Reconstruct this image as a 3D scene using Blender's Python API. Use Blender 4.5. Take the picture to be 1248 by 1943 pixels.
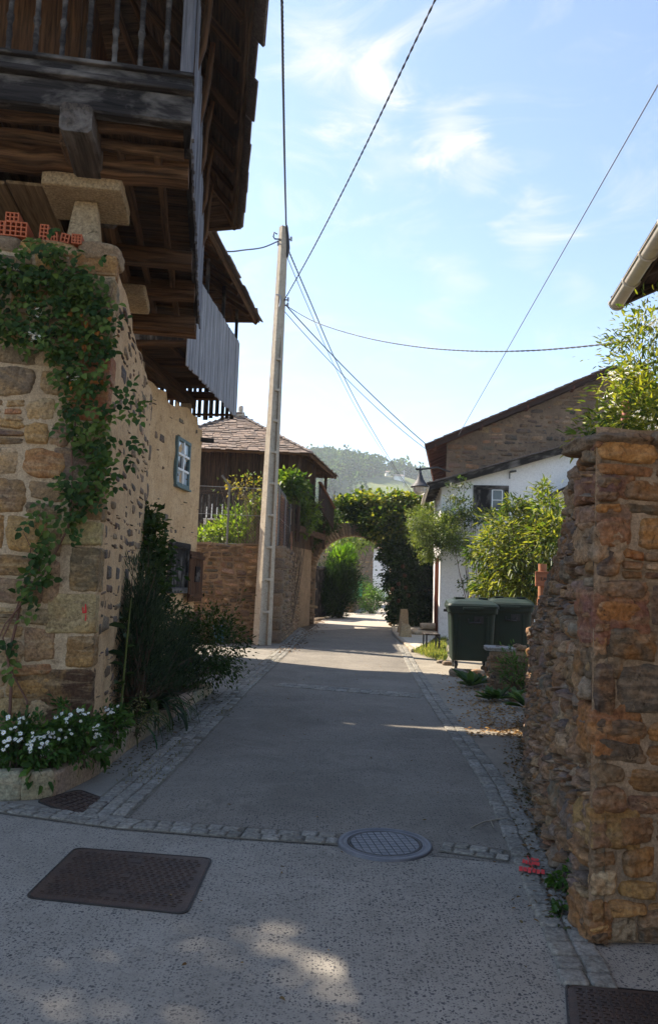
import bpy, math, random
import numpy as np
from mathutils import Vector, noise
R_ = math.radians
scene = bpy.context.scene
for o in list(bpy.data.objects):
    bpy.data.objects.remove(o)

# ------------------------------------------------------------------ camera
FPX, IW, IH, CAMH = 1440.0, 1248.0, 1943.0, 1.62
PITCH = math.atan((1108 - 971.5) / FPX)
ROLL = R_(1.8)
CF = Vector((0, math.cos(PITCH), math.sin(PITCH)))
_r0 = Vector((1, 0, 0)); _u0 = Vector((0, -math.sin(PITCH), math.cos(PITCH)))
CR = _r0 * math.cos(ROLL) + _u0 * math.sin(ROLL)
CU = _r0 * -math.sin(ROLL) + _u0 * math.cos(ROLL)
CAM = Vector((0, 0, CAMH))
cd = bpy.data.cameras.new('camera'); cam = bpy.data.objects.new('camera', cd)
scene.collection.objects.link(cam)
from mathutils import Matrix
m = Matrix((CR, CU, -CF)).transposed().to_4x4(); m.translation = CAM
cam.matrix_world = m
cd.sensor_fit = 'VERTICAL'; cd.sensor_height = 24.0; cd.lens = 24.0 * FPX / IH
cd.clip_start = 0.05; cd.clip_end = 4000
scene.camera = cam

def ray(u, v):
    return CF * FPX + CR * (u - IW / 2) + CU * (IH / 2 - v)
def P(u, v, Y):            # measured point of the place at depth Y
    d = ray(u, v); return CAM + d * (Y / d.y)
def G(u, v, z=0.0):        # measured point of the place on the level z
    d = ray(u, v); return CAM + d * ((z - CAMH) / d.z)

# ------------------------------------------------------------------ light
SUN_AZ, SUN_EL = R_(-57), R_(47)        # azimuth from +Y towards +X
sdir = Vector((math.sin(SUN_AZ) * math.cos(SUN_EL), math.cos(SUN_AZ) * math.cos(SUN_EL), math.sin(SUN_EL)))
ld = bpy.data.lights.new('sun', 'SUN'); ld.energy = 5.0; ld.angle = R_(0.53); ld.color = (1.0, 0.88, 0.72)
sun = bpy.data.objects.new('sun', ld); scene.collection.objects.link(sun)
sun.rotation_euler = sdir.to_track_quat('Z', 'Y').to_euler(); sun.location = (-20, 10, 40)

w = bpy.data.worlds.new('World'); scene.world = w; w.use_nodes = True
nt = w.node_tree; nt.nodes.clear()
def WN(t, **k):
    n = nt.nodes.new(t)
    for a, b in k.items(): setattr(n, a, b)
    return n
def wl(a, b): nt.links.new(a, b)
out = WN('ShaderNodeOutputWorld'); bg = WN('ShaderNodeBackground'); wl(bg.outputs[0], out.inputs[0])
sky = WN('ShaderNodeTexSky', sky_type='NISHITA'); sky.sun_disc = False
sky.sun_elevation = SUN_EL; sky.sun_rotation = SUN_AZ
sky.altitude = 300; sky.air_density = 1.0; sky.dust_density = 0.5; sky.ozone_density = 1.2
SKY_STR = 0.097
bg.inputs[1].default_value = SKY_STR
tc = WN('ShaderNodeTexCoord')
# thin cirrus: stretched noise in the direction of view from the ground
mp = WN('ShaderNodeMapping'); mp.inputs['Scale'].default_value = (1.9, 1.6, 4.6); mp.inputs['Rotation'].default_value = (0.3, 0.25, 0.4)
wl(tc.outputs['Generated'], mp.inputs[0])
n1 = WN('ShaderNodeTexNoise'); n1.inputs['Scale'].default_value = 3.2; n1.inputs['Detail'].default_value = 9; n1.inputs['Roughness'].default_value = 0.62; n1.inputs['Distortion'].default_value = 1.3
wl(mp.outputs[0], n1.inputs['Vector'])
n2 = WN('ShaderNodeTexNoise'); n2.inputs['Scale'].default_value = 1.7; n2.inputs['Detail'].default_value = 3
wl(mp.outputs[0], n2.inputs['Vector'])
r1 = WN('ShaderNodeMapRange'); r1.interpolation_type = 'SMOOTHSTEP'
r1.inputs[1].default_value = 0.47; r1.inputs[2].default_value = 0.80; wl(n1.outputs[0], r1.inputs[0])
def puff(u, v, rad):       # a cloud in a fixed direction of the sky
    d = ray(u, v).normalized()
    s = WN('ShaderNodeVectorMath', operation='SUBTRACT'); wl(tc.outputs['Generated'], s.inputs[0]); s.inputs[1].default_value = d
    nz = WN('ShaderNodeMix', data_type='VECTOR'); nz.inputs[0].default_value = 0.16
    l = WN('ShaderNodeVectorMath', operation='LENGTH'); wl(s.outputs[0], l.inputs[0])
    ad = WN('ShaderNodeMath', operation='MULTIPLY_ADD'); wl(n1.outputs[0], ad.inputs[0]); ad.inputs[1].default_value = -rad * 2.6; wl(l.outputs['Value'], ad.inputs[2])
    r = WN('ShaderNodeMapRange'); r.interpolation_type = 'SMOOTHSTEP'
    r.inputs[1].default_value = -rad * 0.35; r.inputs[2].default_value = -rad * 1.45; wl(ad.outputs[0], r.inputs[0])
    return r.outputs[0]
acc = None
for u, v, rad, amt in ((850, 245, 0.058, .62), (900, 320, 0.05, .42), (620, 90, 0.095, 0.6), (1010, 460, 0.07, 0.42), (690, 200, 0.07, 0.42), (1095, 540, 0.05, 0.36), (740, 310, 0.06, 0.3), (860, 530, .06, .3)):
    q = puff(u, v, rad)
    mm = WN('ShaderNodeMath', operation='MULTIPLY'); wl(q, mm.inputs[0]); mm.inputs[1].default_value = amt
    if acc is None: acc = mm.outputs[0]
    else:
        a = WN('ShaderNodeMath', operation='ADD'); a.use_clamp = True; wl(acc, a.inputs[0]); wl(mm.outputs[0], a.inputs[1]); acc = a.outputs[0]
k = WN('ShaderNodeMath', operation='MULTIPLY_ADD'); k.use_clamp = True
m2 = WN('ShaderNodeMath', operation='MULTIPLY'); wl(r1.outputs[0], m2.inputs[0]); wl(n2.outputs[0], m2.inputs[1])
wl(m2.outputs[0], k.inputs[0]); k.inputs[1].default_value = 0.75; wl(acc, k.inputs[2])
mx = WN('ShaderNodeMix', data_type='RGBA'); wl(k.outputs[0], mx.inputs[0]); wl(sky.outputs[0], mx.inputs[6])
mx.inputs[7].default_value = (3.7, 3.65, 3.6, 1)
wl(mx.outputs[2], bg.inputs[0])

vs = scene.view_settings
vs.view_transform = 'Standard'; vs.look = 'None'; vs.gamma = 1; vs.use_curve_mapping = False
vs.exposure = 1.55
scene.cycles.max_bounces = 7; scene.cycles.diffuse_bounces = 4; scene.cycles.transmission_bounces = 4
scene.cycles.transparent_max_bounces = 8; scene.cycles.volume_bounces = 1
scene.cycles.use_denoising = True
# ------------------------------------------------------------------ helpers
def lin(h):
    h = h.lstrip('#'); c = [int(h[i:i + 2], 16) / 255 for i in (0, 2, 4)]
    return tuple(x / 12.92 if x <= .04045 else ((x + .055) / 1.055) ** 2.4 for x in c)
def tag(o, label=None, cat=None, group=None, kind=None):
    if label: o['label'] = label
    if cat: o['category'] = cat
    if group: o['group'] = group
    if kind: o['kind'] = kind
    return o
def empty(name, loc, label=None, cat=None, group=None):
    o = bpy.data.objects.new(name, None); o.empty_display_size = .2
    scene.collection.objects.link(o); o.location = loc
    return tag(o, label, cat, group)
def nz(x, y, z, sc=1.0):
    return noise.noise(Vector((x * sc, y * sc, z * sc)))

class MB:
    """collects shapes, each vertex with a colour and a material coordinate, and links them as one mesh"""
    def __init__(s, col=(1, 1, 1)):
        s.v = []; s.f = []; s.m = []; s.c = []; s.w = []; s.col = col; s.mat = 0; s.sm = []; s.smooth = False
    def add(s, verts, faces, col=None, wc=None, mat=None, smooth=None):
        b = len(s.v); col = col or s.col
        s.v.extend([tuple(p) for p in verts])
        s.c.extend([col] * len(verts) if not isinstance(col, list) else col)
        s.w.extend(wc if wc is not None else [tuple(p) for p in verts])
        s.f.extend([tuple(i + b for i in f) for f in faces])
        s.m.extend([s.mat if mat is None else mat] * len(faces))
        s.sm.extend([s.smooth if smooth is None else smooth] * len(faces))
    def build(s, name, mats, parent=None, **k):
        me = bpy.data.meshes.new(name)
        org = parent.location if parent is not None and parent.type == 'EMPTY' else Vector((0, 0, 0))
        vv = s.v
        root = parent
        while root is not None and root.parent is not None: root = root.parent
        if root is not None and root.type == 'EMPTY':
            ox, oy, oz = root.location
            if root.rotation_euler.z == 0: vv = [(a - ox, b - oy, c - oz) for a, b, c in s.v]
        me.from_pydata(vv, [], s.f)
        if not isinstance(mats, (list, tuple)): mats = [mats]
        for mt in mats: me.materials.append(mt)
        me.polygons.foreach_set('material_index', s.m)
        me.polygons.foreach_set('use_smooth', s.sm)
        a = me.attributes.new('col', 'FLOAT_COLOR', 'POINT')
        a.data.foreach_set('color', np.concatenate([np.array(s.c, dtype=np.float32).reshape(-1, 3), np.ones((len(s.c), 1), np.float32)], 1).ravel())
        a = me.attributes.new('wc', 'FLOAT_VECTOR', 'POINT')
        a.data.foreach_set('vector', np.array(s.w, dtype=np.float32).ravel())
        me.update()
        o = bpy.data.objects.new(name, me); scene.collection.objects.link(o)
        if parent is not None: o.parent = parent
        return tag(o, **k)
    # --- shapes
    def quad(s, a, b, c, d, **k): s.add([a, b, c, d], [(0, 1, 2, 3)], **k)
    def beam(s, p0, p1, wd, ht, up=(0, 0, 1), ch=.12, seg=None, jit=0.0, col=None, taper=1.0, rnd=random):
        p0 = Vector(p0); p1 = Vector(p1); ax = p1 - p0; L = ax.length; ax = ax / L
        up = Vector(up); sd = ax.cross(up)
        if sd.length < 1e-4: sd = ax.cross(Vector((1, 0, 0)))
        sd.normalize(); up = sd.cross(ax).normalized()
        n = seg or max(1, int(L / .5)); c = ch * min(wd, ht)
        x, y = wd / 2, ht / 2
        prof = [(-x + c, -y), (x - c, -y), (x, -y + c), (x, y - c), (x - c, y), (-x + c, y), (-x, y - c), (-x, -y + c)]
        off = (rnd.random() * 90, rnd.random() * 90, rnd.random() * 90)
        V = []; W = []; F = []
        for i in range(n + 1):
            t = i / n; k = 1 + (taper - 1) * t
            cx, cy = (rnd.uniform(-jit, jit), rnd.uniform(-jit, jit)) if jit else (0, 0)
            for a, b in prof:
                q = p0 + ax * (L * t) + sd * (a * k + cx) + up * (b * k + cy)
                V.append(q); W.append((off[0] + L * t, off[1] + a, off[2] + b))
        for i in range(n):
            for j in range(8):
                F.append((i * 8 + j, i * 8 + (j + 1) % 8, (i + 1) * 8 + (j + 1) % 8, (i + 1) * 8 + j))
        F.append(tuple(range(7, -1, -1))); F.append(tuple(n * 8 + j for j in range(8)))
        if col is None:
            k = rnd.uniform(.75, 1.25); col = tuple(q * k for q in s.col)
        s.add(V, F, wc=W, col=col)
    def box(s, c, sx, sy, sz, rz=0.0, ch=.06, **k):
        c = Vector(c); d = Vector((math.cos(rz), math.sin(rz), 0))
        s.beam(c - d * (sx / 2), c + d * (sx / 2), sy, sz, ch=ch, seg=1, **k)
    def tube(s, pts, rad, n=8, cap=True, smooth=True, **k):
        pts = [Vector(p) for p in pts]; V = []; F = []; W = []
        if not isinstance(rad, (list, tuple)): rad = [rad] * len(pts)
        prev = None; L = 0
        for i, p in enumerate(pts):
            t = (pts[min(i + 1, len(pts) - 1)] - pts[max(i - 1, 0)]).normalized()
            if prev is None:
                a = t.cross(Vector((0, 0, 1)))
                if a.length < 1e-3: a = t.cross(Vector((1, 0, 0)))
            else: a = prev - t * prev.dot(t)
            a.normalize(); prev = a; b = t.cross(a)
            if i: L += (p - pts[i - 1]).length
            for j in range(n):
                an = 2 * math.pi * j / n
                V.append(p + (a * math.cos(an) + b * math.sin(an)) * rad[i]); W.append((L, math.cos(an) * rad[i], math.sin(an) * rad[i]))
        for i in range(len(pts) - 1):
            for j in range(n):
                F.append((i * n + j, i * n + (j + 1) % n, (i + 1) * n + (j + 1) % n, (i + 1) * n + j))
        s.add(V, F, wc=W, smooth=smooth, **k)
        if cap:
            m_ = len(pts) - 1
            s.add(V[:n], [tuple(range(n - 1, -1, -1))], wc=W[:n], smooth=False, **k); s.add(V[m_ * n:], [tuple(range(n))], wc=W[m_ * n:], smooth=False, **k)
    def lathe(s, c, prof, n=24, axis=(0, 0, 1), **k):
        c = Vector(c); ax = Vector(axis).normalized(); a = ax.cross(Vector((0, 1, 0)))
        if a.length < .1: a = ax.cross(Vector((1, 0, 0)))
        a.normalize(); b = ax.cross(a); V = []; F = []
        for r, z in prof:
            for j in range(n):
                an = 2 * math.pi * j / n
                V.append(c + ax * z + (a * math.cos(an) + b * math.sin(an)) * r)
        for i in range(len(prof) - 1):
            for j in range(n):
                F.append((i * n + j, i * n + (j + 1) % n, (i + 1) * n + (j + 1) % n, (i + 1) * n + j))
        s.add(V, F, smooth=True, **k)
    def prism(s, poly, d, **k):        # polygon (world points) extruded by vector d
        n = len(poly); poly = [Vector(p) for p in poly]; d = Vector(d)
        nn = Vector((0, 0, 0))
        for i in range(1, n - 1): nn += (poly[i] - poly[0]).cross(poly[i + 1] - poly[0])
        if nn.dot(d) > 0 and 'wc' not in k: poly.reverse()
        s.add(poly + [p + d for p in poly], [tuple(range(n)), tuple(range(2 * n - 1, n - 1, -1))] + [(i, i + n, (i + 1) % n + n, (i + 1) % n) for i in range(n)], **k)
    def block(s, c, ex, ey, ez, hx, hy, hz, n=5, p=5.0, amp=.05, rnd=random, col=None, crag=0.0):
        """rounded lumpy stone block (superellipsoid with noise)"""
        c = Vector(c); off = Vector((rnd.random() * 99, rnd.random() * 99, rnd.random() * 99)); V = []; W = []; F = []; idx = {}
        def vert(a, b, g):
            key = (round(a, 4), round(b, 4), round(g, 4))
            if key in idx: return idx[key]
            r = (abs(a) ** p + abs(b) ** p + abs(g) ** p) ** (-1 / p)
            q = Vector((a * r, b * r, g * r)); k = 1 + amp * noise.noise(q * 1.3 + off) + amp * .5 * noise.noise(q * 3.7 + off)
            w_ = c + ex * (q.x * hx * k) + ey * (q.y * hy * k) + ez * (q.z * hz * k)
            if crag:
                vd = noise.voronoi(w_ * 9 + off)[0]; cr_ = crag * (1.6 * min(vd[1] - vd[0], .5) - .5 + .5 * noise.noise(w_ * 30 + off)); w_ = w_ + (ex * q.x + ey * q.y + ez * q.z).normalized() * cr_
            V.append(w_); W.append(tuple(V[-1] + off * .37)); idx[key] = len(V) - 1
            return idx[key]
        g = [-1 + 2 * i / n for i in range(n + 1)]
        for ax in range(3):
            for sg in (-1, 1):
                for i in range(n):
                    for j in range(n):
                        q = []
                        for a, b in ((g[i], g[j]), (g[i + 1], g[j]), (g[i + 1], g[j + 1]), (g[i], g[j + 1])):
                            t = [0, 0, 0]; t[ax] = sg; t[(ax + 1) % 3] = a; t[(ax + 2) % 3] = b
                            q.append(vert(*t))
                        F.append(tuple(q) if sg > 0 else tuple(reversed(q)))
        s.add(V, F, col=col, wc=W, smooth=True)

def rubble(mb, S, L, H, rnd, hr, wr, gap, prot, pal, top=None, n=(12, 9), cover=1.0, wave=.06, s0=0.0, skip=None, thin=.25):
    """courses of irregular stones pushed out of the surface S(s,t,depth)"""
    t = 0.0; row = 0; hs = []
    while t < H:
        h = rnd.uniform(*hr); hs.append((t, h)); t += h
    sd = rnd.random() * 50
    def bnd(k, s):
        tt = hs[k][0] if k < len(hs) else hs[-1][0] + hs[-1][1]
        return tt + (0 if k == 0 else wave * (nz(s * 1.3, k * 7.7, sd) + .6 * nz(s * 3.9, k * 3.1, sd + 9)))
    for k, (t0, h) in enumerate(hs):
        s = s0 - rnd.random() * h
        while s < L:
            w_ = h * rnd.uniform(*wr); a, b = s, s + w_; s = b
            if b > L - .4 * h: b = L; s = L
            if a < s0: a = s0
            if b - a < .25 * h: continue
            cells = [(0, 1)]
            if rnd.random() < thin:
                c_ = rnd.uniform(.3, .7); cells = [(0, c_), (c_, 1)]
                if rnd.random() < .3: cells = [(0, .3), (.3, .62), (.62, 1)]
            for f0, f1 in cells:
                if rnd.random() > cover: continue
                q = []
                for (ss, ff) in ((a, f0), (b, f0), (b, f1), (a, f1)):
                    lo, hi = bnd(k, ss), bnd(k + 1, ss)
                    jx = rnd.uniform(-.10, .10) * h if 0.001 + s0 < ss < L - .001 else 0
                    q.append((ss + jx, lo + (hi - lo) * ff))
                cs = sum(p[0] for p in q) / 4; ct = sum(p[1] for p in q) / 4
                if top and ct > top(cs) - .03: continue
                if skip and skip(cs, ct): continue
                stone(mb, S, q, gap, prot * rnd.uniform(.55, 1.35), rnd, pal, n)
def stone(mb, S, q, gap, prot, rnd, pal, n):
    nx, ny = n; off = rnd.random() * 99
    wx = ((q[1][0] - q[0][0]) + (q[2][0] - q[3][0])) / 2; hy = ((q[3][1] - q[0][1]) + (q[2][1] - q[1][1])) / 2
    wx = max(wx, .02); hy = max(hy, .02)
    kx, ky = max(.3, 1 - gap / wx), max(.3, 1 - gap / hy)
    e = rnd.uniform(3.0, 7.0); rc = rnd.uniform(.10, .42)
    tx, ty = rnd.uniform(-.5, .5) * prot, rnd.uniform(-.5, .5) * prot
    V = []; W = []; F = []
    base = pal[rnd.randrange(len(pal))]; kk = rnd.uniform(.75, 1.3); col = tuple(min(.8, c * kk * rnd.uniform(.93, 1.07)) for c in base)
    for j in range(ny + 1):
        for i in range(nx + 1):
            a, b = -1 + 2 * i / nx, -1 + 2 * j / ny
            r = max(abs(a), abs(b))
            a2 = a * math.sqrt(1 - rc * b * b * r); b2 = b * math.sqrt(1 - rc * a * a * r)
            kn = 1 + r * (.13 * nz(a2 * 1.4, b2 * 1.4, off) + .07 * nz(a2 * 4, b2 * 4, off + 5))
            a2 *= kn * kx; b2 *= kn * ky
            fa, fb = (a2 + 1) / 2, (b2 + 1) / 2
            s_ = (q[0][0] * (1 - fa) + q[1][0] * fa) * (1 - fb) + (q[3][0] * (1 - fa) + q[2][0] * fa) * fb
            t_ = (q[0][1] * (1 - fa) + q[1][1] * fa) * (1 - fb) + (q[3][1] * (1 - fa) + q[2][1] * fa) * fb
            d = -.02 + (prot + .02) * max(0, 1 - r ** e) ** .5 + (tx * a + ty * b) * (1 - r ** 6)
            d += prot * (.35 * nz(a * wx * 9, b * hy * 9, off + 20) + .25 * nz(a * wx * 22, b * hy * 22, off + 31)) * (1 - r ** 8)
            if nx > 15: vd = noise.voronoi(Vector((a * wx * 7 + off, b * hy * 11, off)))[0]; d += .45 * prot * (1.7 * min(vd[1] - vd[0], .5) - .5) * (1 - r ** 8)
            p = S(s_, t_, d); V.append(p); W.append((p.x + off, p.y + off * .7, p.z + off * 1.3))
    for j in range(ny):
        for i in range(nx):
            k = j * (nx + 1) + i; F.append((k, k + 1, k + nx + 2, k + nx + 1))
    mb.add(V, F, col=col, wc=W, smooth=True)
def skin(mb, S, L, H, step, amp, col, mat, top=None, s0=0.0, sc=6.0):
    nx = max(2, int((L - s0) / step)); ny = max(2, int(H / step)); V = []; F = []
    for j in range(ny + 1):
        for i in range(nx + 1):
            s_ = s0 + (L - s0) * i / nx; T = top(s_) if top else H; t_ = T * j / ny
            p = S(s_, t_, 0); d = amp * (nz(p.x * sc, p.y * sc, p.z * sc) + .5 * nz(p.x * sc * 3, p.y * sc * 3, p.z * sc * 3)) if 0 < i < nx and j < ny else 0
            V.append(S(s_, t_, d))
    for j in range(ny):
        for i in range(nx):
            k = j * (nx + 1) + i; F.append((k, k + 1, k + nx + 2, k + nx + 1))
    mb.add(V, F, col=col, mat=mat, smooth=True)

# ------------------------------------------------------------------ foliage
def leaves(name, pos, dirs, nrm, size, asp, cols, mat, parent=None, fold=.25, simple=False, **k):
    N = len(pos); d = dirs / (np.linalg.norm(dirs, axis=1, keepdims=True) + 1e-9)
    s_ = np.cross(d, nrm); s_ /= (np.linalg.norm(s_, axis=1, keepdims=True) + 1e-9); n_ = np.cross(s_, d)
    L = size[:, None]; Wd = L * asp
    if simple:
        pts = [pos, pos + d * L * .45 + s_ * Wd * .5 + n_ * Wd * fold, pos + d * L, pos + d * L * .45 - s_ * Wd * .5 + n_ * Wd * fold]
        nv = 4; fc = np.array([[0, 1, 2], [0, 2, 3]])
    else:
        pts = [pos, pos + d * L * .28 + s_ * Wd * .46 + n_ * Wd * fold, pos + d * L * .68 + s_ * Wd * .40 + n_ * Wd * (fold - .08), pos + d * L - n_ * Wd * .25,
               pos + d * L * .68 - s_ * Wd * .40 + n_ * Wd * (fold - .08), pos + d * L * .28 - s_ * Wd * .46 + n_ * Wd * fold]
        nv = 6; fc = np.array([[0, 1, 2, 3], [0, 3, 4, 5]])
    V = np.stack(pts, 1).reshape(-1, 3)
    root = parent
    while root is not None and root.parent is not None: root = root.parent
    if root is not None and root.type == 'EMPTY': V = V - np.array(root.location)
    F = (fc[None] + (np.arange(N) * nv)[:, None, None]).reshape(-1, fc.shape[1])
    me = bpy.data.meshes.new(name); nf, kf = F.shape
    me.vertices.add(len(V)); me.vertices.foreach_set('co', V.astype(np.float32).ravel())
    me.loops.add(nf * kf); me.loops.foreach_set('vertex_index', F.astype(np.int32).ravel())
    me.polygons.add(nf); me.polygons.foreach_set('loop_start', np.arange(0, nf * kf, kf, dtype=np.int32))
    me.update(calc_edges=True)
    a = me.attributes.new('col', 'FLOAT_COLOR', 'POINT')
    c4 = np.concatenate([np.repeat(cols, nv, 0), np.ones((N * nv, 1))], 1)
    a.data.foreach_set('color', c4.astype(np.float32).ravel())
    me.materials.append(mat); me.validate()
    o = bpy.data.objects.new(name, me); scene.collection.objects.link(o)
    if parent is not None: o.parent = parent
    return tag(o, **k)
def crown(rs, blobs, per=26, cr=.16, shell=.5):
    """leaf points in clumps through each blob's volume: (centre, radii, count)"""
    P_, D_, K_, CC = [], [], [], []
    for c, r, n in blobs:
        c = np.array(c); r = np.array(r, float) * np.ones(3); nk = max(3, int(n / per))
        u = rs.normal(size=(nk, 3)); u /= np.linalg.norm(u, axis=1, keepdims=True)
        rad = shell + (1 - shell) * rs.random(nk) ** .7
        rad *= 1 + .22 * rs.normal(size=nk).clip(-1.5, 1.8)
        cc = c + u * r * rad[:, None]
        for i in range(nk):
            m_ = max(4, int(per * rs.uniform(.4, 1.6))); s_ = cr * r.mean() * rs.uniform(.6, 1.5)
            g = rs.normal(size=(m_, 3)) * s_; P_.append(cc[i] + g); D_.append(u[i] * .7 + g / s_ * .5 + rs.normal(size=(m_, 3)) * .4)
            K_.append(np.full(m_, rs.uniform(0, 1))); CC.append(cc[i])
    return np.concatenate(P_), np.concatenate(D_), np.concatenate(K_), CC
def mixcol(rs, pal, K, jit=.18):
    pal = np.array(pal); i = (K * (len(pal) - 1e-6)); a = np.floor(i).astype(int); b = np.minimum(a + 1, len(pal) - 1); t = (i - a)[:, None]
    c = pal[a] * (1 - t) + pal[b] * t
    return c * (1 + jit * rs.normal(size=(len(K), 1))).clip(.4, 1.7)
def shrub(name, blobs, size, asp, pal, mat, seed, label=None, cat='shrub', group=None, base=None, per=26, cr=.16, droop=.3, simple=True, shell=.5, twigs=30, twr=.012, part='foliage', twcol=(.10, .07, .045), clipf=None, upn=.8, rootname=True, lo=None):
    rs = np.random.RandomState(seed); rnd = random.Random(seed)
    P_, D_, K_, CC = crown(rs, blobs, per, cr, shell)
    if clipf is not None:
        k = clipf(P_); P_, D_, K_ = P_[k], D_[k], K_[k]
    b0 = Vector(base) if base is not None else Vector((blobs[0][0][0], blobs[0][0][1], 0))
    root = empty(name, b0, label, cat, group)
    D_[:, 2] -= droop
    N = len(P_); nr = rs.normal(size=(N, 3)) * .6; nr[:, 2] += upn
    sz = size * rs.uniform(.6, 1.35, N)
    leaves(part, P_, D_, nr, sz, asp, mixcol(rs, pal, K_), mat, root, simple=simple)
    mb = MB(twcol)
    for i in range(min(twigs, len(CC))):
        e = Vector(CC[rnd.randrange(len(CC))]); st = b0 + Vector((rnd.uniform(-.1, .1), rnd.uniform(-.1, .1), 0))
        mid = st.lerp(e, .5) + Vector((rnd.uniform(-.2, .2), rnd.uniform(-.2, .2), rnd.uniform(0, .3))) * (e - st).length * .4
        mb.tube([st.lerp(mid, t).lerp(mid.lerp(e, t), t) for t in (0, .25, .5, .75, 1)], [twr * (1.6 - 1.2 * t) for t in (0, .25, .5, .75, 1)], n=5)
    if mb.v: mb.build('stems', M['bark'], root)
    return root

# ------------------------------------------------------------------ materials
M = {}
class NM:
    def __init__(s, name):
        s.m = bpy.data.materials.new(name); s.m.use_nodes = True; s.t = s.m.node_tree; s.t.nodes.clear()
        s.o = s.n('ShaderNodeOutputMaterial'); M[name] = s.m
    def n(s, t, **k):
        q = s.t.nodes.new(t)
        for a, b in k.items():
            if a.startswith('i_'): q.inputs[a[2:].replace('_', ' ')].default_value = b
            else: setattr(q, a, b)
        return q
    def l(s, a, b): s.t.links.new(a, b)
    def attr(s, nm, vec=False): return s.n('ShaderNodeAttribute', attribute_name=nm).outputs['Vector' if vec else 'Color']
    def noise(s, vec, sc, det=6, rough=.6, dist=0.0, scale3=None):
        if scale3:
            mp = s.n('ShaderNodeMapping'); mp.inputs['Scale'].default_value = scale3; s.l(vec, mp.inputs[0]); vec = mp.outputs[0]
        q = s.n('ShaderNodeTexNoise'); q.inputs['Scale'].default_value = sc; q.inputs['Detail'].default_value = det; q.inputs['Roughness'].default_value = rough; q.inputs['Distortion'].default_value = dist
        s.l(vec, q.inputs['Vector']); return q.outputs[0]
    def rng(s, v, a, b, c=0., d=1.):
        q = s.n('ShaderNodeMapRange'); q.inputs[1].default_value = a; q.inputs[2].default_value = b; q.inputs[3].default_value = c; q.inputs[4].default_value = d
        s.l(v, q.inputs[0]); return q.outputs[0]
    def mix(s, f, a, b, mode='MIX'):
        q = s.n('ShaderNodeMix', data_type='RGBA', blend_type=mode)
        for i, x in ((0, f), (6, a), (7, b)):
            if isinstance(x, (int, float)): q.inputs[i].default_value = x
            elif isinstance(x, tuple): q.inputs[i].default_value = tuple(x) + (1,) if len(x) == 3 else x
            else: s.l(x, q.inputs[i])
        return q.outputs[2]
    def math(s, op, a, b):
        q = s.n('ShaderNodeMath', operation=op)
        for i, x in ((0, a), (1, b)):
            if isinstance(x, (int, float)): q.inputs[i].default_value = x
            else: s.l(x, q.inputs[i])
        return q.outputs[0]
    def bump(s, h, st, dist=.01):
        q = s.n('ShaderNodeBump'); q.inputs['Strength'].default_value = st; q.inputs['Distance'].default_value = dist; s.l(h, q.inputs['Height']); return q.outputs[0]
    def pbr(s, col, rough=.9, nrm=None, metal=0., spec=.3):
        b = s.n('ShaderNodeBsdfPrincipled'); b.inputs['Metallic'].default_value = metal; b.inputs['Specular IOR Level'].default_value = spec
        for nm, x in (('Base Color', col), ('Roughness', rough)):
            if isinstance(x, tuple): b.inputs[nm].default_value = x + (1,) if len(x) == 3 else x
            elif isinstance(x, (int, float)): b.inputs[nm].default_value = x
            else: s.l(x, b.inputs[nm])
        if nrm is not None: s.l(nrm, b.inputs['Normal'])
        s.l(b.outputs[0], s.o.inputs[0]); return b
    def pos(s): return s.n('ShaderNodeNewGeometry').outputs['Position']

def mat_stone(name, tints, dirt=.5, con=1.0):
    q = NM(name); c = q.attr('col'); wv = q.attr('wc', True)
    a = q.noise(wv, 5, 8, .65, .6); b = q.noise(wv, 2.6, 6, .6, 1.2); f = q.noise(wv, 40, 8, .7); g = q.noise(wv, 11, 8, .68, 1.5)
    col = q.mix(q.rng(b, .45, .68, 0, .75), c, tints[0]); col = q.mix(q.rng(g, .55, .72, 0, .7), col, tints[1])
    col = q.mix(q.rng(a, .50, .70, 0, dirt), col, tints[2])
    st = q.noise(wv, 3, 8, .6, .5, (1, 1, 6)); col = q.mix(q.rng(st, .5, .62, 0, .4), col, tints[3])
    k = q.noise(wv, 7, 9, .75, 2.2); col = q.mix(q.rng(k, .58, .66, 0, .8 * con), col, tuple(x * .35 for x in tints[2]))
    k2 = q.noise(wv, 17, 6, .7, .8); col = q.mix(q.rng(k2, .60, .70, 0, .6 * con), col, tints[3])
    col = q.mix(1.0, col, q.mix(q.rng(f, .3, .7), (.45, .45, .45), (1.5, 1.5, 1.5)), 'MULTIPLY')
    h = q.math('ADD', q.math('MULTIPLY', g, .9), q.math('ADD', q.math('MULTIPLY', f, .5), q.math('MULTIPLY', st, .7)))
    q.pbr(col, .92, q.bump(q.math('SUBTRACT', h, q.math('MULTIPLY', k, .6)), .9, .026), spec=.2); return q.m
def mat_mortar(name, c0, c1, c2, sc=1.0, con=.8, fine=1.0):
    q = NM(name); p = q.pos()
    a = q.noise(p, 3 * sc, 8, .65, .4); f = q.noise(p, 70 * sc, 6, .7); g = q.noise(p, 14 * sc, 8, .65)
    col = q.mix(q.rng(a, .38, .66), c0, c1); col = q.mix(q.rng(g, .54, .68, 0, con), col, c2)
    k = q.noise(p, 5 * sc, 9, .75, 1.6); col = q.mix(q.rng(k, .57, .66, 0, con * .8), col, tuple(x * .7 for x in c2))
    col = q.mix(1.0, col, q.mix(q.rng(f, .3, .7), (1 - .38 * fine,) * 3, (1 + .35 * fine,) * 3), 'MULTIPLY')
    q.pbr(col, .95, q.bump(q.math('ADD', f, q.math('MULTIPLY', g, 1.2)), .6, .012), spec=.15); return q.m
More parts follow.
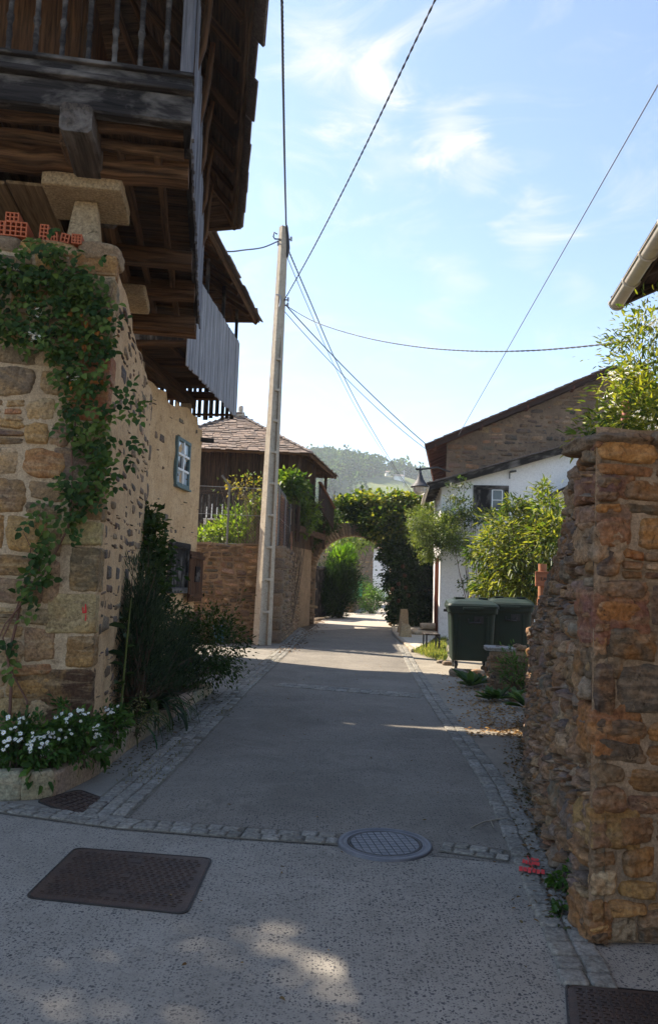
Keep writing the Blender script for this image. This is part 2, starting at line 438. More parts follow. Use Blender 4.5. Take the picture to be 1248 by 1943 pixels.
def mat_wood(name, dark, light, grain=1.0, rough=.85, weather=None):
    """long grain along the first material coordinate; the mesh colour tints each board"""
    q = NM(name); wv = q.attr('wc', True); c = q.attr('col')
    a = q.noise(wv, 1, 9, .65, .5, (1.6, 26 * grain, 26 * grain)); b = q.noise(wv, 1, 5, .6, .3, (2.2, 5, 5)); f = q.noise(wv, 1, 7, .7, 0, (8, 120, 120))
    col = q.mix(q.rng(a, .36, .66), dark, light); col = q.mix(1.0, col, c, 'MULTIPLY')
    if weather: col = q.mix(q.rng(b, .48, .66, 0, .75), col, weather)
    col = q.mix(q.rng(f, .58, .72, 0, .5), col, tuple(x * .35 for x in dark))
    q.pbr(col, rough, q.bump(q.math('ADD', a, q.math('MULTIPLY', f, .4)), .8, .02), spec=.2); return q.m
def mat_leaf(name, trans=.42, gloss=.30, rough=.45, tcol=(1.0, .95, .35)):
    q = NM(name); c = q.attr('col')
    b = q.n('ShaderNodeBsdfPrincipled'); b.inputs['Roughness'].default_value = rough; b.inputs['Specular IOR Level'].default_value = gloss; q.l(c, b.inputs['Base Color'])
    t = q.n('ShaderNodeBsdfTranslucent'); q.l(q.mix(1.0, q.mix(1.0, c, (2.0, 2.0, 2.0), 'MULTIPLY'), tcol, 'MULTIPLY'), t.inputs[0])
    m_ = q.n('ShaderNodeMixShader'); m_.inputs[0].default_value = trans; q.l(b.outputs[0], m_.inputs[1]); q.l(t.outputs[0], m_.inputs[2]); q.l(m_.outputs[0], q.o.inputs[0]); return q.m
def mat_plain(name, col, rough=.6, metal=0., spec=.35, var=.25, sc=9, dirt=None, bump=.15):
    q = NM(name); p = q.pos(); a = q.noise(p, sc, 8, .65); f = q.noise(p, sc * 9, 5, .6)
    cc = q.mix(a, tuple(x * (1 - var) for x in col), tuple(min(1, x * (1 + var)) for x in col))
    if dirt: cc = q.mix(q.rng(q.noise(p, sc * .6, 8, .7, .8), .5, .7, 0, .7), cc, dirt)
    q.pbr(cc, q.rng(a, .3, .7, max(.05, rough - .12), min(1, rough + .12)), q.bump(f, bump, .006), metal, spec); return q.m
mat_stone('stone_left', ((.46, .27, .10), (.13, .09, .055), (.20, .15, .095), (.46, .34, .20)), .5)
mat_stone('stone_right', ((.33, .15, .045), (.06, .045, .035), (.13, .085, .052), (.33, .23, .145)), .65, 1.1)
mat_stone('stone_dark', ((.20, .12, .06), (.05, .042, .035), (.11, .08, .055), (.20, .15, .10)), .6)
mat_mortar('mortar_left', (.42, .31, .195), (.52, .40, .265), (.22, .155, .095))
mat_mortar('mortar_right', (.20, .145, .095), (.32, .24, .165), (.08, .06, .045))
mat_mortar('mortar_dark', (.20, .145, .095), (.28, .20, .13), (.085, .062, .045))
mat_mortar('render_tan', (.50, .325, .17), (.60, .41, .23), (.33, .20, .10), .7)
mat_mortar('whitewash', (.78, .765, .735), (.80, .79, .765), (.66, .63, .57), .3, .4, .35)
mat_wood('wood_dark', (.018, .013, .010), (.11, .070, .042))
mat_wood('wood_brown', (.026, .016, .010), (.165, .098, .052))
mat_wood('wood_tan', (.13, .085, .045), (.40, .28, .16))
mat_wood('wood_black', (.012, .011, .011), (.05, .043, .038), weather=(.20, .18, .16))
mat_wood('wood_grey', (.15, .15, .155), (.34, .34, .35), 1.4)
mat_wood('wood_red', (.07, .022, .014), (.20, .075, .045))
mat_wood('wood_sign', (.20, .10, .055), (.36, .20, .12), .6)
mat_stone('slate', ((.20, .155, .13), (.085, .07, .06), (.15, .13, .12), (.26, .21, .18)), .5)
mat_stone('sandstone', ((.42, .31, .18), (.25, .18, .11), (.32, .25, .16), (.45, .36, .24)), .35)
mat_mortar('pole_concrete', (.40, .35, .28), (.47, .42, .34), (.26, .22, .17), 1.0)
mat_leaf('leaf', .45); mat_leaf('leaf_dark', .24, .14, .55, (1, 1, .4)); mat_leaf('leaf_dry', .3, .1, .8, (1, .8, .5)); mat_leaf('petal', .3, .2, .6, (1, 1, 1))
q = NM('bark'); wv = q.attr('wc', True); c = q.attr('col'); a = q.noise(wv, 1, 8, .7, 0, (6, 60, 60)); q.pbr(q.mix(1.0, c, q.mix(a, (.5, .5, .5), (1.5, 1.5, 1.5)), 'MULTIPLY'), .9, q.bump(a, .5, .01))
mat_plain('steel_dark', (.035, .035, .036), .5, .6, .4); mat_plain('steel_grey', (.30, .30, .31), .45, .8, .5); mat_plain('lamp_grey', (.045, .045, .05), .6, .1, .3); mat_plain('zinc', (.58, .53, .45), .5, .15, .5, .2, 14, (.40, .34, .27))
mat_plain('cable', (.035, .036, .04), .6); mat_plain('cable_grey', (.22, .22, .23), .6)
mat_plain('bin_green', (.012, .023, .016), .5, 0, .25, .2, 5, (.020, .024, .018), .08); mat_plain('rubber', (.02, .02, .02), .8)
mat_plain('brick_red', (.46, .13, .06), .85, 0, .2, .2, 30, (.34, .12, .07), .3)
mat_plain('blue_paint', (.095, .15, .15), .6, 0, .3, .3, 25, (.20, .22, .20)); mat_plain('white_paint', (.72, .72, .70), .55, 0, .3, .1, 12)
mat_plain('red_paint', (.42, .06, .035), .6); mat_plain('bucket_blue', (.05, .13, .17), .5); mat_plain('spray_red', (.62, .05, .05), .8, 0, .2, .3, 60)
mat_plain('net_green', (.03, .34, .12), .6); mat_plain('pipe_red', (.42, .17, .12), .7); mat_plain('rope', (.3, .25, .18), .9)
q = NM('glass'); b = q.pbr((.03, .035, .04), .06, None, 0, .8)
q = NM('glass_pale'); b = q.pbr((.40, .46, .50), .12, None, 0, .8)
q = NM('lamp_glass'); b = q.pbr((.75, .66, .58), .35, None, 0, .4); b.inputs['Transmission Weight'].default_value = .5
# cast iron covers
def iron(name, base, tint):
    q = NM(name); p = q.pos(); a = q.noise(p, 7, 8, .7); f = q.noise(p, 120, 5, .7)
    q.pbr(q.mix(q.rng(a, .4, .65), base, tint), q.rng(f, .3, .7, .4, .7), q.bump(f, .3, .003), .35, .4)
iron('iron_brown', (.060, .042, .036), (.095, .060, .045)); iron('iron_blue', (.105, .11, .125), (.15, .15, .16)); iron('iron_dark', (.030, .028, .028), (.048, .042, .038)); iron('iron_rust', (.055, .042, .037), (.085, .055, .042))
# exposed aggregate concrete
def concrete(name, c0, c1, peb, amount, fine=1.0):
    q = NM(name); p = q.pos()
    warp = q.n('ShaderNodeVectorMath', operation='MULTIPLY_ADD'); nn = q.n('ShaderNodeTexNoise'); nn.inputs['Scale'].default_value = 40; q.l(p, nn.inputs['Vector'])
    q.l(nn.outputs['Color'], warp.inputs[0]); warp.inputs[1].default_value = (.016, .016, 0); q.l(p, warp.inputs[2])
    a = q.noise(p, .9, 8, .62, .4); b = q.noise(p, 5, 8, .7); f = q.noise(p, 160, 6, .7); g = q.noise(p, .35, 4, .5)
    col = q.mix(q.rng(a, .35, .65), c0, c1); col = q.mix(1.0, col, q.mix(b, (.72, .72, .72), (1.26, 1.26, 1.26)), 'MULTIPLY'); col = q.mix(1.0, col, q.mix(f, (.50, .50, .50), (1.5, 1.5, 1.5)), 'MULTIPLY')
    hgt = f
    for sc, th, am in ((31, .30, amount), (50, .38, amount), (84, .42, amount * .9)):
        v = q.n('ShaderNodeTexVoronoi', voronoi_dimensions='2D'); v.inputs['Scale'].default_value = sc; v.inputs['Randomness'].default_value = 1; q.l(warp.outputs[0], v.inputs['Vector'])
        sp = q.n('ShaderNodeSeparateColor'); q.l(v.outputs['Color'], sp.inputs[0])
        rad = q.math('MULTIPLY', q.rng(sp.outputs[0], .25, 1, 0, 1), th)
        msk = q.rng(q.math('SUBTRACT', rad, v.outputs['Distance']), 0, .10, 0, 1)
        pc = q.mix(sp.outputs[1], peb, tuple(x * 1.9 for x in peb)); fac = q.math('MULTIPLY', msk, am)
        fac = q.math('MULTIPLY', fac, q.rng(q.math('ADD', b, g), .72, 1.08, .25, 1)); fac.node.use_clamp = True
        col = q.mix(fac, col, pc)
    wear = q.noise(p, 1.7, 9, .75, 1.0); col = q.mix(q.rng(wear, .54, .70, 0, .55), col, tuple(x * .5 for x in c0)); dust = q.noise(p, 1.1, 9, .7, .8); col = q.mix(q.rng(dust, .55, .70, 0, .35), col, tuple(x * 1.35 for x in c1))
    q.pbr(col, .88, q.bump(hgt, .35, .004), 0, .25); return q.m
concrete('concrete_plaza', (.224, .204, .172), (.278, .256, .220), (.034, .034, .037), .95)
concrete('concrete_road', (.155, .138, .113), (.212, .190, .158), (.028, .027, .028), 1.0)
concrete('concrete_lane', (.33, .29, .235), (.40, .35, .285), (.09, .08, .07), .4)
concrete('concrete_verge', (.17, .155, .13), (.235, .215, .18), (.06, .055, .05), .5); concrete('verge_dirt', (.19, .165, .13), (.27, .24, .19), (.06, .055, .045), .45)
mat_mortar('dirt', (.10, .075, .05), (.15, .11, .075), (.05, .045, .03), .6)
mat_mortar('joint', (.13, .115, .09), (.18, .165, .135), (.06, .06, .04), 1.0)
mat_stone('sett', ((.25, .23, .19), (.15, .14, .125), (.20, .19, .165), (.29, .27, .235)), .5, .5)
mat_mortar('kerb', (.30, .26, .20), (.37, .32, .25), (.15, .13, .10), 1.0)
mat_mortar('paving_pale', (.42, .38, .31), (.50, .45, .37), (.28, .24, .19), .8)

mat_leaf('reed', .5, .1, .8, (1, .93, .85))

q = NM('woods'); c = q.attr('col'); q.pbr(c, 1.0, None, 0, 0.0)

mat_plain('post_grey', (.15, .145, .135), .7, .1, .3)

mat_mortar('mortar_gable', (.15, .105, .07), (.23, .16, .105), (.07, .05, .038), .5)
# ------------------------------------------------------------------ setting: ground
rnd = random.Random(11)
def sheet(name, poly, mat, z=None):
    mb = MB(); mb.add([Vector((p[0], p[1], p[2] if z is None and len(p) > 2 else (z or 0))) for p in poly], [tuple(range(len(poly)))])
    return mb.build(name, M[mat], kind='structure')
sheet('ground', [(-900, -60), (900, -60), (900, 900), (-900, 900)], 'dirt', -.03)
sheet('plaza_pavement', [(-9, -5), (9, -5), (9, 3.0), (3.2, 3.55), (1.65, 4.80), (1.22, 4.76), (.12, 4.98), (-.5, 5.04), (-1.30, 5.13), (-2.4, 5.47), (-9, 5.7)], 'concrete_plaza', -.003)
LE = [G(225, 1565), G(345, 1447), G(470, 1312), G(545, 1240), G(585, 1197), G(628, 1163), G(693, 1143), G(704, 1128), G(707, 1119)]
RE = [G(985, 1640), G(930, 1530), G(905, 1475), G(815, 1340), G(775, 1270), G(752, 1222), G(742, 1190), G(736, 1160), G(735, 1140), G(733, 1128), G(731, 1119)]
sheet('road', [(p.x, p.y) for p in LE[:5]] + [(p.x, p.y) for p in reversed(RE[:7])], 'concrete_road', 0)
far = [(LE[4].x, LE[4].y)] + [(p.x, p.y) for p in LE[5:]] + [(p.x, p.y) for p in reversed(RE[6:])]
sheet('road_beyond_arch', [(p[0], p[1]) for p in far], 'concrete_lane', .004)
# left pavement between planter and road, right verge between road and wall
sheet('pavement', [(LE[0].x, LE[0].y), (LE[1].x, LE[1].y), (LE[2].x, LE[2].y), (LE[3].x, LE[3].y), (LE[4].x, LE[4].y), (-1.6, 33), (-2.2, 20), (-5, 19.5), (-5, 13), (-3.6, 5.55), (-2.5, 5.45)], 'concrete_verge', -.004)
sheet('verge', [(RE[0].x, RE[0].y), (RE[1].x, RE[1].y), (RE[2].x, RE[2].y), (RE[3].x, RE[3].y), (RE[4].x, RE[4].y), (RE[5].x, RE[5].y), (4, 24), (7, 18), (5, 11), (3.2, 6), (2.2, 4.4), (1.65, 4.75)], 'verge_dirt', -.004)
# stone setts in strips
def setts(name, path, rows, wid, length, z=.006, seed=3, sk=0.0):
    r = random.Random(seed); mb = MB(); mb.mat = 0
    pal = [(.24, .225, .195), (.27, .255, .22), (.215, .205, .18), (.255, .245, .22)]
    pts = [Vector((p[0], p[1], 0)) for p in path]
    for i in range(len(pts) - 1):
        a, b = pts[i], pts[i + 1]; d = (b - a); L = d.length; d.normalize(); nn = Vector((-d.y, d.x, 0))
        mb.quad(a - nn * .02 + Vector((0, 0, z - .002)), a + nn * (rows * wid + .02) + Vector((0, 0, z - .002)), b + nn * (rows * wid + .02) + Vector((0, 0, z - .002)), b - nn * .02 + Vector((0, 0, z - .002)), mat=1)
        for k in range(rows):
            t = r.uniform(-.3, 0) * length
            while t < L - .02:
                l = length * r.uniform(.75, 1.25); t0 = max(t, 0); t1 = min(t + l, L); t += l
                if t1 - t0 < .04 or r.random() < sk: continue
                c = a + d * ((t0 + t1) / 2) + nn * ((k + .5) * wid + r.uniform(-.006, .006)) + Vector((0, 0, z - .022 + r.uniform(-.003, .002)))
                an = r.uniform(-.05, .05); dd = Vector((d.x * math.cos(an) - d.y * math.sin(an), d.x * math.sin(an) + d.y * math.cos(an), r.uniform(-.02, .02))).normalized(); n2 = Vector((0, 0, 1)).cross(dd).normalized()
                cc = pal[r.randrange(4)]; kk = r.uniform(.75, 1.2)
                mb.block(c, dd, n2, dd.cross(n2), (t1 - t0) / 2 - r.uniform(.002, .007), abs(wid) / 2 - r.uniform(.002, .006), .030, n=6, p=11, amp=.05, rnd=r, col=tuple(x * kk for x in cc))
    return mb.build(name, [M['sett'], M['joint']], kind='structure')
cr0, cr1 = G(1060, 1842), G(975, 1640)
setts('sett_edging_right', [(cr0.x - .02, cr0.y - .12)] + [(RE[0].x - .03, RE[0].y)] + [(p.x, p.y) for p in RE[1:7]], 2, -.115, .125, seed=5)
setts('sett_edging_left', [(p.x, p.y) for p in LE[:5]], 3, .105, .16, seed=6, z=.006, sk=.06)
cl = [(-3.2, 5.62), (-2.35, 5.40), (-1.32, 5.10), (-.5, 4.98), (.12, 4.92)]
setts('sett_crossing', cl, 2, .095, .125, seed=7)
setts('sett_crossing_end', [(.74, 4.86), (1.14, 4.72)], 2, .085, .11, seed=9)
a, b = G(515, 1303), G(800, 1330)
setts('sett_crossing_far', [(a.x, a.y + .1), (b.x, b.y + .25)], 3, .14, .17, seed=8, z=.003)
# pale pavement by the white house
a = [G(747, 1200), G(757, 1212), G(785, 1237), G(815, 1222), G(838, 1200), G(830, 1178), G(746, 1178)]
mb = MB(); mb.add([(p.x, p.y, .07) for p in a], [tuple(range(7))])
pv = mb.build('side_pavement', M['paving_pale'], kind='structure')
mb = MB((.46, .41, .33))
kp = [G(746, 1180), G(747, 1201), G(757, 1213), G(785, 1238)]
for i in range(3):
    p0, p1 = kp[i], kp[i + 1]; n = max(1, int((p1 - p0).length / .9))
    for j in range(n):
        q0 = p0.lerp(p1, j / n + .006); q1 = p0.lerp(p1, (j + 1) / n - .006)
        mb.beam((q0.x, q0.y, .02), (q1.x, q1.y, .02), .14, .12, ch=.15)
mb.build('kerb', M['kerb'], kind='structure')
# iron covers -------------------------------------------------------------
def cover_rect(name, c0, c1, c2, c3, mat, lab, pat='bars', nx=17, ny=13, z=.003, fr=.012):
    """corners near-left, near-right, far-right, far-left"""
    c = (c0 + c1 + c2 + c3) / 4; root = empty(name, (c.x, c.y, 0), lab, 'manhole cover')
    def S(a, b, h): q = (c0 * (1 - a) + c1 * a) * (1 - b) + (c3 * (1 - a) + c2 * a) * b; return Vector((q.x, q.y, h))
    lx = (c1 - c0).length; ly = (c3 - c0).length
    mb = MB()
    # plate with rounded corners
    rr = .05; poly = []
    for (cx, cy, a0) in ((rr / lx, rr / ly, 180), (1 - rr / lx, rr / ly, 270), (1 - rr / lx, 1 - rr / ly, 0), (rr / lx, 1 - rr / ly, 90)):
        for t in range(0, 91, 18): poly.append((cx + math.cos(R_(a0 + t)) * rr / lx, cy + math.sin(R_(a0 + t)) * rr / ly))
    mb.prism([S(a, b, -.01) for a, b in poly], (0, 0, z + .01))
    def bar(a0, b0, a1, b1, h=.005):
        mb.prism([S(a0, b0, z + h), S(a1, b0, z + h), S(a1, b1, z + h), S(a0, b1, z + h)], (0, 0, -h - .003))
    r = random.Random(4)
    if pat == 'bars':
        for j in range(ny):
            for i in range(nx):
                a = .05 + .9 * (i + .5 + (.25 if j % 2 else -.25)) / nx; b = .06 + .88 * (j + .5) / ny
                if (abs(a - .5) < .045 and (abs(b - .2) < .05 or abs(b - .8) < .05 or abs(b - .5) < .05)): continue
                bar(a - .016, b - .022, a + .016, b - .011, .004); bar(a - .016, b + .011, a + .016, b + .022, .004); bar(a - .016, b - .011, a - .012, b + .011, .004); bar(a + .012, b - .011, a + .016, b + .011, .004)
        for bb in (.2, .8): bar(.46, bb - .022, .54, bb + .022, .003)
        bar(.47, .47, .53, .53, .006)
    elif pat == 'studs':
        for j in range(ny):
            for i in range(nx):
                a = .06 + .88 * (i + .5) / nx; b = .06 + .88 * (j + .5) / ny
                bar(a - .30 / nx, b - .33 / ny, a + .30 / nx, b + .33 / ny, .006)
                if r.random() < .0: pass
    elif pat == 'hooks':
        for j in range(ny):
            for i in range(nx):
                a = .05 + .9 * (i + .5) / nx; b = .05 + .9 * (j + .5) / ny; u_ = .34 / nx; v_ = .36 / ny
                bar(a - u_, b + v_ * .5, a + u_, b + v_, .006); bar(a + u_ * .5, b - v_, a + u_, b + v_ * .5, .006); bar(a - u_, b - v_, a - u_ * .4, b + v_ * .1, .006)
    mb.build('plate', M[mat], root)
    mb = MB(); P8 = [S((a - .5) * (1 + fr / lx * 2) + .5, (b - .5) * (1 + fr / ly * 2) + .5, z + .001) for a, b in poly]
    P7 = [S((a - .5) * (1 + .004 / lx * 2) + .5, (b - .5) * (1 + .004 / ly * 2) + .5, z + .001) for a, b in poly]
    n = len(poly); mb.add(P7 + P8 + [Vector((p.x, p.y, -.02)) for p in P8], [(i, n + i, n + (i + 1) % n, (i + 1) % n) for i in range(n)] + [(n + i, 2 * n + i, 2 * n + (i + 1) % n, n + (i + 1) % n) for i in range(n)])
    mb.build('frame', M['iron_dark'], root)
    return root
cover_rect('manhole_cover', G(52, 1702), G(352, 1733), G(400, 1630), G(145, 1610), 'iron_brown', 'large brown rectangular iron cover with raised link pattern in the foreground concrete')
cover_rect('manhole_cover', G(1085, 1990), G(1420, 2010), G(1330, 1893), G(1075, 1868), 'iron_rust', 'dark iron cover with hooked pattern cut by the lower right corner beside the wall foot', 'hooks', 11, 9)
cover_rect('drain_cover', G(150, 1550), G(216, 1524), G(150, 1500), G(72, 1520), 'iron_brown', 'small rusty studded drain cover in the pavement below the flower bed', 'studs', 7, 6, z=.006)
mc = (G(640, 1602) + G(818, 1602)) / 2; R0 = (G(818, 1602) - G(640, 1602)).length / 2 * 1.0
root = empty('round_manhole_cover', (mc.x, mc.y, 0), 'round bluish iron manhole cover with a waffle grid lid in the road', 'manhole cover')
mb = MB(); mb.lathe((mc.x, mc.y, 0), [(R0, -.02), (R0, .008), (R0 - .012, .012), (R0 - .03, .012), (R0 - .034, .006), (R0 - .05, .006), (R0 - .055, .010), (R0 - .062, .010), (R0 - .064, -.004)], 64); mb.build('frame', M['iron_blue'], root)
mb = MB(); R1 = R0 - .067; mb.lathe((mc.x, mc.y, 0), [(R1, -.01), (R1, .008), (R1 - .012, .008), (R1 - .014, .003), (.001, .003)], 64); mb.build('lid', M['iron_dark'], root)
mb = MB(); st = .047; an = .18; ca, sa = math.cos(an), math.sin(an)
for i in range(-7, 8):
    for j in range(-7, 8):
        x, y = i * st, j * st
        if math.hypot(x, y) > R1 + .006: continue
        h = st * .44; q = [(x - h, y - h), (x + h, y - h), (x + h, y + h), (x - h, y + h)]; q = [(a * min(1, (R1 - .016) / max(1e-6, math.hypot(a, b))), b * min(1, (R1 - .016) / max(1e-6, math.hypot(a, b)))) for a, b in q]
        mb.prism([(mc.x + a * ca - b * sa, mc.y + a * sa + b * ca, .0085) for a, b in q], (0, 0, -.01))
mb.build('waffle_grid', M['iron_blue'], root)
# red spray marks over the setts
root_mb = MB()
for (u0, v0, u1, v1, t) in ((984, 1648, 1034, 1655, 5), (990, 1634, 1024, 1640, 4), (1000, 1625, 1012, 1652, 3), (1006, 1630, 1022, 1632, 3)):
    for j in range(6):
        a0, a1 = j / 6, (j + .8) / 6
        p0 = G(u0 + (u1 - u0) * a0 + rnd.uniform(-1, 1), v0 + (v1 - v0) * a0 - t * rnd.uniform(.6, 1.1), .026); p1 = G(u0 + (u1 - u0) * a1, v0 + (v1 - v0) * a1 - t * rnd.uniform(.6, 1.1), .026)
        p2 = G(u0 + (u1 - u0) * a1 + rnd.uniform(-1, 1), v0 + (v1 - v0) * a1 + t * rnd.uniform(.6, 1.1), .026); p3 = G(u0 + (u1 - u0) * a0, v0 + (v1 - v0) * a0 + t * rnd.uniform(.6, 1.1), .026)
        root_mb.quad(p3, p2, p1, p0)
tag(root_mb.build('paint_mark', M['spray_red']), 'bright red sprayed surveyor mark on the setts near the right wall', 'paint mark')
# fallen twig on the road
mb = MB((.3, .26, .2)); mb.tube([G(893, 1571, .012), G(915, 1560, .02), G(935, 1556, .012), G(962, 1552, .015)], [.004, .005, .006, .005], n=6)
mb.tube([G(930, 1557, .015), G(936, 1570, .012)], [.004, .003], n=5)
tag(mb.build('twig', M['bark']), 'thin pale dry twig lying across the right sett edging', 'twig')
# ------------------------------------------------------------------ left stone house with rubble front
rnd = random.Random(21)
HA = R_(8.75)
E1 = Vector((-math.sin(HA), math.cos(HA), 0)); E2 = Vector((-math.cos(HA), -math.sin(HA), 0)); UP = Vector((0, 0, 1))
c1 = P(165, 1443, 6.6); CX = Vector((-1.985, 6.6, 0)); HTOP = 4.50
root = empty('stone_house', CX, 'tall stone house with pale pointed rubble front and plastered side carrying the timber granary', 'house')
# front: s grows to the left from the corner, so stones run along E2; outward is away from E1
F_ = -E1
def SF(s, t, d): return CX + E2 * s + UP * t + F_ * d
topf = lambda s: HTOP + .05 * nz(s * 2, 1, 3) - .02
mb = MB()
PALL = [(.40, .27, .14), (.46, .27, .105), (.22, .155, .10), (.42, .30, .175), (.28, .185, .105), (.34, .17, .075), (.47, .35, .21), (.19, .135, .09)]
skin(mb, SF, 3.2, HTOP, .05, .012, (1, 1, 1), 1, topf, sc=5)
rubble(mb, SF, 3.2, HTOP, rnd, (.19, .40), (.8, 1.9), .009, .028, PALL, topf, n=(20, 14), s0=.30, thin=.45, wave=.09, skip=lambda s, t: t < .30)
# big corner stones
t = .02; k = 0
hs = [.30, .52, .28, .36, .40, .22, .34, .30, .24, .36, .28, .38, .30, .20]
while t < HTOP - .1 and k < len(hs):
    h = min(hs[k], HTOP - t); ln = .62 if k == 1 else (.40 if k % 2 else .26) * rnd.uniform(.85, 1.2); dp = (.20 if k % 2 else .36) * rnd.uniform(.9, 1.1)
    c = PALL[rnd.randrange(len(PALL))] if k != 1 else (.10, .05, .03)
    mb.block(CX + E2 * (ln / 2 - .012) + E1 * (dp / 2 - .02) + UP * (t + h / 2), E2, E1, UP, ln / 2, dp / 2, h / 2 - .006, n=18, p=16, amp=.035, crag=.010, rnd=rnd, col=tuple(x * rnd.uniform(.7, 1.0) for x in c))
    t += h; k += 1
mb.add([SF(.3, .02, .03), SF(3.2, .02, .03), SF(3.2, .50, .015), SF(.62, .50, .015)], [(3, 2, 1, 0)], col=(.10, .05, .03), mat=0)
mb.build('front_wall', [M['stone_left'], M['mortar_left']], root)
# plastered side wall with stones showing
def SS(s, t, d): return CX + E1 * (s * .999) + UP * t - E2 * d
Ls = 4.45
tops = lambda s: HTOP - .06 + .10 * nz(s * 1.7, 5, 2) - (.10 if s > 1.5 else 0)
mb = MB(); skin(mb, SS, Ls, HTOP, .07, .022, (1, 1, 1), 1, tops, sc=3.2)
PALS = [(.15, .12, .10), (.20, .15, .11), (.12, .10, .09), (.26, .19, .13)]
rubble(mb, SS, Ls, HTOP, rnd, (.08, .21), (1.0, 3.2), .045, .014, PALS + [(.30, .21, .13)], tops, n=(9, 7), s0=.33, cover=.46, thin=.25)
mb.build('side_wall', [M['stone_dark'], M['render_tan']], root)
# core of the house, one solid behind the faces
mb = MB(); a = CX + E1 * .06 + E2 * .06
mb.prism([a, a + E2 * 5.5, a + E2 * 5.5 + E1 * 4.3, a + E1 * 4.3], (0, 0, HTOP - .16)); mb.build('core', M['mortar_left'], root)
# flat coping stones
mb = MB()
s = -.03
while s < 3:
    w_ = rnd.uniform(.3, .5); h = rnd.uniform(.07, .17); mb.block(CX + E2 * (s + w_ / 2) + E1 * .16 + UP * (HTOP + h / 2 - .05), E2, E1, UP, w_ / 2, .19, h / 2, n=8, p=6, amp=.10, rnd=rnd, col=PALL[rnd.randrange(5)]); s += w_ - .01
mb.build('coping', M['sandstone'], root)
# red graffiti on a corner stone
mb = MB()
for (u, v, du, dv) in ((158, 1157, 1.5, 5), (163, 1154, 1.5, 8), (161, 1162, 4, 1.5), (163, 1172, 1, 6)):
    q = []
    for a, b in ((-1, -1), (1, -1), (1, 1), (-1, 1)):
        d = ray(u + a * du + rnd.uniform(-1, 1), v + b * dv); den = d.dot(F_); tt = (CX + F_ * .034 - CAM).dot(F_) / den; q.append(CAM + d * tt)
    mb.quad(q[3], q[2], q[1], q[0])
mb.build('paint_daub', M['spray_red'], root)

# hollow bricks lying on the wall top ------------------------------------
def hollow_brick(name, sx, sy, sz, nx, nz_, lab, loc, rz, tilt=0.0):
    root = bpy.data.objects
    mb = MB(); wl_ = .011; X = [-sx / 2 + i * (sx - wl_) / nx for i in range(nx + 1)]; Z = [i * (sz - wl_) / nz_ for i in range(nz_ + 1)]
    for x in X: mb.beam((x + wl_ / 2, -sy / 2, sz / 2), (x + wl_ / 2, sy / 2, sz / 2), wl_, sz, ch=.05, seg=1)
    for z in Z:
        for i in range(nx):
            mb.beam((X[i] + wl_ + (X[i + 1] - X[i] - wl_) / 2, -sy / 2 + .0015, z + wl_ / 2), (X[i] + wl_ + (X[i + 1] - X[i] - wl_) / 2, sy / 2 - .0015, z + wl_ / 2), X[i + 1] - X[i] - wl_, wl_, ch=.02, seg=1)
    o = mb.build(name, M['brick_red']); o.location = loc; o.rotation_euler = (0, tilt, rz)
    return tag(o, lab, 'brick', 'hollow bricks on the wall top')
def topw(u, v, back=.10):
    d = ray(u, v); pl = CX + E1 * back; tt = (pl - CAM).dot(E1) / d.dot(E1); return CAM + d * tt
rzb = math.atan2(-E2.y, -E2.x)
for (u, v, sx, sz, nx, nz_, lab, ti) in ((-2, 456, .15, .13, 4, 3, 'hollow red brick cut by the left picture edge on the wall top', 0),
        (36, 456, .19, .135, 4, 3, 'large hollow red brick, lower of the stacked pair on the wall top', 0),
        (88, 458, .075, .15, 2, 4, 'narrow upright hollow red brick next to a pale rubble stone', .03),
        (106, 462, .085, .085, 3, 2, 'low broken hollow red brick behind the rose leaves', -.10),
        (127, 463, .075, .085, 2, 2, 'tilted hollow red brick leaning beside the stone pillar', .16),
        (150, 465, .09, .09, 3, 3, 'small hollow red brick nearest the foot of the stone pillar', 0)):
    p = topw(u, v); p.z = HTOP + .09 if u < 70 else HTOP + .075
    hollow_brick('hollow_brick', sx, .24, sz, nx, nz_, lab, p, rzb, ti)
p = topw(30, 415); p.z = HTOP + .09 + .136
hollow_brick('hollow_brick', .115, .22, .085, 3, 2, 'pale mortar stained hollow brick topmost of the stacked pair', p, rzb, 0)

# ------------------------------------------------------------------ the near timber granary on its stone pillars
A0 = Vector((-1.30, 6.2, 0))        # near outer balcony corner
def L(a, b, z): return A0 + E1 * a + E2 * b + UP * z      # a back along the lane, b to the left
root = empty('raised_granary', L(2.5, 2.2, HTOP), 'dark weathered timber granary with overhanging balcony and slate roof above the stone house', 'granary')
LEN, WID, ZF = 5.05, 2.8, 5.62
mb = MB((.9, .8, .7))
# pillars: tapered post and broad cap slab
for (a, b) in ((.95, 1.12), (3.7, 1.12), (.95, 3.9), (3.7, 3.9)):
    pass
def pillar(a, b, z0, z1, w0, w1):
    mb = MB(); n = 6
    V = []; F = []
    for i in range(n + 1):
        t = i / n; w_ = (w0 + (w1 - w0) * t) / 2
        for x, y in ((-1, -1), (1, -1), (1, 1), (-1, 1)): V.append(L(a + y * w_ + .006 * nz(i, x, y, 1.3), b + x * w_ + .006 * nz(i, y, x, 1.7), z0 + (z1 - z0) * t))
    for i in range(n):
        for j in range(4): F.append((i * 4 + j, i * 4 + (j + 1) % 4, i * 4 + 4 + (j + 1) % 4, i * 4 + 4 + j))
    mb.add(V, F, col=(.46, .36, .23)); mb.build('pillar', M['sandstone'], root)
def slab(a, b, z, s, h, n=10):
    mb = MB(); mb.block(L(a, b, z + h / 2), E2, E1, UP, s / 2, s / 2, h / 2, n=16, p=40, amp=.018, rnd=rnd, col=(.46, .36, .23)); mb.build('cap_slab', M['sandstone'], root)
pz = 5.17
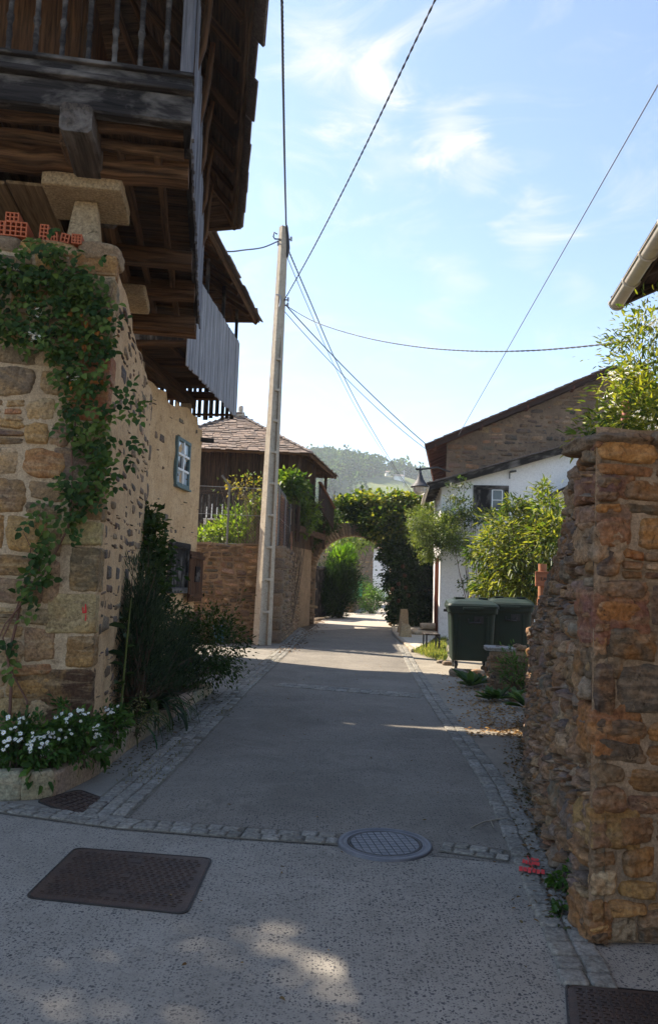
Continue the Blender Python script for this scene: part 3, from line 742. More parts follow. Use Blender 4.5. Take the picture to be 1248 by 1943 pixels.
for (a, b) in ((.98, .98), (3.6, .98), (.98, 2.3), (3.6, 2.3)):
    pillar(a, b, HTOP, pz, .36, .20); slab(a, b, pz + .01, .72, .14)
mb = MB((1.0, .95, .9))      # main beams on the slabs
for b in (.98, 2.3): mb = MB((1.0, .95, .9)); mb.beam(L(.2, b, pz + .27), L(LEN - .1, b, pz + .27), .26, .26, jit=.012, rnd=rnd); mb.build('sill_beam', M['wood_brown'], root)
mb = MB((1.1, 1.0, .9))
for a in (.62, 3.6): mb.beam(L(a, .02, pz + .24), L(a, WID, pz + .24), .24, .24, seg=14, jit=.014, rnd=rnd)
for a, zz in ((2.25, pz + .10), (4.35, pz + .05), (4.95, pz + .16)): mb.beam(L(a, .02, zz), L(a, 2.4, zz), .19, .19, seg=8, jit=.012, rnd=rnd)
mb.build('cross_beam', M['wood_tan' if 0 else 'wood_brown'], root)
for b in (.92, 1.9, 2.6): mb = MB((2.2, 2.0, 1.8)); mb.beam(L(-.08, b, ZF - .20), L(1.6, b, ZF - .23), .26, .25, seg=5, jit=.008, taper=1.1, rnd=rnd); mb.build('joist', M['wood_black'], root)
mb = MB((.95, .9, .85))
for b, zz in ((.30, -.17), (.62, -.14)): mb.beam(L(.35, b, ZF + zz - .02), L(LEN - .1, b, ZF + zz), .07, .09, seg=10, jit=.012, rnd=rnd)
for a, zz in ((.18, -.10), (.36, -.16)): mb.beam(L(a, .06, ZF + zz), L(a, WID, ZF + zz), .08, .09, seg=12, jit=.010, rnd=rnd)
mb.build('bearer', M['wood_brown'], root)
mb = MB((.8, .75, .7))       # floor boards: along the side gallery they lie across it
a = .55
while a < LEN - .05:
    w_ = rnd.uniform(.07, .13); mb.beam(L(a + w_ / 2, .03, ZF - .03 + rnd.uniform(-.012, .012)), L(a + w_ / 2, 1.2, ZF - .03 + rnd.uniform(-.012, .012)), w_ - .012, .035, seg=4, jit=.003, rnd=rnd); a += w_
b = .03
while b < WID:
    w_ = rnd.uniform(.12, .2); mb.beam(L(-.02, b + w_ / 2, ZF - .035), L(.52, b + w_ / 2, ZF - .035), w_ - .012, .03, seg=2, rnd=rnd)
    mb.beam(L(.56, max(b, 1.22) + w_ / 2, ZF - .04), L(LEN - .9, max(b, 1.22) + w_ / 2, ZF - .04), w_ - .006, .04, seg=4, rnd=rnd); b += w_
mb.build('floor_boards', M['wood_brown'], root)
# soffit panels left of the pillar
mb = MB((.9, .92, .95))
for k in range(6): mb.beam(L(.75, 1.5 + k * .36, pz + .05 - .012 * k), L(3.4, 1.5 + k * .36, pz + .02), .345, .03, seg=4, rnd=rnd)
mb.build('soffit_boards', M['wood_tan'], root)
mb = MB((1.15, 1.05, .9))
for k in range(3): mb.beam(L(1.9, 1.15, HTOP + .12 + k * .17), L(1.9, 4.8, HTOP + .12 + k * .17), .03, .165, seg=6, rnd=rnd)
mb.build('plank_panel', M['wood_tan'], root)
# balcony front: two stacked rails, balusters, posts
mb = MB((.9, .9, .95))
mb.beam(L(0, -.01, ZF + .00), L(0, WID, ZF + .00), .13, .25, seg=14, jit=.004, rnd=rnd); mb.beam(L(-.035, -.025, ZF + .155), L(-.035, WID, ZF + .155), .17, .055, seg=14, jit=.003, rnd=rnd)
mb.beam(L(0, 0, ZF + .235), L(0, WID, ZF + .235), .12, .10, seg=14, jit=.004, rnd=rnd); mb.beam(L(-.02, -.02, ZF + .30), L(-.02, WID, ZF + .30), .15, .035, seg=14, jit=.003, rnd=rnd)
mb.beam(L(0, 0, ZF + 1.25), L(0, WID, ZF + 1.25), .12, .10, jit=.004, rnd=rnd)
mb.beam(L(.01, .03, ZF - .05), L(LEN, .03, ZF - .05), .06, .17, seg=10, jit=.004, rnd=rnd); mb.beam(L(.0, .03, ZF + 1.1), L(LEN, .03, ZF + 1.1), .06, .07, jit=.004, rnd=rnd)
mb.build('rail', M['wood_black'], root)
for k in range(12):          # front balusters, each turned with collars
    b = .23 + k * .215; mb = MB((1.2, 1.2, 1.25)); z0 = ZF + .31; c = L(0, b, z0)
    mb.lathe(c, [(.030, 0), (.030, .05), (.024, .06), (.022, .16), (.028, .20), (.022, .24), (.020, .30), (.033, .345), (.033, .365), (.022, .39), (.024, .60), (.028, .78), (.03, .9)], 8)
    mb.build('baluster', M['wood_black'], root)
for a, b, z0 in ((0, .05, ZF + .25), (LEN, .05, ZF), (LEN / 2, .08, ZF)): mb = MB((.6, .6, .65)); mb.beam(L(a, b, z0), L(a, b, 7.25), .10, .10, rnd=rnd); mb.build('post', M['wood_grey'], root)
# side balustrade of upright laths
mb = MB((.8, .8, .85)); a = .09
while a < LEN:
    mb.beam(L(a, -.018 + rnd.uniform(-.008, .008), ZF - .18 + rnd.uniform(-.05, .03)), L(a, -.018 + rnd.uniform(-.008, .008), ZF + 1.12), .065, .022, up=E2, seg=2, rnd=rnd); a += .095
mb.build('lath_screen', M['wood_grey'], root)
# granary body of upright planks
mb = MB((.9, .75, .65)); bx = 1.15
b = bx
while b < WID:
    w_ = rnd.uniform(.17, .27); mb.beam(L(1.0 + rnd.uniform(-.008, .008), b + w_ / 2, ZF), L(1.0, b + w_ / 2, 7.7), w_ - .008, .05, up=E1, seg=2, rnd=rnd); b += w_
a = 1.03
while a < LEN - .9:
    w_ = rnd.uniform(.17, .27); mb.beam(L(a + w_ / 2, bx + rnd.uniform(-.008, .008), ZF), L(a + w_ / 2, bx, 7.7), w_ - .008, .05, up=E2, seg=2, rnd=rnd); a += w_
mb.build('plank_wall', M['wood_brown'], root)
# struts from gallery to eave along the side
mb = MB((.8, .65, .5))
for k in range(5):
    a = .5 + k * .98; j = rnd.uniform(-.04, .04)
    mb.tube([L(a + j, .02, ZF + .70), L(a + j, -.05 + rnd.uniform(-.02, .02), ZF + 1.0), L(a, -.07 + rnd.uniform(-.02, .03), ZF + 1.35), L(a - j, -.12, 7.38)], [.03, .04, .04, .03], n=6); mb.build('strut', M['wood_brown'], root); mb = MB((.8, .65, .5))

def hip_roof(root, c, apex, thick=.05, slate=(.28, .45), rowh=.26, rnd=rnd, slope_ids=(0, 1, 2, 3), rafters=True, boards=True, wood='wood_dark', ragged=.05, slate_n=2, rs=.55, ridge=False, tint=(1, 1, 1)):
    """c: four eave corners anticlockwise seen from above, apex: two ridge points (over edge 0-1's ... )"""
    cen = (c[0] + c[1] + c[2] + c[3]) / 4
    tops = [(apex[0], apex[0]), (apex[0], apex[1]), (apex[1], apex[1]), (apex[1], apex[0])]
    ms = MB((.20, .165, .14)); md = MB((1, 1, 1)); mr = MB((1.1, 1, .9))
    pal = [(.17, .14, .12), (.22, .175, .145), (.13, .11, .10), (.19, .165, .15), (.25, .20, .17)]
    for k in slope_ids:
        p0, p1 = c[k], c[(k + 1) % 4]; r0, r1 = tops[k]
        n_ = (p1 - p0).cross((r0 + r1) / 2 - p0).normalized()
        if n_.z < 0: n_ = -n_
        ln = ((r0 + r1) / 2 - (p0 + p1) / 2).length; nr = int(ln / rowh); eu = (p1 - p0).normalized(); upv = n_.cross(eu)
        if upv.z < 0: upv = -upv
        # board deck
        if boards:
            nb = int(ln / .16)
            for i in range(nb):
                f = (i + .5) / nb; a = p0.lerp(r0, f); b = p1.lerp(r1, f)
                if (b - a).length < .15: continue
                md.beam(a - n_ * (.035 + rnd.uniform(0, .014)), b - n_ * (.035 + rnd.uniform(0, .014)), ln / nb - .012, .03, up=n_, seg=max(2, int((b - a).length / .8)), jit=.004, rnd=rnd)
        if rafters:
            W_ = (p1 - p0).length; m_ = int(W_ / rs)
            for i in range(1, m_):
                f = i / m_; a = p0.lerp(p1, f); b = None
                # go up the slope until the hip or ridge
                g0 = (r0 - p0).dot(eu); g1 = W_ - (r1 - p0).dot(eu); x = f * W_
                lim = 1.0
                if x < g0: lim = min(lim, x / g0)
                if W_ - x < g1: lim = min(lim, (W_ - x) / g1)
                mr.beam(a - n_ * .10 + upv * .06, a + upv * (ln * lim * .98) - n_ * .10, .075, .09, up=n_, seg=3, jit=.006, rnd=rnd)
            mr.beam(p0 - n_ * .06, r0 - n_ * .06, .10, .10, up=n_, seg=4, jit=.006, rnd=rnd)
            mr.beam(p0 + upv * .04 - n_ * .05, p1 + upv * .04 - n_ * .05, .05, .09, up=n_, jit=.004, rnd=rnd)
        for i in range(nr + 1):
            f = i / nr; a = p0.lerp(r0, min(f, 1)); b = p1.lerp(r1, min(f, 1)); W_ = (b - a).length; x = -rnd.uniform(0, .2)
            if W_ < .1: continue
            while x < W_:
                w_ = rnd.uniform(*slate); x0 = max(x, -.03); x1 = min(x + w_, W_ + .03); x += w_
                if x1 - x0 < .06: continue
                lo = -.03 - (rnd.uniform(0, ragged) if i == 0 else rnd.uniform(-.03, .04)); hi = rowh * 1.35
                off = a + eu * ((x0 + x1) / 2); h = rnd.uniform(.018, .034); lift = .012 + rnd.uniform(0, .016)
                q = [eu * (-(x1 - x0) / 2 + rnd.uniform(.002, .012)) + upv * (lo + rnd.uniform(-.02, .02)), eu * ((x1 - x0) / 2 - rnd.uniform(.002, .012)) + upv * (lo + rnd.uniform(-.02, .02)), eu * ((x1 - x0) / 2 - .006) + upv * hi, eu * (-(x1 - x0) / 2 + .006) + upv * hi]
                cc = pal[rnd.randrange(5)]; kk = rnd.uniform(.7, 1.25); z0, z1 = lift + h * 1.5, .004
                V = [off + q[0] + n_ * z0, off + q[1] + n_ * z0, off + q[2] + n_ * (z1 + h), off + q[3] + n_ * (z1 + h)]
                B = [p_ - n_ * h for p_ in V]
                dz = (rnd.uniform(0, 90), rnd.uniform(0, 90), rnd.uniform(0, 90))
                ms.add(V + B, [(0, 1, 2, 3), (7, 6, 5, 4), (0, 4, 5, 1), (1, 5, 6, 2), (3, 7, 4, 0)], col=tuple(z * kk * g_ for z, g_ in zip(cc, tint)), wc=[(p_.x + dz[0], p_.y + dz[1], p_.z + dz[2]) for p_ in V + B])
    if ridge:
        for (a, b) in ((c[0], apex[0]), (c[1], apex[0]), (c[2], apex[1]), (c[3], apex[1])):
            n = int((b - a).length / .35); d = (b - a).normalized()
            for i in range(n):
                q = a.lerp(b, (i + .5) / n) + UP * .05; sd = d.cross(UP).normalized()
                cc = pal[rnd.randrange(5)]; ms.block(q, d, sd, sd.cross(d), .20, .11, .028, n=3, p=6, amp=.08, rnd=rnd, col=tuple(x * 1.15 for x in cc))
    rf = ms.build('roof', M['slate'], root)
    if boards: md.build('roof_boards', M[wood], rf)
    if rafters: mr.build('rafters', M[wood if wood != 'wood_dark' else 'wood_dark'], rf)
    return rf
ov = .72; ez = 7.36
cs = [L(-ov, -.54, ez), L(-ov, WID + ov, ez), L(LEN + 2.22, WID + ov, ez), L(LEN + .58, -.54, ez)]  # hidden rear left eave corner drawn out to shape the sun stripe
cs = [cs[3], cs[0], cs[1], cs[2]]
hip_roof(root, [cs[0], cs[1], cs[2], cs[3]], [L(LEN * .5 + .5, WID * .5, 9.35), L(LEN * .5 - .2, WID * .5, 9.35)][::-1] if 0 else [L(LEN * .5, WID * .42, 9.3), L(LEN * .5, WID * .58, 9.3)], rnd=rnd, ragged=.09, slate=(.45, .8), rowh=.34)
# ------------------------------------------------------------------ second house below the far granary
rnd = random.Random(31)
B_ = P(276, 725, 13.4); A_ = P(385, 800, 17.0)
H2b = Vector((B_.x, B_.y, 0)); H2a = Vector((A_.x, A_.y, 0)); HZ2 = 5.22
d2 = (H2a - H2b).normalized(); o2 = Vector((d2.y, -d2.x, 0))      # outward, towards the lane
L2 = (H2a - H2b).length
def W2(u, v, off=0.0):
    d = ray(u, v); return CAM + d * ((H2b + o2 * off - CAM).dot(o2) / d.dot(o2))
def S2(s, t, d): return H2b + d2 * s + UP * t + o2 * d
root = empty('plastered_house', H2b, 'ochre plastered stone house with crumbling top and small blue framed window', 'house')
top2 = lambda s: HZ2 + .10 * nz(s * 2.2, 3, 1) - (.22 if s > L2 - .4 else 0) - (.15 if 1.2 < s < 1.7 else 0)
mb = MB(); skin(mb, S2, L2, HZ2, .08, .03, (1, 1, 1), 1, top2, sc=2.4)
rubble(mb, S2, L2, HZ2, rnd, (.12, .28), (.6, 1.8), .10, .026, PALS, top2, n=(8, 6), cover=.12)
for k in range(7):      # rough quoin stones at the near end
    mb.block(H2b + d2 * .14 + UP * (.3 + k * .72) + o2 * -.05, d2, o2, UP, rnd.uniform(.14, .26), .11, rnd.uniform(.12, .2), n=5, p=6, amp=.1, rnd=rnd, col=PALS[k % 4])
mb.build('wall', [M['stone_dark'], M['render_tan']], root)
mb = MB(); q = [H2b - o2 * .06, H2a - o2 * .06, H2a - o2 * 5, H2b - o2 * 5]; mb.prism([q[0] + d2 * .0, q[1] - d2 * .03, q[2], q[3]], (0, 0, HZ2 - .3)); mb.build('core', M['render_tan'], root)
def wframe(mb, u0, v0, u1, v1, off, wd, th):
    """frame on the second house's wall between two measured corners"""
    a = W2(u0, v0); b = W2(u1, v1); s0 = (a - H2b).dot(d2); s1 = (b - H2b).dot(d2); z0, z1 = b.z, a.z
    for p, q in (((s0, z0), (s1, z0)), ((s0, z1), (s1, z1))): mb.beam(S2(p[0] - wd / 2, p[1], off), S2(q[0] + wd / 2, q[1], off), th, wd, rnd=rnd)
    for s in (s0, s1): mb.beam(S2(s, z0 + wd / 2, off), S2(s, z1 - wd / 2, off), th, wd, up=d2, rnd=rnd)
    return s0, s1, z0, z1
mb = MB((1, 1, 1)); s0, s1, z0, z1 = wframe(mb, 335, 830, 354, 926, .02, .075, .07)
mb.beam(S2(s0 - .06, z0 - .06, .05), S2(s1 + .06, z0 - .06, .05), .09, .04, rnd=rnd)
wf = mb.build('window', M['blue_paint'], root)
mb = MB(); mb.beam(S2((s0 + s1) / 2, z0, .03), S2((s0 + s1) / 2, z1, .03), .05, .06, up=d2, rnd=rnd)
for k in (1, 2): zz = z0 + (z1 - z0) * k / 3; mb.beam(S2(s0 + .05, zz, .032), S2(s1 - .05, zz, .032), .045, .05, rnd=rnd)
mb.build('glazing_bar', M['white_paint'], wf)
mb = MB(); zm = z0 + (z1 - z0) * .33; zn = z0 + (z1 - z0) * .62
for a, b, mt in ((z0, zm, 1), (zm, zn, 0), (zn, z1, 1)): mb.quad(S2(s0, a, .012), S2(s1, a, .012), S2(s1, b, .012), S2(s0, b, .012), mat=mt)
mb.build('pane', [M['glass'], M['glass_pale']], wf)
mb = MB((.8, .8, .8)); s0, s1, z0, z1 = wframe(mb, 321, 1032, 349, 1120, .035, .12, .12); hf = mb.build('hatch', M['wood_black'], root)
mb = MB(); mb.quad(S2(s0, z0, .012), S2(s1, z0, .012), S2(s1, z1, .012), S2(s0, z1, .012)); 
for k in range(4): s_ = s0 + (s1 - s0) * (k + .5) / 4; mb.beam(S2(s_, z0, .02), S2(s_, z1, .02), .03, (s1 - s0) / 4 - .02, up=d2, rnd=rnd, col=(.6, .6, .6))
mb.build('hatch_boards', M['wood_black'], hf)
a = W2(352, 1045); b = W2(374, 1140); s0 = (a - H2b).dot(d2); s1 = (b - H2b).dot(d2) - .02; z0, z1 = b.z, a.z
mb = MB((.8, .6, .5)); n = 4
for k in range(n): s_ = s0 + (s1 - s0) * (k + .5) / n; mb.beam(S2(s_, z0, .10), S2(s_, z1, .10), .03, (s1 - s0) / n - .012, up=d2, rnd=rnd)
for zz in (z0 + .12, z1 - .12): mb.beam(S2(s0, zz, .13), S2(s1, zz, .13), .03, .09, rnd=rnd)
sh = mb.build('shutter', M['wood_brown'], root)
mb = MB((.3, .2, .2)); mb.beam(S2(s0 + (s1 - s0) * .38, (z0 + z1) / 2 + .05, .125), S2(s0 + (s1 - s0) * .72, (z0 + z1) / 2 + .05, .125), .03, .34); mb.build('shutter_grille', M['wood_black'], sh)
mb = MB((.9, .7, .6)); mb.beam(S2(s0, z0 - .45, .12), S2(s1 - .1, z0 - .45, .12), .05, .45, rnd=rnd); mb.build('board', M['wood_brown'], root)
mb = MB(); p = S2(L2 - .1, HZ2 - .45, .0); mb.beam(p, p + o2 * .28 + d2 * .1, .10, .09, rnd=rnd); mb.build('beam_end', M['wood_black'], root)

# ------------------------------------------------------------------ far granary with the grey boarded gallery
rnd = random.Random(41)
N2, F2 = Vector((-2.60, 13.1, 0)), Vector((-2.23, 17.3, 0))
g1 = (F2 - N2).normalized(); g2 = Vector((-g1.y, g1.x, 0))
def L3(a, b, z): return N2 + g1 * a + g2 * b + UP * z
root = empty('raised_granary', L3(2, 2, 5.2), 'second timber granary with grey boarded gallery beyond the first one on the lane', 'granary')
G1, WG, Z0, Z1 = 4.22, 5.2, 5.40, 7.17
mb = MB((1, 1, 1.03)); a = 0
while a < G1:
    w_ = rnd.uniform(.085, .13); mb.beam(L3(a + w_ / 2, rnd.uniform(-.006, .006), Z0 + rnd.uniform(-.03, .03)), L3(a + w_ / 2, rnd.uniform(-.006, .006), Z1 + rnd.uniform(-.01, .02)), w_ - .008, .022, up=g2, seg=3, rnd=rnd); a += w_
mb.build('gallery_boards', M['wood_grey'], root)
mb = MB((.7, .65, .6)); b = .05
while b < 2.4:
    w_ = rnd.uniform(.06, .12); mb.beam(L3(G1, b + w_ / 2, Z0 - .02 + rnd.uniform(-.06, .03)), L3(G1, b + w_ / 2, 6.6), w_, .02, up=g1, seg=1, rnd=rnd); b += w_ + rnd.uniform(.015, .05)
mb.build('end_boards', M['wood_black'], root); mb = MB((.7, .65, .6)); b = .05
while b < WG:
    w_ = rnd.uniform(.10, .16); mb.beam(L3(.02, b + w_ / 2, 5.85), L3(.02, b + w_ / 2, 7.1), w_ - .01, .022, up=g1, seg=1, rnd=rnd); b += w_
mb.build('end_boards', M['wood_black'], root)  # near end boards in darker wood to paint their shade
mb = MB((.8, .7, .6))
for a in (.12, 1.5, 2.9, 4.1): mb.beam(L3(a, .03, 5.86), L3(a, WG, 5.86), .16, .18, seg=6, jit=.008, rnd=rnd)
for b in (.10, .55): mb.beam(L3(.05, b, 6.02), L3(G1 - .05, b, 6.02), .12, .12, seg=6, jit=.006, rnd=rnd)
mb.beam(L3(.2, 1.0, 5.66), L3(4.0, 1.0, 5.66), .24, .24, rnd=rnd); mb.beam(L3(G1 - .04, .04, 5.44), L3(G1 - .04, 2.4, 5.44), .05, .05)
mb.build('floor_beam', M['wood_brown'], root)
mb = MB((.75, .7, .65))
for k in range(30): a = k * G1 / 30; mb.beam(L3(a + .07, .06, 6.08), L3(a + .07, WG, 6.08), .13, .03, seg=2, rnd=rnd)
mb.build('floor_boards', M['wood_brown'], root)
for (a, b) in ((.35, 1.0), (3.6, 1.0), (.35, 4.2), (3.6, 4.2)):
    mb = MB((.30, .24, .17)); mb.beam(L3(a, b, HZ2 - .35), L3(a, b, 5.56), .26, .26, up=g1, taper=.8, rnd=rnd); mb.build('pillar', M['sandstone'], root)
for a in (.05, 1.4, 2.8, G1 - .05): mb = MB((.7, .7, .7)); mb.beam(L3(a, .06, Z1 - .2), L3(a, .06, 7.95), .07, .07, rnd=rnd); mb.build('post', M['wood_black'], root)
mb = MB((.6, .5, .45)); a = .9
while a < G1 - .3:
    w_ = rnd.uniform(.16, .25); mb.beam(L3(a + w_ / 2, .95, 6.08), L3(a + w_ / 2, .95, 8.2), w_ - .01, .05, up=g2, rnd=rnd); a += w_
b = .95
while b < WG:
    w_ = rnd.uniform(.16, .25); mb.beam(L3(G1 - .35, b + w_ / 2, 6.08), L3(G1 - .35, b + w_ / 2, 8.2), w_ - .01, .05, up=g1, rnd=rnd); b += w_
mb.build('plank_wall', M['wood_dark'], root)
ez = 7.84
cs = [L3(G1 + .42, -.36, ez), L3(-.22, -.36, ez), L3(-.22, WG + .4, ez), L3(G1 + .42, WG + .4, ez)]
hip_roof(root, cs, [L3(2.2, 2.3, 9.6), L3(2.2, 2.7, 9.6)], rnd=rnd, wood='wood_brown', ragged=.06, slate=(.35, .6))

# ------------------------------------------------------------------ slate roofed granary behind the courtyard
rnd = random.Random(51)
fr = P(590, 860, 25); br = P(638, 905, 30.4); Ez = 5.93
fr.z = br.z = Ez; fl = Vector((-6.3, 24.7, Ez)); bl = Vector((-5.6, 30.3, Ez)); ap = P(459, 792, 27.7)
root = empty('slate_roofed_granary', Vector((-3, 27.5, 0)), 'dark timber granary with pyramid slate roof standing behind the fenced courtyard', 'granary')
hip_roof(root, [br, fr, fl, bl][0:1] + [fr, fl, bl], [ap + Vector((.0, 0, 0)), ap + Vector((-.35, 0, 0))], rnd=rnd, wood='wood_brown', slate=(.16, .42), rowh=.17, ragged=.06, ridge=True, tint=(1.22, 1.10, 1.0))
mb = MB((.55, .50, .44)); q = ap + Vector((-.05, 0, .10)); mb.block(q, Vector((1, 0, 0)), Vector((0, 1, 0)), UP, .16, .14, .10, n=6, p=4, amp=.15, rnd=rnd); mb.block(q + Vector((0, 0, .20)), Vector((1, 0, 0)), Vector((0, 1, 0)), UP, .09, .09, .14, n=6, p=3, amp=.15, rnd=rnd); mb.build('finial', M['sandstone'], root)
def inset(c, k): cen = (fr + br + fl + bl) / 4; return c + (cen - c).normalized() * k
bfr, bbr, bfl, bbl = [inset(c, 1.15) for c in (fr, br, fl, bl)]
mb = MB((.9, .8, .75))
for p0, p1 in ((bfr, bfl), (bfr, bbr), (bfl, bbl), (bbr, bbl)):
    d = (p1 - p0); Lw = d.length; d.normalize(); a = 0; nn = Vector((d.y, -d.x, 0))
    while a < Lw:
        w_ = rnd.uniform(.16, .28); c = p0 + d * (a + w_ / 2) + nn * rnd.uniform(-.012, .012); mb.beam((c.x, c.y, 2.9), (c.x, c.y, Ez + .35), w_ - .01, .05, up=nn, rnd=rnd, seg=2); a += w_
mb.build('plank_wall', M['wood_dark'], root)
gfr, gbr, gfl = [inset(c, .55) for c in (fr, br, fl)]
mb = MB((.9, .8, .8))
mb.beam((gfr.x, gfr.y, 4.55), (gfl.x, gfl.y, 4.55), .10, .12, rnd=rnd); mb.beam((gfr.x, gfr.y, 3.45), (gfl.x, gfl.y, 3.45), .16, .22, rnd=rnd); mb.beam((gfr.x, gfr.y, 3.45), (gbr.x, gbr.y, 3.45), .16, .22, rnd=rnd); mb.beam((gfr.x, gfr.y, 4.55), (gbr.x, gbr.y, 4.55), .10, .12, rnd=rnd)
for k in range(5):
    t = k / 4; q = gfr.lerp(gfl, t); mb.beam((q.x, q.y, 3.0), (q.x, q.y, Ez), .12, .12, rnd=rnd)
for k in (1, 2): q = gfr.lerp(gbr, k / 2); mb.beam((q.x, q.y, 3.0), (q.x, q.y, Ez), .12, .12, rnd=rnd)
mb.build('gallery_frame', M['wood_dark'], root)
mb = MB((.7, .6, .55)); k = 0
while k < 40:
    q = gfr.lerp(gfl, (k + .5) / 40); mb.beam((q.x, q.y, 3.5), (q.x, q.y, 4.5), .07, .03, up=(0, 1, 0), rnd=rnd); k += 1
mb.build('balustrade', M['wood_black'], root)
# slanted stair parapet on the lane side and the stone base
mb = MB((1.1, .8, .7)); a = P(607, 918, 26.6); b = P(634, 966, 29.3)
for k in range(8):
    t0, t1 = k / 8, (k + .94) / 8; q0 = a.lerp(b, t0); q1 = a.lerp(b, t1)
    mb.prism([q0, q1, Vector((q1.x, q1.y, q1.z - .8)), Vector((q0.x, q0.y, q0.z - .8))], (-.04, .01, 0), wc=[(rnd.random() * 9 + z, rnd.random() * .2 + k, k) for z in (0, 0, 1.2, 1.2)] * 2, col=tuple(x * rnd.uniform(.8, 1.2) for x in (.22, .20, .18)))
mb.beam(a + Vector((0, 0, .04)), b + Vector((0, 0, .04)), .12, .07, rnd=rnd)
mb.build('stair_parapet', M['wood_brown'], root)
mb = MB((.7, .7, .7)); c0, c1, c2, c3 = bfr, bfl, bbl, bbr
mb.prism([(c.x, c.y, 0) for c in (c0, c1, c2, c3)], (0, 0, 2.95)); mb.build('stone_base', M['mortar_dark'], root)

# ------------------------------------------------------------------ courtyard wall with chain link fence
rnd = random.Random(61)
Q0 = Vector((-1.20, 20.45, 0)); Q1 = Vector((-4.2, 20.1, 0)); Q2 = Vector((-.93, 30.9, 0)); CWZ = 2.62
root = empty('courtyard_wall', Q0, 'brown rubble courtyard wall with squared corner behind the concrete pole', 'wall')
f1 = (Q1 - Q0).normalized(); f2 = (Q2 - Q0).normalized(); on = Vector((0.0, -1, 0)); os_ = Vector((f2.y, -f2.x, 0))
PALG2 = [(.24, .16, .11), (.13, .095, .07), (.32, .21, .13), (.18, .11, .07), (.10, .085, .07), (.36, .26, .17)]
PALD = [(.20, .14, .10), (.15, .11, .08), (.26, .18, .12), (.24, .15, .09), (.12, .10, .085)]
tq = lambda s: CWZ + .07 * nz(s * 1.7, 2, 4)
mb = MB(); SA = lambda s, t, d: Q0 + f1 * s + UP * t + on * d
skin(mb, SA, 3.0, CWZ, .10, .02, (1, 1, 1), 1, tq); rubble(mb, SA, 3.0, CWZ, rnd, (.08, .20), (.8, 2.8), .022, .05, PALG2, tq, n=(8, 6), s0=.2, thin=.45, wave=.10)
for k in range(8): mb.block(Q0 + f1 * (.14 if k % 2 else .22) + f2 * (.22 if k % 2 else .14) + UP * (.17 + .325 * k), f1, f2, UP, (.16 if k % 2 else .25), (.25 if k % 2 else .16), .155, n=6, p=8, amp=.06, rnd=rnd, col=PALD[k % 5])
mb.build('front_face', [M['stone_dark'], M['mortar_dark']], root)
mb = MB(); SB = lambda s, t, d: Q0 + f2 * s + UP * t + os_ * d
LQ = (Q2 - Q0).length
PALE = [(.30, .20, .12), (.24, .16, .10), (.34, .24, .15)]
skin(mb, SB, LQ, CWZ, .12, .03, (1, 1, 1), 1, tq); rubble(mb, SB, LQ, CWZ, rnd, (.08, .20), (.8, 2.2), .03, .045, PALE + PALD, tq, n=(6, 5), s0=.25, cover=.92)
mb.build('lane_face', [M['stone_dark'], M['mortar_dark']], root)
mb = MB(); mb.prism([Q0 + f1 * .05 + f2 * .05, Q0 + f1 * 3, Q0 + f1 * 3 + f2 * .5, Q0 + f1 * .5 + f2 * .5, Q2 - os_ * .5, Q2 - os_ * .05], (0, 0, CWZ - .06)); mb.build('core', M['mortar_dark'], root)

root = empty('chain_link_fence', Q0 + UP * CWZ, 'rusty chain link fence with cranked posts on the courtyard wall', 'fence')
FA = Q0 + f1 * .18 + f2 * .18; FZ0, FZ1 = CWZ - .02, CWZ + 1.55
mb = MB((.9, .9, .9)); wr = .006
for (o_, d_, ln) in ((FA, f1, 2.7), (FA, f2, 4.2)):
    st = .085; h = FZ1 - FZ0; k = -h
    while k < ln:
        for sg in (1, -1):
            s0_, z0_ = (k, 0) if sg > 0 else (k, h); s1_, z1_ = (k + h, h) if sg > 0 else (k + h, 0)
            if s0_ < 0: z0_ = z0_ - sg * s0_ ; s0_ = 0
            if s1_ > ln: z1_ = z1_ - sg * (s1_ - ln); s1_ = ln
            if s1_ - s0_ > .02: mb.tube([o_ + d_ * s0_ + UP * (FZ0 + z0_), o_ + d_ * s1_ + UP * (FZ0 + z1_)], wr * .5, n=3, cap=False)
        k += st
mb.build('mesh', M['steel_dark'], root)
for p in (FA, FA + f1 * 1.35, FA + f1 * 2.7, FA + f2 * 2.1, FA + f2 * 4.2):
    mb = MB(); mb.tube([p + UP * (FZ0 - .1), p + UP * (FZ1 + .03), p + UP * (FZ1 + .3) - f1 * .0 - os_ * .22], .028, n=8); mb.build('post', M['post_grey'], root)
mb = MB()
for zz in (.02, .8, 1.55): mb.tube([FA + f1 * 2.7 + UP * (FZ0 + zz), FA + UP * (FZ0 + zz)], .006, n=4); mb.tube([FA + UP * (FZ0 + zz), FA + f2 * 4.2 + UP * (FZ0 + zz)], .006, n=4)
mb.build('strand', M['steel_grey'], root)
# reed screen tied behind the lane side of the fence
root = empty('reed_screen', FA + f2 * .3 + UP * CWZ, 'reddish brown reed screen tied behind the lane side of the fence', 'screen')
mb = MB((1, .8, .65)); s_ = .12
while s_ < 6.4:
    h = 1.50 + .05 * rnd.random() + (.0 if s_ > .4 else -.1); p = FA + f2 * s_ - os_ * (.04 + rnd.uniform(0, .012)); mb.tube([p + UP * FZ0, p + UP * (FZ0 + h)], .012, n=5, col=tuple(x * rnd.uniform(.75, 1.25) for x in (.50, .36, .27))); s_ += .017
for zz in (.3, .8, 1.3): mb.tube([FA + f2 * .1 - os_ * .025 + UP * (FZ0 + zz), FA + f2 * 6.4 - os_ * .025 + UP * (FZ0 + zz)], .006, n=4, col=(.6, .5, .4))
mb.build('reeds', M['reed'], root)

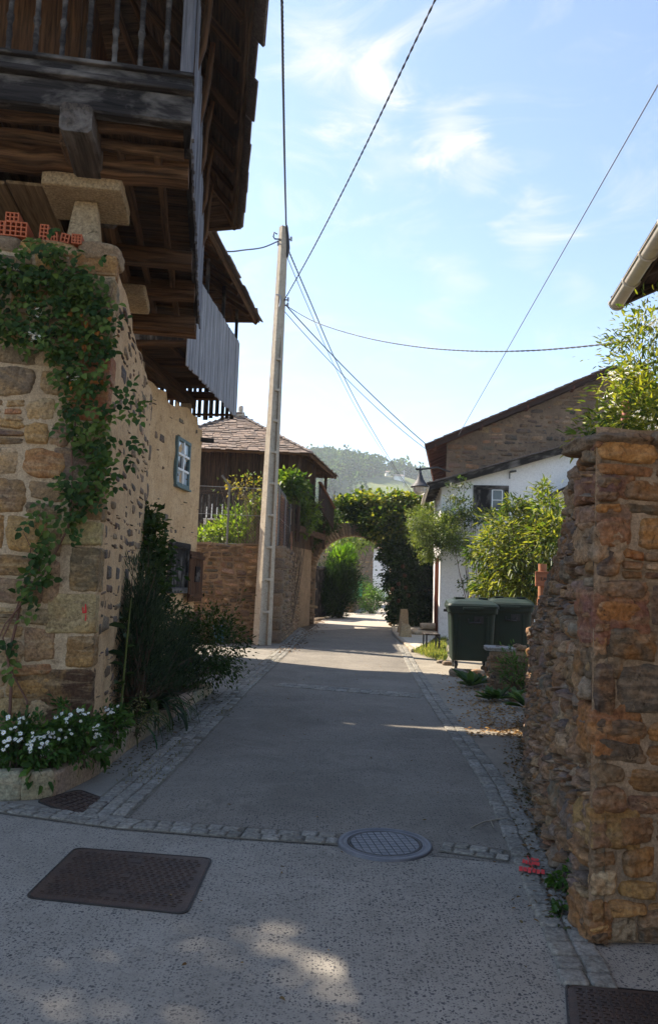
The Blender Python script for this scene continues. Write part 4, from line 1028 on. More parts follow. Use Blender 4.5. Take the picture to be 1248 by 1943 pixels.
# white garden bench behind the fence
root = empty('garden_bench', P(410, 985, 23), 'white slatted bench seen through the chain link fence', 'bench')
mb = MB((1, 1, 1)); c = P(408, 985, 23)
for k in range(3): mb.beam(c + Vector((-.35, .1 * k, 0)), c + Vector((.35, .1 * k, 0)), .08, .03)
mb.build('seat', M['white_paint'], root)
mb = MB(); 
for k in range(5): mb.beam(c + Vector((-.32 + k * .16, .32, .0)), c + Vector((-.32 + k * .16, .36, .5 if k in (1, 3) else .4)), .03, .025)
mb.build('backrest', M['white_paint'], root)
for x, y in ((-.32, 0), (.32, 0), (-.32, .3), (.32, .3)):
    mb = MB(); mb.beam(c + Vector((x, y, -1.3)), c + Vector((x, y, 0)), .04, .04); mb.build('leg', M['white_paint'], root)
# blue bucket at the wall foot
p = G(428, 1195); p = Vector((-2.75, 20.0, 0))
root = empty('bucket', p, 'faded blue plastic bucket at the foot of the courtyard wall', 'bucket')
mb = MB(); mb.lathe(p, [(.0, .01), (.12, .01), (.165, .42), (.18, .43), (.18, .45), (.155, .45), (.11, .04), (0, .04)], 20); mb.build('tub', M['bucket_blue'], root)
mb = MB(); mb.tube([p + Vector((.17 * math.cos(t), -.05, .43 + .0 + .12 * math.sin(t) * -1)) for t in np.linspace(0, math.pi, 9)], .005, n=5); mb.build('handle', M['steel_grey'], root)

# ------------------------------------------------------------------ concrete pole
pb = P(497, 1221, 19.9); pb.z = 0; pt = P(538.5, 431, 19.9)
root = empty('utility_pole', pb, 'tall tapering concrete electricity pole with recessed ladder steps beside the courtyard wall', 'pole')
ax = (pt - pb); HP = ax.length; ax.normalize()
yaw = R_(38); px = Vector((math.cos(yaw), math.sin(yaw), 0)); px = (px - ax * px.dot(ax)).normalized(); py = ax.cross(px)
def PP(x, y, h): return pb + ax * h + px * x + py * y
W_B, W_T, D_B, D_T = .40, .20, .28, .15
def prof_at(h): t = h / HP; return W_B + (W_T - W_B) * t, D_B + (D_T - D_B) * t
mb = MB(); nseg = 26
for sg in (-1, 1):      # two flanges
    V = []; F = []
    for i in range(nseg + 1):
        h = HP * i / nseg; w_, dp = prof_at(h); t_ = .30 * w_ if sg > 0 else .20 * w_
        x0, x1 = (w_ / 2 - t_, w_ / 2) if sg > 0 else (-w_ / 2, -w_ / 2 + t_)
        for x, y in ((x0, -dp / 2), (x1, -dp / 2), (x1, dp / 2), (x0, dp / 2)): V.append(PP(x, y, h))
    for i in range(nseg):
        for j in range(4): F.append((i * 4 + j, i * 4 + (j + 1) % 4, i * 4 + 4 + (j + 1) % 4, i * 4 + 4 + j))
    F.append((nseg * 4, nseg * 4 + 1, nseg * 4 + 2, nseg * 4 + 3)); mb.add(V, F)
V = []; F = []
for i in range(nseg + 1):    # web
    h = HP * i / nseg; w_, dp = prof_at(h)
    k = .18 if h < HP * .70 else .47
    for x, y in ((-w_ * .31, -dp * k), (w_ * .21, -dp * k), (w_ * .21, dp * k), (-w_ * .31, dp * k)): V.append(PP(x, y, h))
for i in range(nseg):
    for j in range(4): F.append((i * 4 + j, i * 4 + (j + 1) % 4, i * 4 + 4 + (j + 1) % 4, i * 4 + 4 + j))
F.append((nseg * 4, nseg * 4 + 1, nseg * 4 + 2, nseg * 4 + 3)); mb.add(V, F)
shaft = mb.build('shaft', M['pole_concrete'], root)
h = .85
while h < HP * .70:
    mb = MB(); w_, dp = prof_at(h)
    for sg in (-1, 1): mb.beam(PP(-w_ * .31, sg * dp * .36, h), PP(w_ * .21, sg * dp * .36, h), dp * .30, .07, up=ax)
    mb.build('step', M['pole_concrete'], root); h += .84
for hh, sx in ((HP - 2.05, 1), (HP - 2.2, 1), (HP - .55, -1), (HP - .35, 1)):
    mb = MB(); q = PP(.1 * sx, -.08, hh); mb.tube([q, q + Vector((.09 * sx, -.04, .0))], .02, n=6); mb.tube([q + Vector((.09 * sx, -.04, -.05)), q + Vector((.09 * sx, -.04, .06))], .03, n=8); mb.build('clamp', M['steel_grey'], root)
q = PP(-.10, -.1, HP - 1.98); mb = MB(); mb.tube([q + Vector((-.08, 0, .02)), q + Vector((.03, -.03, -.02)), q + Vector((.05, -.05, -.2)), q + Vector((.02, -.05, -.34))], .022, n=6)
mb.build('clamp', M['steel_grey'], root)
q = PP(-.09, -.02, HP - .38); mb = MB(); mb.tube([q + Vector((0, 0, .0)), q + Vector((-.16, -.05, -.02)), q + Vector((-.2, -.06, .04)), q + Vector((-.18, -.06, .16)), q + Vector((-.1, -.04, .12))], .02, n=6); mb.build('hook', M['steel_dark'], root)
mb = MB(); mb.tube([PP(.02, -.10, HP + .02), PP(.07, -.1, HP - .25), PP(.11, -.10, HP - .6), PP(.10, -.09, HP - .85)], [.03, .04, .05, .03], n=7); mb.build('cable_loop', M['cable'], root)

# ------------------------------------------------------------------ cables
def cable(name, pts, r, lab, strands=2, pitch=.25, mat='cable', sag=0.0, n=None):
    pts = [Vector(p) for p in pts]
    if len(pts) == 2:
        a, b = pts; pts = [a.lerp(b, t) - UP * (sag * 4 * t * (1 - t)) for t in np.linspace(0, 1, 33)]
    else:     # smooth through the points
        P2 = []; m_ = len(pts)
        for i in range(m_ - 1):
            p0, p1, p2, p3 = pts[max(i - 1, 0)], pts[i], pts[i + 1], pts[min(i + 2, m_ - 1)]
            for t in np.linspace(0, 1, 9)[:-1]:
                P2.append(.5 * ((2 * p1) + (p2 - p0) * t + (2 * p0 - 5 * p1 + 4 * p2 - p3) * t * t + (3 * p1 - p0 - 3 * p2 + p3) * t ** 3))
        pts = P2 + [pts[-1]]
    mb = MB()
    if strands == 1: mb.tube(pts, r, n=6)
    else:
        cum = [0]
        for i in range(1, len(pts)): cum.append(cum[-1] + (pts[i] - pts[i - 1]).length)
        Lc = cum[-1]; ns = int(Lc / pitch * 7); cumA = np.array(cum); X = np.array([[p.x, p.y, p.z] for p in pts])
        ss = np.linspace(0, Lc, ns); C3 = np.stack([np.interp(ss, cumA, X[:, i]) for i in range(3)], 1)
        for k in range(strands):
            line = []
            for i in range(ns):
                t = Vector(C3[min(i + 1, ns - 1)] - C3[max(i - 1, 0)]).normalized(); a = t.cross(UP).normalized(); b = a.cross(t); an = 2 * math.pi * (ss[i] / pitch + k / strands)
                line.append(Vector(C3[i]) + (a * math.cos(an) + b * math.sin(an)) * r * .55)
            mb.tube(line, r * .55, n=5, cap=False)
    return tag(mb.build(name, M[mat]), lab, 'cable', 'overhead cables')
tp = PP(.02, -.08, HP + .03)
q = P(535, 0, 10.9); d = q - tp
cable('overhead_cable', [tp, tp.lerp(q, .33) - UP * .12, tp.lerp(q, .67) - UP * .12, q, q + d * .55 + UP * .4, q + d * 1.4 + UP * 1.6], .024, 'thick twisted cable rising straight up from the pole top over the lane', 3, .30)
q0 = PP(.09, -.08, HP - 2.05); q = P(825, 0, 9.6); d = q - q0
cable('overhead_cable', [q0, q0.lerp(q, .33) - UP * .15, q0.lerp(q, .67) - UP * .15, q, q + d * .5 + UP * .25, q + d * .9 + UP * .7], .016, 'twisted two strand cable climbing from mid pole to the upper right', 2, .36)
a = P(868, 828, 26.1); b = P(1248, 160, 9.5); cable('overhead_cable', [a, b, b + (b - a) * .35], .010, 'thin straight wire from the far stone roof to the right picture edge', 1, mat='cable_grey')
yy = [19.9, 18.6, 16.6, 14.8, 13.2, 11.8, 10.5, 9.3]
cable('overhead_cable', [P(u, v, y) for (u, v), y in zip(((541, 579), (600, 612), (690, 640), (790, 658), (890, 666), (990, 666), (1090, 659), (1195, 647)), yy)], .013, 'sagging twisted cable from mid pole to the flowering bush on the right', 2, .3)
q0 = PP(.1, -.09, HP - .6); pts = [q0, P(590, 575, 24), P(640, 690, 31), P(700, 805, 42), P(765, 912, 60), P(800, 958, 75)]
cable('overhead_cable', pts, .022, 'bundled cable from the pole top running off over the arch', 2, .4)
pts = [PP(.1, -.09, HP - .85), P(588, 590, 24), P(638, 702, 31), P(697, 812, 42), P(764, 915, 60), P(800, 962, 75)]
cable('overhead_cable', pts, .011, 'thin wire hung just below the bundled cable over the arch', 1)
cable('overhead_cable', [PP(.09, -.08, HP - 2.15), P(808, 843, 26.4)], .015, 'upper wire of the pair from mid pole to the right stone house eave', 1, sag=.14)
cable('overhead_cable', [PP(.09, -.08, HP - 2.35), P(806, 851, 26.6)], .010, 'lower wire of the pair from mid pole to the right stone house eave', 1, sag=.22)
cable('overhead_cable', [PP(-.12, -.06, HP - .42), P(500, 469, 18.6), P(465, 474, 17.3), P(432, 477, 16.0), P(400, 470, 14.5)], .020, 'short twin cable from the pole hook to the granary eave on the left', 2, .35)
# ------------------------------------------------------------------ stone arch over the lane
rnd = random.Random(71)
AY = 31.0; xl = P(598, 1100, AY).x; xr = P(742, 1100, AY).x; acx = (xl + xr) / 2; ar = (xr - xl) / 2; asp = P(670, 1088, AY).z; ATOP = 4.12; AD = .75
root = empty('stone_arch', Vector((acx, AY, 0)), 'rubble arch with slate voussoirs spanning the lane under creepers', 'arch')
x0, x1 = -1.05, 4.3
def inop(x, z):
    if not (xl - .02 < x < xr + .02): return False
    return z < asp or math.hypot(x - acx, z - asp) < ar + .02
mb = MB(); SAr = lambda s, t, d: Vector((x0 + s, AY - d, t))
# solid body around the opening
poly = [(x0, 0), (xl, 0), (xl, asp)] + [(acx - ar * math.cos(t), asp + ar * math.sin(t)) for t in np.linspace(0, math.pi, 25)[1:-1]] + [(xr, asp), (xr, 0), (x1, 0), (x1, ATOP)]
n = 14; topl = [(x1 + (x0 - x1) * i / n, ATOP + .10 * nz(i * .8, 2, 9)) for i in range(1, n + 1)]
poly = poly + topl
V = [Vector((x, AY, z)) for x, z in poly]; N_ = len(V)
import bmesh
bm = bmesh.new(); vs_ = [bm.verts.new(v) for v in V]; f = bm.faces.new(vs_); ex = bmesh.ops.extrude_face_region(bm, geom=[f]); bmesh.ops.translate(bm, vec=(0, AD, 0), verts=[e for e in ex['geom'] if isinstance(e, bmesh.types.BMVert)]); bmesh.ops.triangulate(bm, faces=bm.faces[:]); bmesh.ops.recalc_face_normals(bm, faces=bm.faces[:]); bm.verts.index_update()
mb.add([v.co.copy() for v in bm.verts], [tuple(v.index for v in f.verts) for f in bm.faces], mat=1); bm.free()
rubble(mb, SAr, x1 - x0, ATOP, rnd, (.10, .20), (1.0, 2.6), .03, .05, PALG2 + PALE, lambda s: ATOP - .05, n=(7, 5), skip=lambda s, t: inop(x0 + s, t) or math.hypot(x0 + s - acx, max(0, t - asp)) < ar + .34 and t > asp - .2)
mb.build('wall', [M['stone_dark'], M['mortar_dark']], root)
mb = MB(); nv = 40
for i in range(nv):
    t = math.pi * (i + .5) / nv; e = Vector((-math.cos(t), 0, math.sin(t))); tg = Vector((math.sin(t), 0, math.cos(t))); ln = rnd.uniform(.38, .52)
    mb.block(Vector((acx, AY + .3, asp)) + e * (ar + ln / 2 - .01), e, Vector((0, 1, 0)), tg, ln / 2, .34 + rnd.uniform(0, .03), ar * math.pi / nv * .36, n=4, p=7, amp=.06, rnd=rnd, col=tuple(x * kv for kv in (rnd.uniform(.45, 1.7),) for x in (.28, .20, .13)))
mb.build('voussoirs', [M['stone_dark']], root)
# low wall carrying on to the right behind the creepers is part of the arch body

# ------------------------------------------------------------------ things beyond the arch
def cube_wall(name, p0, p1, z, th, lab, cat, mat='stone_dark', mort='mortar_dark', pal=PALE, hr=(.12, .26), n=(6, 5), sd=3, gap=.03, cover=1):
    r = random.Random(sd); p0 = Vector(p0); p1 = Vector(p1); d = (p1 - p0); Lw = d.length; d.normalize(); o = Vector((d.y, -d.x, 0))
    if (CAM - p0).dot(o) < 0: o = -o
    mb = MB(); S = lambda s, t, dd: p0 + d * s + UP * t + o * dd
    tp = lambda s: z + .06 * nz(s * 1.5, sd, 2)
    skin(mb, S, Lw, z, .2, .02, (1, 1, 1), 1, tp); rubble(mb, S, Lw, z, r, hr, (1, 2.4), gap, .035, pal, tp, n=n, cover=cover)
    # end return facing the lane, and the core
    for e, sg in ((p0, -1), (p1, 1)):
        S_e = lambda s, t, dd, e=e, sg=sg: e - o * s + UP * t + d * (sg * dd); rubble(mb, S_e, th, z, r, hr, (1, 2.2), gap, .03, pal, lambda s: z - .02, n=(5, 4), cover=cover)
    mb.prism([p0 - o * .03, p1 - o * .03, p1 - o * th, p0 - o * th], (0, 0, z - .05), mat=1)
    if lab is None: return mb
    return tag(mb.build(name, [M[mat], M[mort]]), lab, cat)
cube_wall('low_wall', G(668, 1163) , G(692, 1150), .75, .5, 'low stone wall by the lane beyond the arch below a green net', 'wall', sd=4)
a = G(668, 1163); b = G(692, 1150)
root = empty('green_net', a, 'bright green plastic net on posts above the low wall beyond the arch', 'net')
o_ = Vector((0, 0, 0)); dz = (b - a).normalized(); A2 = a - dz * 2.2 + Vector((-.18, .1, 0)); B2 = b + dz * .2 + Vector((-.18, .1, 0))
mb = MB(); Lg = (B2 - A2).length
for i in range(int(Lg / .11) + 1):
    q = A2.lerp(B2, i * .11 / Lg); mb.tube([q + UP * .62, q + UP * (1.85 + .06 * math.sin(i * .7))], .022, n=4, cap=False)
for k in range(12): mb.tube([A2.lerp(B2, t) + UP * (.66 + k * .11 + .02 * math.sin(t * 9 + k)) for t in np.linspace(0, 1, 9)], .022, n=4, cap=False)
mb.build('mesh', M['net_green'], root)
for t in (0, .5, 1):
    mb = MB(); q = A2.lerp(B2, t); mb.tube([q + UP * .1, q + UP * 1.95], .03, n=6); mb.build('post', M['wood_brown'], root)
# dark gateway on the left inside the arch
p0, p1 = Vector((-.75, 34.5, 0)), Vector((.45, 38.5, 0)); root = empty('plank_gate', p0, 'dark plank gate in shade on the left inside the arch', 'gate')
mb = MB((.6, .6, .6)); nn = Vector((.96, -.28, 0))
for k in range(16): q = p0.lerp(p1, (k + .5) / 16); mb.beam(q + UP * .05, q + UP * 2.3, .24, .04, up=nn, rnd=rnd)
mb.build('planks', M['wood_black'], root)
mb = MB((.6, .6, .6)); mb.beam(p0 + UP * 2.35, p1 + UP * 2.35, .2, .18, rnd=rnd); mb.beam(p0, p0 + UP * 2.4, .18, .18, rnd=rnd); mb.beam(p1, p1 + UP * 2.4, .18, .18, rnd=rnd); mb.build('gate_frame', M['wood_black'], root)
# far houses
def simple_house(name, x0, x1, y0, y1, h, rise, wallm, lab, pal=None, door=True):
    root = empty(name, Vector(((x0 + x1) / 2, y0, 0)), lab, 'house'); mb = MB(); mb.prism([(x0, y0, 0), (x1, y0, 0), (x1, y1, 0), (x0, y1, 0)], (0, 0, h), col=(.40, .31, .20), mat=0 if not pal else 1)
    ym = (y0 + y1) / 2
    if pal:
        S = lambda s, t, d: Vector((x0 + s, y0 - d, t)); rubble(mb, S, x1 - x0, h, rnd, (.18, .34), (1, 2.2), .06, .03, pal, lambda s: h, n=(4, 4), cover=.8)
        S = lambda s, t, d: Vector((x1 + d, y0 + s, t)); rubble(mb, S, y1 - y0, h, rnd, (.18, .34), (1, 2.2), .06, .03, pal, lambda s: h, n=(4, 4), cover=.8)
    mb.build('wall', [M[wallm], M[wallm]] if not pal else [M['stone_left'], M[wallm]], root)
    if pal: root.children[0].data.materials[0] = M['stone_right']
    hip_roof(root, [Vector((x1 + .5, y1 + .5, h)), Vector((x1 + .5, y0 - .5, h)), Vector((x0 - .5, y0 - .5, h)), Vector((x0 - .5, y1 + .5, h))], [Vector((x1 - (y1 - y0) / 2, ym, h + rise)), Vector((x0 + (y1 - y0) / 2, ym, h + rise))], rnd=rnd, slate=(.5, .9), rowh=.5, boards=True, rafters=False)
    mb = MB((.8, .6, .5)); mb.beam((x0 + (x1 - x0) * .6, y0 - .04, 1.0), (x0 + (x1 - x0) * .6, y0 - .04, 2.1), .8, .06, up=(0, 1, 0)); mb.build('window', M['wood_black'], root)
    return root
xa = P(684, 1090, 58).x; xb = P(707, 1090, 58).x
simple_house('far_stone_house', xa - 5.5, xb, 58, 65, 5.0, 1.6, 'mortar_right', 'small ochre stone house seen through the arch left of the white one', pal=[(.34, .22, .12), (.28, .19, .12), (.4, .3, .18)])
xa = P(705, 1090, 82).x; simple_house('far_white_house', xa, xa + 8, 82, 90, 5.6, 2.0, 'whitewash', 'far whitewashed house at the end of the lane through the arch')

# ------------------------------------------------------------------ white house on the right with lean-to roof
rnd = random.Random(81)
W0 = G(832, 1212); W0.z = 0
wt = P(842, 918, W0.y); fe = Vector((.995, -.10, 0)); se = (Vector((P(823, 1100, 28.2).x, 28.2, 0)) - W0).normalized()
root = empty('white_house', W0, 'whitewashed lean-to house with dark sloping roof edge and one small window', 'house')
def WH(a, b, z): return W0 + fe * a + se * b + UP * z
def onW(u, v, off=0.0):
    n_ = Vector((fe.y, -fe.x, 0)); d = ray(u, v); q = CAM + d * ((W0 + n_ * off - CAM).dot(n_) / d.dot(n_)); return (q - W0).dot(fe), q.z
zl = wt.z; sr, zr = onW(1112, 842); slope = (zr - zl) / sr; WL = 7.2
mb = MB(); nX = 40; nZ = 26; V = []; F = []
for j in range(nZ + 1):
    for i in range(nX + 1):
        a = WL * i / nX; z = (zl + slope * a) * j / nZ; k = .018 * nz(a * 1.3, z * 1.3, 3) + .008 * nz(a * 5, z * 5, 3) if 0 < i else 0
        V.append(WH(a, 0, z) + Vector((fe.y, -fe.x, 0)) * k)
for j in range(nZ):
    for i in range(nX): k = j * (nX + 1) + i; F.append((k, k + 1, k + nX + 2, k + nX + 1))
mb.add(V, F, smooth=True); mb.build('gable_wall', M['whitewash'], root)
mb = MB(); SD = 4.6; mb.prism([WH(.0, 0.012, 0), WH(0, SD, 0), WH(0, SD, zl), WH(0, 0.012, zl)], fe * .25); mb.prism([WH(.26, .05, 0), WH(WL, .05, 0), WH(WL, .05, zl + slope * WL - .05), WH(.26, .05, zl)], se * .2); mb.build('side_wall', M['whitewash'], root)
# door on the lane side
mb = MB((1, .8, .7)); mb.beam(WH(-.03, .75, .1), WH(-.03, .75, 2.5), .10, .09, up=se, rnd=rnd); mb.beam(WH(-.03, 1.75, .1), WH(-.03, 1.75, 2.5), .10, .09, up=se, rnd=rnd); mb.beam(WH(-.03, .7, 2.53), WH(-.03, 1.8, 2.53), .10, .10, rnd=rnd); dr = mb.build('door', M['wood_red'], root)
mb = MB((.8, .6, .5))
for k in range(5): mb.beam(WH(-.015, .90 + k * .18, .12), WH(-.015, .90 + k * .18, 2.48), .03, .165, up=se, rnd=rnd)
mb.build('door_leaf', M['wood_red'], dr)
# roof: slab with slates, dark fascia, gutter
mb = MB((.9, .8, .75)); a0, a1 = -.42, WL
up_ = (fe + UP * slope).normalized(); nr = Vector((-up_.z * fe.x, -up_.z * fe.y, up_.dot(fe)))
def RF(a, b, h): return WH(a, b, zl + slope * a) + nr * h
mb.prism([RF(a0, -.30, .02), RF(a1, -.30, .02), RF(a1, SD, .02), RF(a0, SD, .02)], nr * .05)
mb.beam(RF(a0, -.28, -.04), RF(a1, -.28, -.04), .06, .20, up=nr, seg=14, jit=.006, rnd=rnd, col=(.45, .4, .36))
for k in range(6): b = .1 + k * .8; mb.beam(RF(a0 + .04, b, -.03), RF(1.2, b, -.03), .09, .10, up=nr, rnd=rnd)
rfm = mb.build('roof', M['wood_black'], root)
ms = MB(); r2 = random.Random(5); a = a0
while a < a1:
    b = -.36
    while b < SD:
        w_ = r2.uniform(.3, .5); l = .36; hh = r2.uniform(.02, .035); q = [RF(a - .02, b, .10), RF(a - .02, b + w_ - .01, .10), RF(a + l, b + w_ - .01, .075), RF(a + l, b, .075)]; kk = r2.uniform(.6, 1.2)
        ms.add(q + [p + nr * hh for p in q], [(3, 2, 1, 0), (4, 5, 6, 7), (0, 1, 5, 4), (1, 2, 6, 5), (2, 3, 7, 6), (3, 0, 4, 7)], col=(.14 * kk, .12 * kk, .11 * kk)); b += w_
    a += .27
ms.build('slates', M['slate'], rfm)
mb = MB(); mb.tube([RF(a0 - .05, -.34, -.02), RF(a0 - .05, SD, -.04)], .065, n=10); mb.build('gutter', M['zinc'], root)
# small dark window with white mullioned half
s0, zb = onW(901, 970); s1, zt = onW(960, 926); n_ = Vector((fe.y, -fe.x, 0))
def FW(s, z, o=0.0): return W0 + fe * s + UP * z + n_ * o
mb = MB((.35, .35, .37)); fwid = .14
mb.beam(FW(s0, zb), FW(s1, zb), .12, fwid, rnd=rnd); mb.beam(FW(s0 - .07, zt), FW(s1 + .07, zt), .14, fwid, rnd=rnd); mb.beam(FW(s0, zb), FW(s0, zt), .11, fwid, up=fe, rnd=rnd); mb.beam(FW(s1, zb), FW(s1, zt), .11, fwid, up=fe, rnd=rnd)
mb.beam(FW(s0 + (s1 - s0) * .27, zb, .0), FW(s0 + (s1 - s0) * .27, zt, .0), .05, (s1 - s0) * .46, up=fe, rnd=rnd)
wn = mb.build('window', M['wood_black'], root)
mb = MB(); mb.quad(FW(s0, zb, .024), FW(s1, zb, .024), FW(s1, zt, .024), FW(s0, zt, .024)); mb.build('pane', M['glass'], wn)
mb = MB(); sa, sb = s0 + (s1 - s0) * .54, s0 + (s1 - s0) * .86
for s_ in (sa, sb): mb.beam(FW(s_, zb + .06, .05), FW(s_, zt - .08, .05), .03, .035, up=fe)
for zz in (zb + .06, (zb + zt) / 2 - .02, zt - .08): mb.beam(FW(sa, zz, .052), FW(sb, zz, .052), .03, .03)
mb.build('casement', M['white_paint'], wn)
mb = MB(); q0 = onW(966, 896); q1 = onW(978, 894); mb.beam(FW(q0[0], q0[1], .06), FW(q1[0], q1[1], .06), .12, .05); mb.tube([FW(q0[0], q0[1], .06), FW(q0[0], q0[1] - .22, .05)], .015); mb.build('bracket', M['steel_dark'], root)
mb = MB((.8, .75, .7)); q0 = onW(1040, 945); q1 = onW(1095, 908)
mb.prism([FW(q0[0], q0[1], .9), FW(q1[0] + 1.2, q1[1] + .35, .9), FW(q1[0] + 1.2, q1[1] + .35, 0.02), FW(q0[0], q0[1], 0.02)], (0, 0, .10)); mb.build('canopy', M['wood_black'], root)
# stone step at the door
mb = MB(); 
for k, (w_, z, o) in enumerate(((.8, .12, .42), (.5, .33, .28))): mb.block(WH(-o, 1.25, z), se, fe, UP, w_, o, .08, n=8, p=9, amp=.02, rnd=rnd, col=(.46, .38, .28))
tag(mb.build('door_step', M['sandstone']), 'pale stone doorstep on the lane side of the white house', 'step')

# ------------------------------------------------------------------ big stone house behind it
SY = 26.4; rnd = random.Random(83)
ev = P(808, 852, SY); rg = P(1163, 702, SY); sl = (rg.z - ev.z) / (rg.x - ev.x); wx = P(846, 900, SY).x; xe = rg.x + (rg.x - wx) * .55
root = empty('gabled_stone_house', Vector((wx, SY, 0)), 'large brown stone gable with low pitched roof rising behind the white house', 'house')
topg = lambda s: (ev.z + sl * (wx + s - ev.x) if wx + s < rg.x else rg.z - sl * .9 * (wx + s - rg.x)) - .10
S = lambda s, t, d: Vector((wx + s, SY - d, t))
PALG = [(.28, .15, .08), (.18, .115, .075), (.065, .055, .05), (.32, .205, .125), (.11, .08, .062), (.23, .125, .07)]
mb = MB(); zmin = 4.4
S_ = lambda s, t, d: Vector((wx + s, SY - d, t + zmin))
skin(mb, S_, xe - wx, 6, .16, .03, (1, 1, 1), 1, lambda s: topg(s) - zmin, sc=2)
rubble(mb, S_, xe - wx, 5.4, rnd, (.12, .26), (1, 3.0), .035, .035, PALG, lambda s: topg(s) - zmin, n=(7, 5), cover=.72)
mb.prism([(wx, SY + .04, 0), (xe, SY + .04, 0), (xe, SY + .04, topg(xe - wx)), (rg.x, SY + .04, rg.z - .12), (wx, SY + .04, topg(0))], (1.53, 9, 0), mat=1)
mb.build('wall', [M['stone_dark'], M['mortar_gable']], root)
mb = MB((1, 1, 1)); ov = .45
def RG(x, y, h): return Vector((x + .17 * (y - SY), y, (ev.z + sl * (x - ev.x) if x <= rg.x else rg.z - .9 * sl * (x - rg.x)) + h))
for xa, xb in ((ev.x, rg.x), (rg.x, xe + .6)):
    mb.prism([RG(xa, SY - ov, 0), RG(xb, SY - ov, 0), RG(xb, SY + 9.3, 0), RG(xa, SY + 9.3, 0)], (0, 0, .05), col=(.7, .6, .5))
mb.beam(RG(ev.x, SY - ov + .02, -.06), RG(rg.x, SY - ov + .02, -.06), .05, .16, seg=12, jit=.005, rnd=rnd, col=(.22, .28, .30))
for k in range(14): y = SY - .3 + k * .68; mb.beam(RG(ev.x + .03, y, -.08), RG(ev.x + 1.6, y, -.08), .10, .14, rnd=rnd)
for k in range(5): x = ev.x + .3 + k * 1.6; mb.beam(RG(x, SY - ov, -.10), RG(x, SY + .1, -.10), .12, .12, rnd=rnd)
rfm = mb.build('roof', M['wood_red'], root)
ms = MB(); x = ev.x - .04; r2 = random.Random(6)
while x < rg.x:
    y = SY - ov - .06
    while y < SY + 9:
        w_ = r2.uniform(.35, .6); kk = r2.uniform(.7, 1.3); hh = r2.uniform(.02, .04); q = [RG(x, y, .075), RG(x, y + w_ - .01, .075), RG(x + .42, y + w_ - .01, .055), RG(x + .42, y, .055)]
        q[0].z += r2.uniform(0, .02); ms.add(q + [p + UP * hh for p in q], [(3, 2, 1, 0), (4, 5, 6, 7), (0, 1, 5, 4), (1, 2, 6, 5), (2, 3, 7, 6), (3, 0, 4, 7)], col=(.17 * kk, .15 * kk, .14 * kk)); y += w_
    x += .32
ms.build('slates', M['slate'], rfm)

# ------------------------------------------------------------------ street lamp on its bracket
la = P(846, 893, 24.6); lb = P(797, 892, 24.2); root = empty('street_lamp', la, 'old bell shaped grey street lamp on an arm from the white house corner', 'lamp')
mb = MB(); mb.tube([la + Vector((.15, .2, .0)), la, la.lerp(lb, .35) + UP * .10, la.lerp(lb, .8) + UP * .05, lb + UP * .02, lb + Vector((-.16, 0, .03))], .032, n=8); mb.tube([lb + UP * .12, lb - UP * .10], .025, n=8)
mb.build('arm', M['steel_dark'], root)
mb = MB(); mb.lathe(lb, [(.02, .05), (.04, -.02), (.05, -.12), (.08, -.20), (.11, -.29), (.16, -.38), (.24, -.47), (.29, -.52), (.305, -.54), (.305, -.56), (.27, -.56), (.18, -.45), (.05, -.33)], 24); mb.build('hood', M['lamp_grey'], root)
mb = MB(); mb.lathe(lb, [(.23, -.54), (.23, -.60), (.205, -.70), (.15, -.77), (.06, -.81), (.0, -.815)], 20); mb.build('glass_bowl', M['lamp_glass'], root)

# ------------------------------------------------------------------ small street things
def bollard(u, v, w0, w1, h, lab, slant, col):
    p = G(u, v, .07); mb = MB(col); n = 6; V = []; F = []; rr = random.Random(int(u))
    for i in range(n + 1):
        t = i / n; w_ = w0 + (w1 - w0) * t
        for x, y in ((-1, -1), (0, -1), (1, -1), (1, 0), (1, 1), (0, 1), (-1, 1), (-1, 0)): V.append(p + Vector((x * w_ / 2 + rr.uniform(-.01, .01), y * w_ / 2 + rr.uniform(-.01, .01), h * t - (slant * (x + 1) / 2 if i == n else 0))))
    for i in range(n):
        for j in range(8): F.append((i * 8 + j, i * 8 + (j + 1) % 8, i * 8 + 8 + (j + 1) % 8, i * 8 + 8 + j))
    F.append(tuple(n * 8 + j for j in range(8))); mb.add(V, F)
    return tag(mb.build('stone_post', M['sandstone']), lab, 'stone post')
bollard(765, 1200, .40, .22, .78, 'taller tapering stone post under the creepers by the lane', .0, (.36, .26, .15))
bollard(768, 1208, .36, .24, .44, 'shorter stone post with a slanted top in front of the taller one', .10, (.42, .30, .17))
# little metal bench
bp = G(828, 1238); root = empty('iron_bench', bp, 'small rusty iron bench on the grass before the white house', 'bench')
mb = MB((.6, .5, .5)); c = Vector((bp.x - .10, bp.y + .3, .44))
for k in range(3): mb.beam(c + Vector((-.14 + .13 * k, -.35, 0)), c + Vector((-.14 + .13 * k, .35, 0)), .11, .03)
mb.build('seat', M['wood_black'], root)
for x, y in ((-.16, -.3), (.16, -.3), (-.16, .3), (.16, .3)):
    mb = MB(); mb.beam(Vector((c.x + x, c.y + y, 0)), Vector((c.x + x, c.y + y, .43)), .04, .04); mb.build('leg', M['steel_dark'], root)
